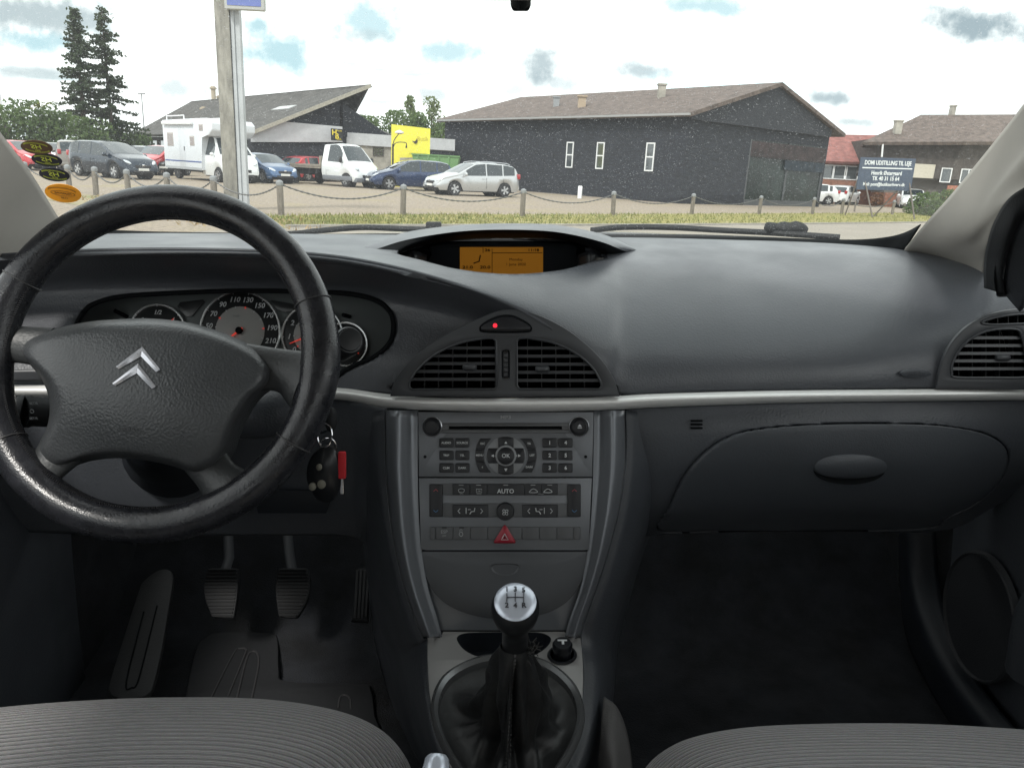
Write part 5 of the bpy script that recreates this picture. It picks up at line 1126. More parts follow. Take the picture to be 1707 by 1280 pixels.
# ---------- radio ----------
rad = thing('car_radio', 'graphite car radio and CD player with black buttons and round control ring', 'radio', (0, .94, -.34), cabin=True)
plate('faceplate', SP, [(697.5, 687), (989, 687), (987, 794.5), (698.5, 794.5)], mstack, rad, t=.008, off=.003, bev=.0008, holes=[rrect(748, 710.5, 937, 715.5, 1)])
plate('slot_recess', SP, rrect(716, 705, 968, 722, 3), mat('recess_grey', (.10, .103, .107), .35, metal=.4), rad, t=.001, off=.0034, bev=.0003, holes=[rrect(748, 710.5, 937, 715.5, 1)])
plate('disc_slot', SP, rrect(744, 708, 941, 718, 1), mmatte, rad, t=.001, off=-.003)
text('lettering', 'MP3', SP, 843, 695.5, 5.5, mtxg, rad, off=.0032, sx=1.3, bold=.01)
for cx, cy in ((720.5, 711), (965, 711)):
    o = SP.pt(cx, cy, .003); kk = SP.k(cx, cy); r = 14.5 * kk
    kb = lathe('volume_knob' if cx < 800 else 'eject_button', [(r * 1.12, 0), (r * 1.12, .001), (r * .98, .003), (r * .95, .007), (r * .85, .0095), (r * .72, .0098), (r * .66, .0088), (r * .1, .0085)], mbtn, rad, n=32, M=axisM(o, SP.n))
    bm = bmesh.new(); ring = [SP.pt(x, y, .0035) for x, y in ell(cx, cy, 15.6, n=32)]; tube_bm(bm, ring + [ring[0]], .0012, 6); bmlink('knob_ring', bm, mrim, kb)
plate('eject_mark', SP, [(965, 706.5), (961.5, 711), (968.5, 711)], mtxt, rad, t=.0003, off=.0128, bev=0); plate('eject_bar', SP, rrect(961.5, 712.2, 968.5, 713.6, .3), mtxt, rad, t=.0003, off=.0128, bev=0)
def button(par, poly, m=mbtn, t=.0032, off=.0055, lab=None, cx=None, cy=None, h=5, tm=mtxt, nm='button', **k):
    b = plate(nm, SP, poly, m, par, t=t, off=off, bev=.0006)
    if lab: text('lettering', lab, SP, cx, cy, h, tm, b, off=off + .0004, **k)
    return b
for i, (la, lb) in enumerate((('AUDIO', 'SOURCE'), ('TRIP', 'TEL'), ('CLIM', 'DARK'))):
    y0 = 730 + i * 20.8
    button(rad, rrect(733, y0, 756.4, y0 + 15.5, 2), lab=la, cx=744.5, cy=y0 + 7.8, h=3.5, bold=.02, sx=1.0); button(rad, rrect(759.4, y0, 782.5, y0 + 15.5, 2), lab=lb, cx=771, cy=y0 + 7.8, h=3.5, bold=.02, sx=1.0)
    button(rad, rrect(904, y0, 928, y0 + 15.5, 2), lab='123'[i], cx=916, cy=y0 + 7.8, h=6, bold=.03); button(rad, rrect(931, y0, 954, y0 + 15.5, 2), lab='456'[i], cx=942.5, cy=y0 + 7.8, h=6, bold=.03)
CX, CY = 843.3, 759
def arcpts(r, a0, a1, n=14): return [(CX + r * math.cos(R(a0 + (a1 - a0) * i / n)), CY - r * math.sin(R(a0 + (a1 - a0) * i / n))) for i in range(n + 1)]
plate('control_ring', SP, ell(CX, CY, 32.5, n=48), mat('ring_grey', (.26, .27, .28), .35, metal=.3), rad, t=.002, off=.0045, bev=.0006)
for s, labs in ((-1, ('ESC', 'MENU', '♪')), (1, ('TA', 'LIST', 'DARK'))):
    yy = (730.5, 748.5, 769, 787.5)
    for j in range(3):
        y0, y1 = yy[j], yy[j + 1] - .8; q = []
        ysn = [y0 + (y1 - y0) * i / 5 for i in range(6)]
        q = [(CX + s * math.sqrt(max(1, 51 ** 2 - (y - CY) ** 2)), y) for y in ysn] + [(CX + s * math.sqrt(max(1, 37 ** 2 - (y - CY) ** 2)), y) for y in ysn[::-1]]
        cx_ = sum(p[0] for p in q) / len(q); button(rad, q, lab=labs[j] if labs[j] != '♪' else 'd', cx=cx_, cy=(y0 + y1) / 2, h=3.2, bold=.02)
for poly, mk in (([(831, 747), (831, 731)] + [(p[0], p[1]) for p in arcpts(31.5, 113, 67, 8)] + [(856, 731), (856, 747)], [(CX, 735), (CX - 2.4, 739), (CX + 2.4, 739)]),
                 ([(831, 771), (831, 787)] + arcpts(31.5, 247, 293, 8) + [(856, 787), (856, 771)], [(CX, 785), (CX - 2.8, 780), (CX + 2.8, 780)]),
                 ([(830, 746.5), (815, 746.5)] + arcpts(31.5, 157, 203, 8) + [(815, 771.5), (830, 771.5)], [(819, 759), (823.5, 756.5), (823.5, 761.5)]),
                 ([(857, 746.5), (872, 746.5)] + arcpts(31.5, 23, -23, 8) + [(872, 771.5), (857, 771.5)], [(868, 759), (863.5, 756.5), (863.5, 761.5)])):
    b = button(rad, poly, off=.0065, nm='arrow_button'); plate('arrow_mark', SP, mk, mtxt, b, t=.0003, off=.0069, bev=0)
for x in (824, 862): b = None
plate('arrow_mark', SP, [(824.5, 759), (829, 756.5), (829, 761.5)], mtxt, rad, t=.0003, off=.0069, bev=0); plate('arrow_mark', SP, [(862.5, 759), (858, 756.5), (858, 761.5)], mtxt, rad, t=.0003, off=.0069, bev=0)
plate('hub_ring', SP, ell(CX, CY, 17.5, n=36), mgrey, rad, t=.002, off=.0078, bev=.0005)
ok = pillow('ok_button', SP, ell(CX, CY, 14.3, n=36), (CX, CY), .0012, mbtn, rad, rings=5, ex=3, skirt=.002, off=.0098); text('lettering', 'OK', SP, CX, CY, 6.5, mtxt, ok, off=.0112, bold=.01)
for x in (709, 976): plate('screw_hole', SP, ell(x, 761, 2.6, n=14), mmatte, rad, t=.0005, off=.0033, bev=0)
# ---------- climate panel ----------
cli = thing('climate_panel', 'graphite climate control panel with red triangular hazard button', 'climate control', (0, .92, -.42), cabin=True)
plate('faceplate', SP, [(698.5, 796.5), (986.5, 796.5), (981, 915), (702, 915)], mstack, cli, t=.008, off=.003, bev=.0008)
plate('button_bar', SP, rrect(738, 805, 947, 824.5, 2), mbtg, cli, t=.002, off=.0045, bev=.0005)
plate('button_bar', SP, rrect(738, 838, 947, 861, 2), mbtg, cli, t=.002, off=.0045, bev=.0005)
for x0 in (716.5, 946):
    b = button(cli, rrect(x0, 806, x0 + 21.5, 860.5, 2), off=.0065, nm='temperature_rocker')
    for yy, s, mm in ((818, -1, mat('arrow_red', (.5, .08, .10), .5)), (849, 1, mat('arrow_blue', (.08, .25, .5), .5))): tube('arrow', [SP.pt(x0 + 7, yy, .0068), SP.pt(x0 + 10.8, yy + s * 3.4, .0068), SP.pt(x0 + 14.6, yy, .0068)], .0004, mm, b, n=5)
for x0, x1 in ((755, 783.5), (784, 812), (812.5, 874), (874.5, 902), (902.5, 929.5)):
    b = button(cli, rrect(x0, 806, x1, 824, 1), off=.0062, lab='AUTO' if x0 == 812.5 else None, cx=843, cy=818, h=7.0, bold=.02); cxx = (x0 + x1) / 2
    plate('indicator', SP, rrect(cxx - 4, 807, cxx + 4, 808.3, .4), mtxg, b, t=.0003, off=.0066, bev=0)
def poly_mark(pts, par=cli, off=.0068, w=.00032, m=mtxt): tube('symbol', [SP.pt(x, y, off) for x, y in pts], w, m, par, n=5)
poly_mark(sm([(765, 815), (769.8, 813.3), (774.5, 815), (773, 819.5), (766.5, 819.5)], 3) + [(765, 815)]); poly_mark([(767, 822), (773, 822)], w=.0002)
poly_mark([(794.5, 814), (803.5, 814), (803.5, 820), (794.5, 820), (794.5, 814)]); poly_mark([(796.5, 817), (801.5, 817)]); poly_mark([(795, 822), (803, 822)], w=.0002)
for x0 in (889, 913): poly_mark(sm([(x0 - 7, 819.5), (x0 - 5, 816.8), (x0 - 1, 814), (x0 + 3, 815), (x0 + 7, 818.5), (x0 + 4, 820), (x0 - 3, 820)], 3) + [(x0 - 7, 819.5)], w=.0004)
poly_mark([(896, 822), (906, 822)], w=.0002)
for x0, x1 in ((755, 814), (870.5, 929.5)):
    b = button(cli, rrect(x0, 840, x1, 861, 1.5), off=.0062, nm='air_rocker'); c_ = (x0 + x1) / 2
    for s in (-1, 1): poly_mark([(c_ + s * 17, 846.5), (c_ + s * 20.5, 850.5), (c_ + s * 17, 854.5)], par=b, off=.0067, w=.0005)
    s = 1 if x0 < 800 else -1
    poly_mark([(c_ - s * 7, 845), (c_ - s * 7, 855)], par=b, off=.0067, w=.0005); poly_mark([(c_ - s * 4, 848), (c_ + s * 1, 848)], par=b, off=.0067, w=.0004)
    poly_mark([(c_ + s * 7.5, 845.5), (c_ + s * 6.5, 851), (c_ + s * 1.5, 851.5), (c_ - s * 1, 855.5)], par=b, off=.0067, w=.0007)
o = SP.pt(842.5, 851, .004); r = 14.8 * SP.k(842, 851)
fk = lathe('fan_knob', [(r, 0), (r * .98, .006), (r * .9, .0085), (r * .1, .0092)], mbtn, cli, n=32, M=axisM(o, SP.n))
for i in range(4):
    a = R(45 + 90 * i); poly_mark(ell(842.5 + 3.0 * math.cos(a), 851.5 + 3.0 * math.sin(a), 2.6, 1.9, n=10, rot=math.degrees(a) + 20) + [ell(842.5 + 3.0 * math.cos(a), 851.5 + 3.0 * math.sin(a), 2.6, 1.9, n=10, rot=math.degrees(a) + 20)[0]], par=fk, off=.0134, w=.00035)
for i, (x0, x1) in enumerate([(717, 726.3), (727, 755.3), (756, 783.7), (784.4, 812.7), (813.4, 869.7), (870.4, 898.7), (899.4, 927.6), (928.3, 955.5), (956.2, 967)]):
    b = button(cli, rrect(x0, 877, x1, 898.5, 1.5), m=mbtg, off=.0048, t=.002, nm='switch')
    if i == 1: text('lettering', 'ESP', SP, 741, 885.5, 5.5, mtxg, b, off=.0051); text('lettering', 'OFF', SP, 741, 892, 2.8, mtxg, b, off=.0051)
    if i == 2: poly_mark(ell(769, 889, 3, 3.6, n=12) + [(772, 889)], par=b, off=.0051, m=mtxg, w=.0006); poly_mark([(767, 886), (767, 882.5), (769, 881), (771, 882.5), (771, 884)], par=b, off=.0051, m=mtxg)
    if i in (1, 2): plate('indicator', SP, rrect((x0 + x1) / 2 - 4, 877.5, (x0 + x1) / 2 + 4, 879, .4), mmatte, b, t=.0003, off=.0052, bev=0)
hz_ = pillow('hazard_button', SP, [(841.5, 873), (845, 877), (859.5, 901), (858.5, 903.5), (824.5, 903.5), (823.5, 901), (838, 877)], (841.5, 894), .0015, mat('hazard_red', (.32, .012, .03), .35), cli, rings=4, ex=6, skirt=.004, off=.008)
poly_mark([(841.5, 887.5), (835.8, 897.5), (847.2, 897.5), (841.5, 887.5)], par=hz_, off=.0098, w=.0006); plate('dot', SP, ell(841.5, 894, 1.4, n=10), mmatte, hz_, t=.0003, off=.0099, bev=0)

# ---------- gear lever ----------
gl = thing('gear_lever', 'gear lever with silver shift pattern cap and worn black leather gaiter', 'gear lever', (0, .70, -.58), cabin=True)
ax = V3((0, -.47, .883)).normalized(); K = P(859, 1003, .628)
mkn = mat('knob_black', (.015, .016, .018), .32)
prof = [(.012, -.090), (.0135, -.086), (.0130, -.06), (.0135, -.045), (.0175, -.034), (.0215, -.025), (.0232, -.015), (.0228, -.006), (.0205, .000), (.0195, .0012)]
kn_ = lathe('gear_knob', prof, mkn, gl, n=40, M=axisM(K, ax))
cap = lathe('cap', [(.0202, -.002), (.0202, .0004), (.0195, .0012), (.015, .0034), (.009, .0048), (.001, .0053)], mat('brushed_cap', (.60, .65, .74), .25, metal=.35), kn_, n=40, M=axisM(K, ax))
MK = axisM(K + ax * .0056, ax); mink = mat('engraved_dark', (.03, .03, .035), .5)
bm = bmesh.new()
for p, q in (((-.008, .0065), (-.008, -.003)), ((0, .0065), (0, -.003)), ((.008, .0065), (.008, -.003)), ((-.008, .0018), (.008, .0018))):
    tube_bm(bm, [MK @ V3((p[0], p[1], .0004 - 8 * (p[0] ** 2 + p[1] ** 2))), MK @ V3(((p[0] + q[0]) / 2, (p[1] + q[1]) / 2, .0004 - 4 * (p[0] ** 2 + q[0] ** 2) / 2)), MK @ V3((q[0], q[1], .0004 - 8 * (q[0] ** 2 + q[1] ** 2)))], .00045, 5)
bmlink('shift_pattern', bm, mink, kn_)
for s, x, y in (('1', -.008, .0108), ('3', 0, .0105), ('5', .008, .0098), ('2', -.008, -.0065), ('4', 0, -.007), ('R', .008, -.0065)): easy_text('numeral', s, MK @ Matrix.Translation((x, y, .0007 - 9 * (x * x + y * y))), .0072, mink, kn_, ext=.0002, bold=.025)
# gaiter
bm = bmesh.new(); Kc = K - ax * .086; rr = []; NS = 26; L = 72
eg = spline([CP.pt(x, y, -.002) for x, y in [(848, 1104), (903, 1114), (945, 1146), (961, 1186), (954, 1230), (922, 1286), (880, 1326), (846, 1336), (812, 1326), (771, 1282), (740, 1226), (731, 1180), (748, 1139), (793, 1112)]], 6, True)
L = len(eg); cc = sum(eg, V3()) / L
for j in range(NS + 1):
    s = j / NS; ring = []
    for i, p in enumerate(eg):
        a = 2 * math.pi * i / L; d0 = p - cc; dirv = V3((d0.x, d0.y, 0)).normalized(); col = Kc + dirv * .0150 
        rr_ = (1 - s) ** 1.0
        if s < .35: f = s / .35; rad_ = 1 - .56 * f; hh = .07 * f ** 1.5 - .05 * math.sin(f * math.pi)
        else: f = (s - .35) / .65; rad_ = .44 * (1 - f) ** .9; hh = .07 + .93 * f ** .95
        base = cc + d0 * rad_ + (Kc - cc) * (hh * .75 if s < 1 else 1) * 1.0
        base = V3((cc.x + (Kc.x - cc.x) * hh + d0.x * rad_ + dirv.x * .015 * (1 - rad_), cc.y + (Kc.y - cc.y) * hh + d0.y * rad_ + dirv.y * .015 * (1 - rad_), cc.z + (Kc.z - cc.z) * hh + d0.z * rad_))
        env = math.sin(math.pi * min(1, s * 1.05)) ** .7
        w_ = noise(V3((math.cos(a) * 1.7, math.sin(a) * 1.7, s * 1.3 + 4))) * .022 + abs(noise(V3((math.cos(a) * 3.2, math.sin(a) * 3.2, s * 2.5 + 9)))) * -.014 + math.sin(a * 4 + s * 5) * .0035
        for a0_, k0_, am_, wd_ in ((.6, .9, .013, .16), (1.9, -.7, .010, .14), (2.9, .5, .014, .18), (4.1, 1.0, .010, .15), (4.75, -.4, .012, .17), (5.6, -.9, .013, .15)):
            q_ = (a - a0_ - k0_ * (s - .5) + math.pi) % (2 * math.pi) - math.pi; w_ -= am_ * math.exp(-(q_ / wd_) ** 2); w_ += am_ * .7 * math.exp(-((q_ - wd_ * 1.7) / (wd_ * .8)) ** 2)
        base += dirv * w_ * env + V3((0, 0, 1)) * w_ * env * .3
        ring.append(bm.verts.new(base))
    rr.append(ring)
for a, b in zip(rr, rr[1:]):
    for i in range(L): bm.faces.new((a[i], a[(i + 1) % L], b[(i + 1) % L], b[i]))
seamv = [[r_[int(L * .5) + q].co.copy() for r_ in rr[3:]] for q in (-1, 1)]
gt = bmlink('gaiter', bm, mat('worn_leather', (.019, .020, .021), .48, bump=.35, bs=120, bd=.002, var=.3, vs=40), gl, smooth=80)
sub_ = gt.modifiers.new('s', 'SUBSURF'); sub_.levels = 1; sub_.render_levels = 1
for sv in seamv:
    bm = bmesh.new()
    sv2 = spline(sv, 3)
    for a, b in zip(sv2[::2], sv2[1::2]): tube_bm(bm, [a + V3((0, -.0012, .0005)), b + V3((0, -.0012, .0005))], .0005, 4)
    bmlink('stitching', bm, mat('grey_thread', (.10, .10, .10), .8), gt)
bm = bmesh.new(); rg = random.Random(4)
for i in range(60):
    p = Kc + V3((.016 + rg.gauss(0, .003), -.004 + rg.gauss(0, .004), -.004 + rg.gauss(0, .005))); tube_bm(bm, [p, p + V3((rg.uniform(-.005, .006), rg.uniform(-.004, .004), rg.uniform(-.004, .006)))], .0006, 4)
tag(bmlink('frayed_edge', bm, mat('frayed_leather', (.03, .03, .03), .9), gt), kind=None)
# ---------- handbrake ----------
hb = thing('handbrake', 'silver tipped handbrake button at the bottom edge beside the driver seat', 'handbrake', (-.08, .5, -.5), cabin=True)
o = P(729, 1258, .545); M = axisM(o, V3((.03, .75, .55))); lathe('release_button', [(.012, -.03), (.0125, -.02), (.012, -.012), (.0105, -.003), (.008, 0), (.001, .0005)], mat('brushed_cap', (.60, .65, .74), .25, metal=.35), hb, n=24, M=M); lathe('grip', [(.010, -.16), (.016, -.14), (.016, -.03), (.0135, -.026)], mlea, hb, n=20, M=M)

# ---------- steering wheel ----------
WA = R(25); wc = P(261, 597, .76); WR = .19
wx, wy, wn = V3((1, 0, 0)), V3((0, math.sin(WA), math.cos(WA))), V3((0, -math.cos(WA), math.sin(WA)))
WP = PL(wc, wc - wy, ex=wx)
sw = thing('steering_wheel', 'black leather four spoke steering wheel with worn shiny lower rim', 'steering wheel', tuple(wc), cabin=True)
tr_ = .0188; RC = WR - tr_; NT = 144; bm = bmesh.new(); rings = []
for i in range(NT):
    th = 2 * math.pi * i / NT; dd = wx * math.sin(th) + wy * math.cos(th); c = wc + dd * RC
    th_d = math.degrees(th) % 360
    bul = 1 + .12 * math.exp(-((th_d - 95) / 14) ** 2) + .06 * math.exp(-((th_d - 265) / 14) ** 2)
    ring = []
    for k in range(28):
        a = 2 * math.pi * k / 28; r = tr_ * bul * (1 + .006 * math.sin(2 * a) + .012 * noise(V3((th * 6, math.cos(a) * 1.5, math.sin(a) * 1.5))))
        ring.append(bm.verts.new(c + dd * math.cos(a) * r * .98 + wn * math.sin(a) * r * 1.0))
    rings.append(ring)
for i in range(NT):
    a, b = rings[i], rings[(i + 1) % NT]
    for k in range(28): bm.faces.new((a[k], a[(k + 1) % 28], b[(k + 1) % 28], b[k]))
rim = bmlink('rim', bm, mlea, sw, smooth=80)
def wang(px, py): v = WP.pt(px, py) - wc; return math.atan2(v.dot(wx), v.dot(wy))
for px, py in ((537, 500), (512, 752), (15, 455), (8, 740)):
    th = wang(px, py); dd = wx * math.sin(th) + wy * math.cos(th); ring = [wc + dd * (RC + math.cos(2 * math.pi * k / 24) * (tr_ + .0005)) + wn * math.sin(2 * math.pi * k / 24) * (tr_ + .0005) for k in range(25)]
    bm = bmesh.new(); tube_bm(bm, ring, .0008, 6); bmlink('seam', bm, mat('seam_grey', (.05, .05, .052), .5), rim)
bm = bmesh.new()
for i in range(420):
    th = 2 * math.pi * i / 420; dd = wx * math.sin(th) + wy * math.cos(th); th2 = th + .006; d2 = wx * math.sin(th2) + wy * math.cos(th2)
    a = 2.62; tube_bm(bm, [wc + dd * (RC + math.cos(a) * (tr_ + .0002)) + wn * math.sin(a) * (tr_ + .0002), wc + d2 * (RC + math.cos(a + .12) * (tr_ + .0003)) + wn * math.sin(a + .12) * (tr_ + .0003)], .0005, 4)
bmlink('stitching', bm, mat('black_thread', (.045, .045, .048), .7), rim)
ag = sm([(34, 590), (33, 575), (46, 562), (90, 548), (150, 536), (205, 532), (253, 531), (316, 538), (378, 557), (425, 580), (450, 605), (456, 622), (449, 640), (424, 662), (403, 695), (388, 730), (379, 755), (362, 775), (336, 789), (318, 788), (295, 779), (253, 769), (190, 762), (139, 766), (97, 778), (76, 773), (63, 757), (66, 738), (80, 705), (82, 668), (70, 633), (48, 606)], 5)
ac = (245, 660)
bm = bmesh.new(); rr = []; L = len(ag); NRG = 22
axl = WP.ex; 
def adome(px, py):
    d = ((px - 245) / 215) ** 2 + ((py - 650) / 140) ** 2; return .034 * max(0, 1 - d * .62)
for i in range(NRG + 1):
    r = 1 - i / (NRG + 1) ; e = (1 - r ** 10)
    row = []
    for x, y in ag:
        X, Y_ = ac[0] + (x - ac[0]) * r, ac[1] + (y - ac[1]) * r
        edge = min(1, (1 - r) / .12); row.append(bm.verts.new(WP.rp(X, Y_, -.012 + (.016 + adome(X, Y_)) * math.sin(edge * math.pi / 2) ** .6 if edge < 1 else -.012 + .016 + adome(X, Y_))))
    rr.append(row)
rr.insert(0, [bm.verts.new(WP.rp(x, y, -.012) - WP.n * .018) for x, y in ag])
for a, b in zip(rr, rr[1:]):
    for i in range(L): bm.faces.new((a[i], a[(i + 1) % L], b[(i + 1) % L], b[i]))
ct = bm.verts.new(WP.rp(*ac, .004 + adome(*ac)))
for i in range(L): bm.faces.new((rr[-1][i], rr[-1][(i + 1) % L], ct))
bm.faces.new(rr[0][::-1])
ab = bmlink('airbag_cover', bm, mair, sw, smooth=75)
for name, a, b, c, r0, r1, r2 in (('r', (405, 612, -.008), (472, 618, -.003), (512, 634, 0), .026, .023, .034), ('l', (85, 580, -.008), (25, 574, -.003), (-12, 580, 0), .022, .020, .028), ('rd', (335, 755, -.008), (362, 794, -.003), (384, 820, .0), .024, .0215, .028), ('ld', (105, 748, -.008), (74, 782, -.003), (55, 800, 0), .024, .020, .026)):
    p = [WP.rp(x, y, o_ - .004) for x, y, o_ in (a, b, c)]; q = spline(p, 8); rs = [p_.x for p_ in spline([V3((r0, 0, 0)), V3((r1, 0, 0)), V3((r2, 0, 0))], 8)]
    bm = bmesh.new(); tube_bm(bm, q, rs, 24, flat=.52, up=wn); bmlink('spoke', bm, mat('spoke_plastic', (.04, .043, .045), .42, bump=.3, bs=300), sw, smooth=80)
memb = mat('emblem_silver', (.72, .73, .78), .25, metal=.5)
def chevron(lo, li, ro, ri, O, I):
    """two tapering ridged arms meeting at the apex"""
    bm = bmesh.new(); off = lambda p, h: WP.rp(p[0], p[1], .0048 + adome(p[0], p[1]) + h); lp = lambda p, q, t: (p[0] + (q[0] - p[0]) * t, p[1] + (q[1] - p[1]) * t)
    for to, ti in ((lo, li), (ro, ri)):
        secs = []
        for k in range(9):
            a, b = lp(to, O, k / 8), lp(ti, I, k / 8); secs.append([bm.verts.new(off(a, -.002)), bm.verts.new(off(a, .0004)), bm.verts.new(off(lp(a, b, .42), .0020)), bm.verts.new(off(b, .0004)), bm.verts.new(off(b, -.002))])
        for a, b in zip(secs, secs[1:]):
            for k in range(4): bm.faces.new((a[k], a[k + 1], b[k + 1], b[k]))
        bm.faces.new(secs[0])
    bmlink('emblem', bm, memb, ab, smooth=15, weld=True)
chevron((193, 611), (198, 615), (267, 616), (260, 620), (237, 578), (235, 594))
chevron((187, 639), (192, 643), (260, 644), (253, 648), (230, 606), (228, 622))
WPd = PL(WP.rp(214, 716, .0045 + adome(214, 716)), WP.rp(214, 716, .0045 + adome(214, 716)) - WP.ey)
text('embossed_lettering', 'AIRBAG', WPd, 214, 716, 6, mat('airbag_shadow', (.035, .038, .04), .5), ab, off=.0008, sx=1.4, rot=-3)
# ---------- steering column, stalks, ignition ----------
scn = thing('steering_column', 'black steering column shroud with stalks behind the wheel', 'steering column', (-.37, .9, -.25), cabin=True)
surfc = [P(262, 640, .80), P(275, 690, .88), P(290, 740, .98), P(300, 760, 1.1)]
tube('shroud', spline(surfc, 5), [.050] * 6 + [.062] * 5 + [.07] * 5, mdark, scn, n=24, flat=1.0, up=V3((0, 0, 1)), smooth=80)
tube('shroud_side', spline([P(385, 690, .85), P(430, 690, .86), P(490, 680, .87), P(500, 675, .88)], 4), [.03] * 6 + [.032] * 4 + [.024, .016, .004], mat('dash_vinyl_grain', (.03, .033, .038), .5), scn, n=20, smooth=80)
stl = tube('cruise_stalk', spline([P(150, 690, .83), P(90, 688, .815), P(50, 686, .805), P(38, 686, .80)], 5), [.010] * 5 + [.0165] * 5 + [.018] * 6, mrub, scn, n=20, smooth=60)
tube('stalk_end', spline([P(37, 686, .80), P(28, 685, .798), P(21, 685, .797)], 4), [.0185, .0185, .018, .0175, .017, .015, .012, .008, .003], mrub, scn, n=20, smooth=60)
SPk = PL((60, 650, .785), (60, 720, .785))
for s, y in (('SET/R', 672), ('SET/R', 697)): text('lettering', s, SPk, 57, y, 4, mtxg, scn, off=.001)
text('lettering', 'O', SPk, 55, 685, 7, mtxg, scn, off=.002)
st2 = tube('light_stalk', spline([P(470, 610, .87), P(530, 592, .86), P(560, 582, .85), P(578, 572, .84)], 5), [.010] * 6 + [.014] * 5 + [.0165] * 5, mat('stalk_black', (.018, .02, .022), .35), scn, n=24, smooth=60)
a_ = P(578, 572, .84); b_ = P(607, 553, .82); d_ = (b_ - a_).normalized()
lathe('stalk_tip', [(.0165, 0), (.0165, .012), (.0145, .015), (.0132, .0152), (.0125, .018), (.003, .019)], MATS['stalk_black'], scn, n=28, M=axisM(a_, (d_ * .55 + V3((0, -1, .25)) * .45).normalized()))
SL = PL((560, 540, .835), (560, 600, .835)); text('lettering', '◄◄', SL, 566, 555, 4, mtxt, scn, off=.006)
lathe('ignition_barrel', [(.018, -.05), (.018, 0), (.014, .004), (.006, .004)], mdark, scn, n=24, M=axisM(P(535, 700, .90), V3((.55, -.8, .1))))
kb_ = thing('key_bunch', 'car key bunch with black remote fob and red tag hanging from the ignition', 'keys', tuple(P(546, 720, .85)), cabin=True)
kd = PL((546, 700, .845), (546, 840, .835))
pillow('key_head', kd, ell(551, 700, 10, 20, n=24), (551, 700), .004, mrub, kb_, rings=5, ex=2, skirt=.006)
for rx_, ry_, cx_, cy_, rr_, tw_ in ((12, 19, 543, 724, .0011, .3), (13, 14, 549, 742, .0008, -.5)):
    ring = [kd.pt(x, y, .004 + .006 * math.sin(2 * math.pi * i / 28) * tw_) for i, (x, y) in enumerate(ell(cx_, cy_, rx_, ry_, n=28))]; bm = bmesh.new(); tube_bm(bm, ring + [ring[0]], rr_, 8); bmlink('split_ring', bm, mchrome, kb_)
fob = pillow('remote_fob', kd, sm([(530, 750), (540, 743), (553, 744), (563, 755), (569, 780), (568, 810), (560, 828), (545, 836), (528, 828), (515, 805), (513, 780), (520, 760)], 4), (542, 788), .008, mat('fob_black', (.012, .013, .015), .3), kb_, rings=8, ex=2.2, skirt=.008, off=.004)
for x, y, r_ in ((536, 774, 5), (540, 802, 7), (525, 806, 6)): pillow('fob_button', kd, ell(x, y, r_, r_ * 1.05, n=18), (x, y), .0012, mat('fob_button_grey', (.22, .21, .17), .5), fob, rings=3, ex=2, skirt=.006, off=.0122)
plate('red_tag', kd, rrect(565, 751, 578, 796, 3), mat('red_rubber', (.60, .02, .03), .45), kb_, t=.004, off=.006, bev=.001)
plate('key_blade', kd, rrect(568, 790, 573.5, 823, 1.5), mchrome, kb_, t=.002, off=.003, bev=.0004)

# ---------- seats ----------
mfab = bpy.data.materials.new('ribbed_seat_fabric'); mfab.use_nodes = True; t_ = mfab.node_tree; b_s = t_.nodes['Principled BSDF']
b_s.inputs['Roughness'].default_value = .9; b_s.inputs['Sheen Weight'].default_value = .3; b_s.inputs['Specular IOR Level'].default_value = .2
uvn = N(t_, 'ShaderNodeUVMap'); uvn.uv_map = 'uv'; sx_ = N(t_, 'ShaderNodeSeparateXYZ'); t_.links.new(uvn.outputs[0], sx_.inputs[0])
nzz = N(t_, 'ShaderNodeTexNoise'); nzz.inputs['Scale'].default_value = 900; tcc = N(t_, 'ShaderNodeTexCoord'); t_.links.new(tcc.outputs['Object'], nzz.inputs['Vector'])
ml = N(t_, 'ShaderNodeMath', operation='MULTIPLY'); ml.inputs[1].default_value = 2 * math.pi * 74; t_.links.new(sx_.outputs['Y'], ml.inputs[0])
sn = N(t_, 'ShaderNodeMath', operation='SINE'); t_.links.new(ml.outputs[0], sn.inputs[0])
ml2 = N(t_, 'ShaderNodeMath', operation='MULTIPLY'); ml2.inputs[1].default_value = 2.0; t_.links.new(ml.outputs[0], ml2.inputs[0]); sn2 = N(t_, 'ShaderNodeMath', operation='SINE'); t_.links.new(ml2.outputs[0], sn2.inputs[0])
ad = N(t_, 'ShaderNodeMath', operation='MULTIPLY_ADD'); ad.inputs[1].default_value = .6; t_.links.new(sn2.outputs[0], ad.inputs[0]); t_.links.new(sn.outputs[0], ad.inputs[2])
mr = N(t_, 'ShaderNodeMapRange'); mr.inputs['From Min'].default_value = -1.2; mr.inputs['From Max'].default_value = 1.2; t_.links.new(ad.outputs[0], mr.inputs['Value'])
cm_ = N(t_, 'ShaderNodeMix', data_type='RGBA'); cm_.inputs['A'].default_value = (.19, .187, .19, 1); cm_.inputs['B'].default_value = (.38, .372, .38, 1); t_.links.new(mr.outputs[0], cm_.inputs['Factor'])
cm2 = N(t_, 'ShaderNodeMix', data_type='RGBA', blend_type='MULTIPLY'); cm2.inputs['Factor'].default_value = .5; t_.links.new(cm_.outputs['Result'], cm2.inputs['A']); t_.links.new(nzz.outputs['Color'], cm2.inputs['B']); t_.links.new(cm2.outputs['Result'], b_s.inputs['Base Color'])
bp1 = N(t_, 'ShaderNodeBump'); bp1.inputs['Strength'].default_value = .8; bp1.inputs['Distance'].default_value = .004; t_.links.new(mr.outputs[0], bp1.inputs['Height'])
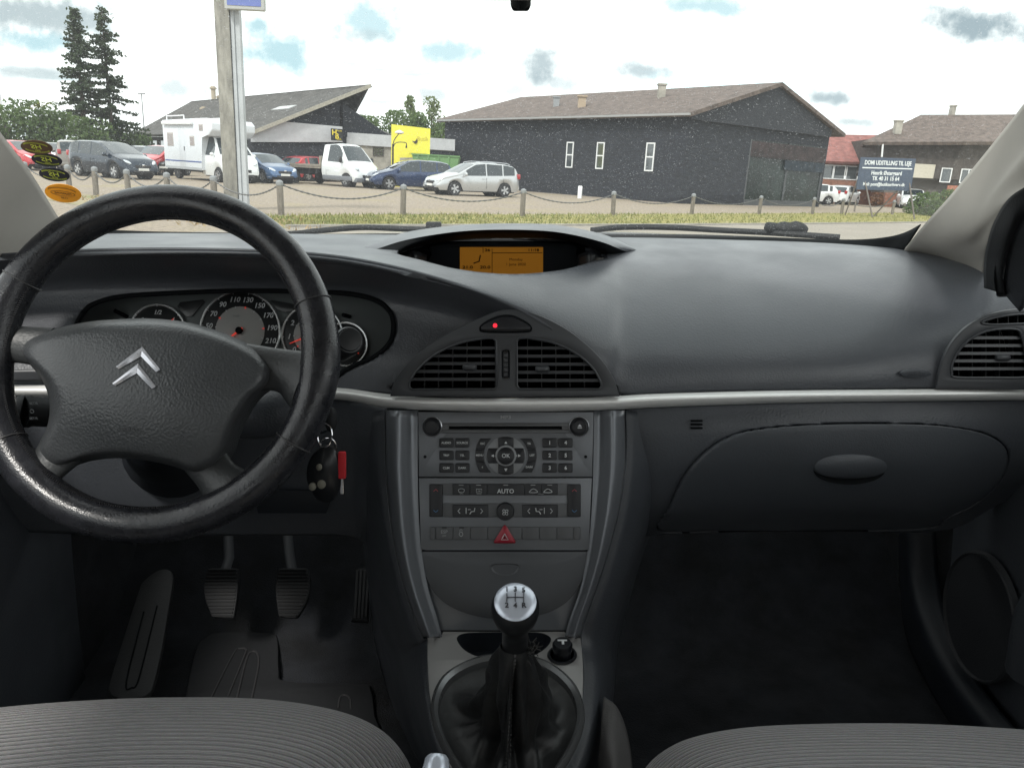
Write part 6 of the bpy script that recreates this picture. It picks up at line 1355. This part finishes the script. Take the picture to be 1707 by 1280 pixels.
bp2 = N(t_, 'ShaderNodeBump'); bp2.inputs['Strength'].default_value = .4; bp2.inputs['Distance'].default_value = .001; t_.links.new(nzz.outputs['Fac'], bp2.inputs['Height']); t_.links.new(bp1.outputs[0], bp2.inputs['Normal']); t_.links.new(bp2.outputs[0], b_s.inputs['Normal'])
def seat(name, lab, edge, cen, loc):
    s_ = thing(name, lab, 'car seat', loc, cabin=True); rows = []
    for f, dY, dy in ((-.5, .03, 0), (-.18, .035, 0), (-.05, .02, 0), (0, 0, 0), (.12, -.035, 0), (.35, -.10, 0), (.65, -.17, 0), (.95, -.22, 0)):
        rows.append([(x + (cen[0] - x) * (f if f > 0 else 0), y + (cen[1] - y) * max(0, f) + (-f * 170 if f < 0 else 0), .56 + dY) for x, y in edge])
    surf('seat_cushion', rows, 8, 10, mfab, s_, thick=.02, smooth=80); return s_
dseat = seat('driver_seat', 'grey ribbed fabric driver seat cushion at the bottom left', [(-330, 1235), (-160, 1198), (0, 1180), (120, 1170), (250, 1164), (390, 1164), (490, 1172), (575, 1190), (630, 1216), (664, 1250), (684, 1290), (700, 1360)], (180, 1500), (-.4, .5, -.5))
pseat = seat('passenger_seat', 'grey ribbed fabric passenger seat cushion at the bottom right', [(1030, 1400), (1055, 1330), (1076, 1285), (1108, 1253), (1160, 1229), (1250, 1213), (1380, 1207), (1520, 1207), (1650, 1213), (1780, 1224), (1950, 1250)], (1500, 1520), (.4, .5, -.5))
surf('seat_side', [[(1006, 1160, .80), (1030, 1180, .78), (1048, 1230, .76), (1056, 1300, .72), (1060, 1400, .68)], [(1000, 1230, .74), (1012, 1240, .72), (1024, 1270, .70), (1030, 1320, .68), (1030, 1400, .64)], [(990, 1330, .72), (998, 1340, .70), (1004, 1350, .69), (1008, 1370, .66), (1010, 1420, .63)]], 6, 6, mat('seat_side_fabric', (.10, .097, .097), .9, bump=.4, bs=500), pseat, thick=.01)

# ---------- pedals, footrest, mat ----------
def pedal(name, lab, pts, pl, ribs, armp):
    t = thing(name, lab, 'pedal', tuple(pl.pt(*pts[0])), cabin=True)
    pad = plate('pad', pl, pts, mrub, t, t=.012, bev=.003); xs_ = [p[0] for p in pts]
    ysd = [p[1] for p in pts]
    for i in range(ribs):
        y = min(ysd) + (max(ysd) - min(ysd)) * (i + .7) / (ribs + .4)
        cx = [pts[k][0] + (y - pts[k][1]) / (pts[(k + 1) % len(pts)][1] - pts[k][1]) * (pts[(k + 1) % len(pts)][0] - pts[k][0]) for k in range(len(pts)) if (pts[k][1] > y) != (pts[(k + 1) % len(pts)][1] > y)]
        if len(cx) > 1: tube('rib', [pl.pt(min(cx) + 3, y, .001), pl.pt(max(cx) - 3, y, .001)], .0016, mrub, pad, n=6)
    if armp: tube('arm', [P(*p) for p in armp], .009, mat('pedal_steel', (.03, .033, .038), .6), t, n=8, flat=.5)
    return t
pp = PL((430, 940, 1.19), (430, 1030, 1.13))
pedal('clutch_pedal', 'worn rubber clutch pedal, left one of the two hanging pedals', sm([(345, 950), (360, 946), (392, 947), (397, 952), (396, 985), (390, 1026), (384, 1030), (355, 1028), (349, 1018), (342, 1000), (339, 975)], 3), pp, 14, [(380, 880, 1.32), (382, 930, 1.24), (374, 955, 1.20)])
pedal('brake_pedal', 'worn rubber brake pedal, right one of the two hanging pedals', sm([(468, 947), (505, 946), (513, 950), (517, 972), (512, 1000), (497, 1026), (490, 1030), (468, 1028), (463, 1020), (459, 985), (462, 955)], 3), pp, 14, [(478, 870, 1.34), (482, 920, 1.26), (488, 960, 1.19)])
ap = pedal('accelerator_pedal', 'narrow ribbed accelerator pedal beside the console', [(596, 946), (615, 944), (613, 1036), (585, 1034)], PL((600, 940, 1.20), (600, 1036, 1.12)), 0, None)
ppl = PL((600, 940, 1.20), (600, 1036, 1.12))
for x in (592, 598, 604, 610): tube('rib', [ppl.pt(x + 4, 950, .001), ppl.pt(x, 1030, .001)], .0022, mat('rib_grey', (.05, .05, .052), .5), ap.children[0], n=6)
fp = PL((230, 960, 1.24), (230, 1160, 1.0))
frst = thing('footrest', 'long rubber footrest pad left of the clutch pedal', 'footrest', tuple(fp.pt(230, 1060)), cabin=True)
fpad = plate('pad', fp, sm([(238, 968), (262, 950), (280, 948), (288, 958), (286, 985), (270, 1080), (256, 1140), (246, 1156), (230, 1162), (195, 1162), (182, 1152), (183, 1132), (212, 1040), (230, 985)], 4), mat('footrest_rubber', (.019, .020, .021), .6, bump=.3, bs=200), frst, t=.012, bev=.004)
tube('groove', [fp.pt(x, y, .001) for x, y in sm([(262, 1010), (232, 1130), (220, 1146), (211, 1136), (240, 1020)], 5, False)], .0014, mmatte, fpad, n=6)
mt_ = PL(P(480, 1080, 1.20), P(480, 1080, 1.20) + V3((0, -.5, -.02)))
fm_ = plate('floor_mat', mt_, sm([(300, 1240), (325, 1100), (345, 1070), (370, 1062), (450, 1063), (464, 1076), (466, 1125), (480, 1144), (600, 1148), (618, 1155), (625, 1200), (630, 1300), (300, 1300)], 4), mat('mat_rubber', (.011, .012, .014), .7, bump=.3, bs=100), None, t=.010, bev=.003, off=.012)
tag(fm_, 'black rubber floor mat with moulded grooves in the driver footwell', 'floor mat')
gx = [sm([(382, 1170), (408, 1105), (412, 1092), (402, 1090), (390, 1100), (350, 1180)], 4, False), sm([(420, 1180), (432, 1120), (430, 1098), (420, 1096), (412, 1110), (395, 1180)], 4, False), sm([(565, 1190), (568, 1172), (576, 1168), (584, 1174), (586, 1192)], 4, False)]
for g_ in gx: tube('moulded_groove', [mt_.pt(x, y, .0125) for x, y in g_], .0018, mat('groove_grey', (.03, .03, .032), .6), fm_, n=6)

# ---------- body shell round the cabin ----------
shell = thing('car_shell', 'interior shell of the car with beige windscreen pillars and dark carpet', 'car body', (0, 1.2, -.9), cabin=True)
bm = bmesh.new(); zf = P(480, 1080, 1.20).z - .005
def fl(y, x0=-.78, x1=.78): return y
gridf = [[V3((x, y, z)) for x in [-.76 + 1.52 * i / 12 for i in range(13)]] for y, z in ((.1, zf + .02), (.6, zf), (.9, zf), (1.15, zf), (1.25, zf + .02), (1.38, zf + .13), (1.5, zf + .28), (1.56, zf + .5), (1.56, -.25))]
gridf = [[V3((-.77, r[0].y, -.3)), V3((-.765, r[0].y, max(r[0].z, -.6)))] + r + [V3((.765, r[0].y, max(r[0].z, -.6))), V3((.77, r[0].y, -.3))] for r in gridf]
grid_obj('carpet', gridf, mcarpet, shell, thick=.01, conv=False)
surf('windscreen_pillar', [[(2010, -70, .67), (1900, -25, .70), (1790, 60, .74), (1707, 173, .85), (1636, 263, .95), (1585, 325, 1.03), (1542, 373, 1.13), (1508, 416, 1.26), (1486, 445, 1.36)],
 [(2030, 20, .64), (1925, 65, .67), (1820, 140, .70), (1725, 225, .80), (1655, 305, .89), (1606, 365, .97), (1574, 400, 1.08), (1556, 428, 1.22), (1540, 455, 1.32)],
 [(2040, 60, .63), (1932, 110, .66), (1822, 185, .69), (1722, 258, .775), (1658, 326, .865), (1622, 384, .94), (1610, 412, 1.03), (1600, 442, 1.15), (1595, 475, 1.25)],
 [(2060, 130, .62), (1960, 190, .65), (1860, 260, .68), (1760, 296, .74), (1690, 326, .80), (1662, 364, .86), (1648, 404, .92), (1642, 441, 1.03), (1640, 480, 1.12)]], 10, 8, mbeige, shell, thick=.004)
surf('windscreen_pillar', [[(-320, -70, .67), (-210, -25, .70), (-100, 60, .74), (-40, 162, .82), (0, 220, .90), (50, 286, .98), (91, 352, 1.07), (120, 398, 1.14), (135, 420, 1.17)],
 [(-350, 20, .64), (-245, 65, .67), (-140, 140, .70), (-80, 220, .78), (-40, 280, .86), (0, 340, .94), (45, 390, 1.02), (75, 420, 1.08), (90, 440, 1.10)],
 [(-370, 90, .62), (-270, 135, .65), (-170, 200, .68), (-120, 270, .74), (-80, 330, .82), (-40, 385, .90), (-5, 425, .97), (30, 445, 1.02), (45, 465, 1.05)]], 10, 8, mbeige, shell, thick=.012)
surf('door_seal', [[(1862, 262, .66), (1762, 292, .717), (1692, 322, .775), (1660, 364, .833), (1646, 404, .88), (1640, 441, .94), (1640, 480, .97)], [(1880, 300, .65), (1790, 318, .71), (1707, 350, .77), (1686, 379, .80), (1675, 410, .84), (1668, 455, .90), (1672, 490, .93)], [(1890, 310, .67), (1800, 330, .72), (1716, 362, .79), (1694, 390, .83), (1683, 420, .87), (1676, 462, .93), (1680, 495, .96)]], 8, 6, mrub, shell, thick=.01)
surf('left_door_seal', [[(-172, 202, .675), (-122, 272, .735), (-82, 332, .815), (-45, 387, .895), (-10, 427, .965)], [(-200, 240, .66), (-150, 310, .72), (-105, 370, .80), (-70, 420, .88), (-40, 455, .94)]], 8, 4, mrub, shell, thick=.01)
# sill / kick mouldings
surf('kick_moulding', [[(1560, 870, 1.2), (1565, 960, 1.17), (1580, 1040, 1.1), (1620, 1120, 1.0), (1690, 1210, .88), (1800, 1320, .75)], [(1512, 880, 1.22), (1516, 960, 1.19), (1534, 1040, 1.12), (1572, 1120, 1.02), (1640, 1215, .90), (1740, 1330, .78)], [(1498, 880, 1.28), (1500, 970, 1.26), (1510, 1060, 1.2), (1545, 1140, 1.10), (1600, 1230, .98), (1690, 1340, .86)]], 8, 6, mdark, shell, thick=.01)
surf('kick_moulding', [[(60, 880, 1.2), (62, 960, 1.17), (50, 1040, 1.1), (0, 1120, 1.0), (-80, 1210, .88)], [(100, 880, 1.22), (98, 960, 1.19), (90, 1040, 1.12), (40, 1130, 1.02), (-30, 1230, .90)], [(150, 890, 1.3), (140, 970, 1.27), (120, 1060, 1.2), (60, 1150, 1.10), (-20, 1260, .98)]], 8, 6, mdark, shell, thick=.01)
bl_ = plate('bonnet_lever', PL((85, 890, 1.16), (85, 1000, 1.13)), rrect(78, 880, 110, 996, 10), mdark, shell, t=.02, bev=.006, off=.01)
plate('lever_slot', PL((85, 890, 1.16), (85, 1000, 1.13)), rrect(86, 880, 101, 980, 4), mmatte, bl_, t=.004, off=.012)
# roof edge
surf('roof_lining', [[(-400, -80, .62), (200, -22, .80), (560, -3, .88), (853, 1.2, .90), (1150, -3, .88), (1500, -22, .80), (2100, -80, .62)], [(-400, -300, .50), (200, -240, .62), (560, -225, .68), (853, -222, .70), (1150, -225, .68), (1500, -240, .62), (2100, -300, .50)]], 8, 4, mbeige, shell, thick=.02)
ROOF_BACK = -1.6
bm = bmesh.new(); hr = P(853, -222, .70); bx(bm, -.62, .62, ROOF_BACK, .70, hr.z + .005, hr.z + .03); bmlink('roof', bm, mbeige, shell)
box('rear_bulkhead', (-.74, .74, -1.62, -1.55, -.95, .02), mat('rear_trim', (.05, .05, .055), .8), shell)
box('rear_bench', (-.70, .70, -1.5, -.95, -.60, -.42), mat('rear_trim', (.05, .05, .055), .8), shell, bev=.05)
for sg_ in (-1, 1): box('centre_pillar', (min(sg_ * .70, sg_ * .62), max(sg_ * .70, sg_ * .62), -.28, -.16, -.2, hr.z + .01), mbeige, shell, bev=.02)
# doors
for sgn_, lab in ((1, 'dark grey passenger door with round speaker cover at the right edge'), (-1, 'dark driver door lining at the far left below the wheel')):
    X = sgn_ * .705
    zt_ = P(1680, 480, .93).z
    grd = [[V3((X + sgn_ * (xo + .02 * math.sin(max(0, (y - .9)) * 4)), y, z)) for y in (-1.5, -.5, 0, .2, .4, .6, .8, .95, 1.05, 1.12)] for z, xo in ((zt_ - .0, .05), (zt_ - .015, .012), (zt_ - .10, .0), (zt_ - .25, .01), (-.42, .005), (-.52, .0), (-.62, .01), (-.75, .02), (-.95, .03))]
    dr_ = grid_obj('front_door', grd, mdash2, shell, thick=.02, conv=False); dr_['label'] = lab
    if sgn_ > 0:
        o0 = ray(1637, 1027); o0 = o0 * (X / o0.x); e1, e2 = V3((0, 1, 0)), V3((0, 0, 1)); rr = []; bm = bmesh.new()
        for r_, h_ in ((1.0, 0), (.985, .008), (.955, .010), (.93, .006), (.5, .008)): rr.append([bm.verts.new(o0 + e1 * math.cos(2 * math.pi * i / 48) * .088 * r_ + e2 * math.sin(2 * math.pi * i / 48) * .10 * r_ - V3((h_ + .0, 0, 0))) for i in range(48)])
        for a, b in zip(rr, rr[1:]):
            for i in range(48): bm.faces.new((a[i], a[(i + 1) % 48], b[(i + 1) % 48], b[i]))
        bm.faces.new(rr[-1]); bmlink('speaker_cover', bm, mat('speaker_grille', (.022, .024, .028), .6, bump=.5, bs=600), dr_)
        bm = bmesh.new(); tube_bm(bm, spline([V3((X - .005, .35, -.47)), V3((X - .03, .6, -.45)), V3((X - .028, .78, -.47)), V3((X - .01, .86, -.55)), V3((X + .005, .88, -.66))], 6), [.03] * 25, 14); bmlink('armrest', bm, mdash2, dr_, smooth=80)
        surf('mirror_cheek', [[(1672, 488, .94), (1680, 420, .87), (1700, 368, .80), (1800, 320, .70)], [(1700, 520, .93), (1725, 470, .88), (1760, 430, .82), (1850, 400, .72)]], 6, 6, mdash2, dr_, thick=.01)
# windscreen
gm = bpy.data.materials.new('dusty_glass'); gm.use_nodes = True; t_ = gm.node_tree; t_.nodes.clear(); out = N(t_, 'ShaderNodeOutputMaterial')
tb = N(t_, 'ShaderNodeBsdfTransparent'); tb.inputs[0].default_value = (.93, .96, .95, 1); gb_ = N(t_, 'ShaderNodeBsdfGlossy'); gb_.inputs['Roughness'].default_value = .02
fr_ = N(t_, 'ShaderNodeFresnel'); fr_.inputs[0].default_value = 1.4; m1 = N(t_, 'ShaderNodeMixShader'); t_.links.new(fr_.outputs[0], m1.inputs[0]); t_.links.new(tb.outputs[0], m1.inputs[1]); t_.links.new(gb_.outputs[0], m1.inputs[2])
tcg = N(t_, 'ShaderNodeTexCoord')
def speck(scale, thr, seed):
    mp = N(t_, 'ShaderNodeMapping'); mp.inputs['Location'].default_value = (seed, seed * 2, seed * .5); t_.links.new(tcg.outputs['Object'], mp.inputs[0])
    nd = N(t_, 'ShaderNodeTexNoise'); nd.inputs['Scale'].default_value = scale * .8; t_.links.new(mp.outputs[0], nd.inputs['Vector'])
    mxv = N(t_, 'ShaderNodeMix', data_type='RGBA', blend_type='LINEAR_LIGHT'); mxv.inputs['Factor'].default_value = .006; t_.links.new(mp.outputs[0], mxv.inputs['A']); t_.links.new(nd.outputs['Color'], mxv.inputs['B'])
    v = N(t_, 'ShaderNodeTexVoronoi'); v.inputs['Scale'].default_value = scale; t_.links.new(mxv.outputs['Result'], v.inputs['Vector'])
    sc_ = N(t_, 'ShaderNodeSeparateColor'); t_.links.new(v.outputs['Color'], sc_.inputs[0])
    th = N(t_, 'ShaderNodeMath', operation='MULTIPLY'); th.inputs[1].default_value = thr; t_.links.new(sc_.outputs[0], th.inputs[0])
    lt = N(t_, 'ShaderNodeMath', operation='LESS_THAN'); t_.links.new(v.outputs['Distance'], lt.inputs[0]); t_.links.new(th.outputs[0], lt.inputs[1]); return lt.outputs[0]
dens = N(t_, 'ShaderNodeTexNoise'); dens.inputs['Scale'].default_value = 5; dens.inputs['Detail'].default_value = 4; t_.links.new(tcg.outputs['Object'], dens.inputs['Vector'])
dr2 = N(t_, 'ShaderNodeMapRange'); dr2.inputs['From Min'].default_value = .3; dr2.inputs['From Max'].default_value = .6; dr2.inputs['To Min'].default_value = .6; dr2.inputs['To Max'].default_value = .95; t_.links.new(dens.outputs['Fac'], dr2.inputs['Value'])
mxs = N(t_, 'ShaderNodeMath', operation='MAXIMUM'); t_.links.new(speck(300, .29, 1.0), mxs.inputs[0]); t_.links.new(speck(150, .16, 4.0), mxs.inputs[1])
sf = N(t_, 'ShaderNodeMath', operation='MULTIPLY'); t_.links.new(mxs.outputs[0], sf.inputs[0]); t_.links.new(dr2.outputs[0], sf.inputs[1])
sf2 = N(t_, 'ShaderNodeMath', operation='MULTIPLY_ADD'); sf2.inputs[1].default_value = .32; sf2.inputs[2].default_value = .045; t_.links.new(sf.outputs[0], sf2.inputs[0])
dd_ = N(t_, 'ShaderNodeBsdfDiffuse'); dd_.inputs[0].default_value = (.75, .77, .78, 1); dt_ = N(t_, 'ShaderNodeBsdfTranslucent'); dt_.inputs[0].default_value = (.75, .77, .78, 1); md_ = N(t_, 'ShaderNodeMixShader'); md_.inputs[0].default_value = .6; t_.links.new(dd_.outputs[0], md_.inputs[1]); t_.links.new(dt_.outputs[0], md_.inputs[2])
m2_ = N(t_, 'ShaderNodeMixShader'); t_.links.new(sf2.outputs[0], m2_.inputs[0]); t_.links.new(m1.outputs[0], m2_.inputs[1]); t_.links.new(md_.outputs[0], m2_.inputs[2]); t_.links.new(m2_.outputs[0], out.inputs[0])
GR = [[(-300, 440, 1.08), (-60, 408, 1.28), (200, 396, 1.42), (500, 393, 1.50), (853, 392, 1.53), (1200, 394, 1.50), (1480, 405, 1.40), (1640, 425, 1.25), (1850, 460, 1.05)],
 [(-340, 260, .94), (-80, 235, 1.07), (200, 222, 1.16), (500, 216, 1.21), (853, 214, 1.22), (1200, 216, 1.20), (1480, 226, 1.14), (1650, 240, 1.06), (1900, 270, .92)],
 [(-400, 70, .78), (-100, 40, .90), (200, 25, .97), (500, 18, 1.0), (853, 16, 1.01), (1200, 18, 1.0), (1480, 28, .95), (1700, 45, .88), (2000, 80, .76)],
 [(-430, -20, .70), (-120, -50, .82), (200, -62, .88), (500, -68, .91), (853, -70, .92), (1200, -68, .91), (1480, -60, .87), (1720, -45, .80), (2050, -10, .70)]]
surf('windscreen', GR, 8, 8, gm, shell, thick=0)
surf('black_screen_band', [[(1070, 396, 1.475), (1150, 394.5, 1.47), (1280, 396, 1.44), (1380, 399, 1.40), (1440, 399, 1.36), (1485, 394, 1.31), (1512, 386, 1.27), (1534, 374, 1.23)], [(1070, 398.5, 1.455), (1150, 401, 1.45), (1280, 405, 1.42), (1380, 409, 1.38), (1440, 414, 1.345), (1470, 417, 1.32), (1490, 420, 1.29), (1504, 422, 1.27)]], 6, 4, mmatte, shell, thick=.002)
surf('black_screen_band', [[(-60, 396, 1.22), (60, 386, 1.30), (160, 383, 1.36), (260, 386, 1.40), (420, 388.5, 1.45), (520, 389.5, 1.475)], [(-60, 404, 1.20), (60, 397, 1.285), (160, 395, 1.345), (260, 394, 1.385), (420, 393, 1.435), (520, 392, 1.46)]], 6, 4, mmatte, shell, thick=.002)
# bonnet
bm = bmesh.new(); gb2 = [[V3((x, y, -.150 - .05 * x * x - (.16 * max(0, y - 1.75)) ** 1.6 - .0 * y)) for x in [-.75 + 1.5 * i / 16 for i in range(17)]] for y in [1.56 + .1 * k for k in range(12)]]
bm.free(); grid_obj('bonnet', gb2, psilver, shell, thick=.01, conv=False)
# ---------- mirror mount, wipers, stickers ----------
mm_ = thing('mirror_mount', 'black base of the rear view mirror at the top centre of the windscreen', 'mirror mount', tuple(P(868, 0, .92)), cabin=True)
mpn = PL((868, 0, .93), (868, 22, .955)); plate('base', mpn, rrect(851, -60, 885, 22.5, 7), mmatte, mm_, t=.02, bev=.005)
tube('arm', [P(868, 0, .93), P(868, -60, .86)], .012, mmatte, mm_)
wl = thing('windscreen_wiper', 'black wiper lying at the base of the windscreen, left of the display hood', 'wiper', tuple(P(560, 385, 1.6)), cabin=True)
tube('blade', spline([P(440, 391, 1.56), P(520, 386, 1.60), P(600, 379.5, 1.62), P(665, 381.5, 1.63), P(720, 383, 1.62)], 5), [.004] * 5 + [.006] * 16, mrub, wl, n=8)
box('joint', (-.016, .016, -.01, .01, -.01, .01), mrub, wl, bev=.003, M=Matrix.Translation(P(723, 378, 1.62)))
wr_ = thing('windscreen_wiper', 'black wiper with a bulky pivot at the right base of the windscreen', 'wiper', tuple(P(1200, 385, 1.6)), cabin=True)
tube('blade', spline([P(985, 384, 1.60), P(1040, 379, 1.61), P(1120, 379.5, 1.61), P(1200, 384, 1.60), P(1280, 388, 1.56), P(1400, 396, 1.50)], 5), .006, mrub, wr_, n=8)
bm = bmesh.new(); rg = random.Random(2)
tube_bm(bm, spline([P(1276, 384, 1.56), P(1290, 379, 1.56), P(1312, 381, 1.555), P(1330, 380, 1.55), P(1346, 385, 1.545)], 4), [.007, .012, .014, .012, .010, .009, .012, .014, .013, .012, .013, .014, .013, .012, .011, .009, .005], 10); bmlink('pivot', bm, mrub, wr_)
cw = surf('cowl', [[(540, 390, 1.66), (700, 389, 1.68), (900, 390, 1.68), (1040, 390, 1.67), (1200, 392, 1.64), (1480, 404, 1.54)], [(540, 400, 1.60), (700, 401, 1.6), (900, 401, 1.6), (1040, 400, 1.6), (1200, 403, 1.56), (1480, 416, 1.46)]], 6, 4, mmatte, shell, thick=.004)
def gY(px, py):         # Y of the windscreen along a pixel ray near the left edge
    q = [(p, r) for r in GR for p in r]; 
    ws_, s_ = 0, 0
    for r in GR:
        for p in r:
            d = ((p[0] - px) ** 2 + (p[1] - py) ** 2) ** -1.5; ws_ += d * p[2]; s_ += d
    return ws_ / s_
msk = mat('sticker_dark', (.018, .018, .03), .5); mskb = mat('sticker_brown', (.10, .055, .03), .5); msky = mat('sticker_yellow', (.55, .60, .08), .5); mso = mat('sticker_orange', (.85, .33, .01), .5)
for i, (cx_, cy_, rx_, ry_, rt, m_, lab) in enumerate(((61, 246, 27, 11.5, 7, mskb, 'brownish oval windscreen sticker, top one of the stack'), (78, 267, 26, 10.5, 8, msk, 'dark blue oval windscreen sticker, second from the top'), (90.5, 291.5, 26, 11, 8, msk, 'dark blue oval windscreen sticker, third from the top'), (105, 322.5, 31, 15, 9, mso, 'bright orange oval windscreen sticker above the wheel rim'))):
    Yg = 1.02 + (cy_ - 246) * .0012; pl_ = PL((cx_, cy_ - 10, Yg), (cx_, cy_ + 10, Yg + .012)); s_ = plate('windscreen_sticker', pl_, ell(cx_, cy_, rx_, ry_, n=40, rot=rt), m_, None, t=.0006, bev=0, cabin=True)
    tag(s_, lab, 'sticker', 'stickers on the windscreen'); tm = msky if i < 3 else mat('sticker_print', (.12, .06, .02), .5)
    k_ = pl_.k(cx_, cy_); Mm_ = pl_.at(cx_, cy_, .0006, -rt) @ Matrix.Diagonal((-1, 1, 1, 1))
    if i < 3:
        easy_text('lettering', 'HS', Mm_ @ Matrix.Translation((0, .1 * ry_ * k_, 0)), 11 * k_, tm, s_, ext=.0001, sx=1.3, bold=.01); easy_text('lettering', '2021 2020 2018'.split()[i], Mm_ @ Matrix.Translation((0, -.5 * ry_ * k_, 0)), 4.5 * k_, tm, s_, ext=.0001)
    else:
        easy_text('lettering', 'MILJØZONE', Mm_ @ Matrix.Translation((0, 0, 0)), 5 * k_, tm, s_, ext=.0001); easy_text('lettering', '11.05', Mm_ @ Matrix.Translation((0, -.62 * ry_ * k_, 0)), 5 * k_, tm, s_, ext=.0001)
        e_ = ell(0, 0, 19 * k_, 5 * k_, n=30); tube('print_oval', [Mm_ @ V3((x, y, 0)) for x, y in e_ + e_[:1]], .0003, tm, s_, n=4)
    for j in range(11):
        for sgn2 in (1, -1):
            a = R(90 + sgn2 * 0 + (j - 5) * 12) if sgn2 > 0 else R(270 + (j - 5) * 11)
            if sgn2 < 0 and i == 3: continue
            Mj = Mm_ @ Matrix.Translation((math.cos(a) * rx_ * .80 * k_, math.sin(a) * ry_ * .74 * k_, 0)) @ Matrix.Rotation(math.atan2(math.sin(a) / ry_, math.cos(a) / rx_) - math.pi / 2 if sgn2 > 0 else math.atan2(math.sin(a) / ry_, math.cos(a) / rx_) + math.pi / 2, 4, 'Z')
            pass
    ring_s = 'PARKERING TILLADT'
    if True:
        bm = bmesh.new()
        for j in range(26):
            a = R(35 + j * 110 / 25) if j % 1 == 0 else 0; c3 = Mm_ @ V3((math.cos(a) * rx_ * .84 * k_, math.sin(a) * ry_ * .78 * k_, 0)); tube_bm(bm, [c3 - pl_.ey * 1.2 * k_, c3 + pl_.ey * 1.2 * k_], .35 * k_, 4)
            if i < 3: a = -a; c3 = Mm_ @ V3((math.cos(a) * rx_ * .84 * k_, math.sin(a) * ry_ * .78 * k_, 0)); tube_bm(bm, [c3 - pl_.ey * 1.2 * k_, c3 + pl_.ey * 1.2 * k_], .35 * k_, 4)
        bmlink('rim_print', bm, tm, s_)
# ---------- place the cabin objects in the world ----------
for o in CABIN: o.matrix_world = MC @ (Matrix.Translation(o.location) @ Matrix.Rotation(o.rotation_euler.z, 4, 'Z'))
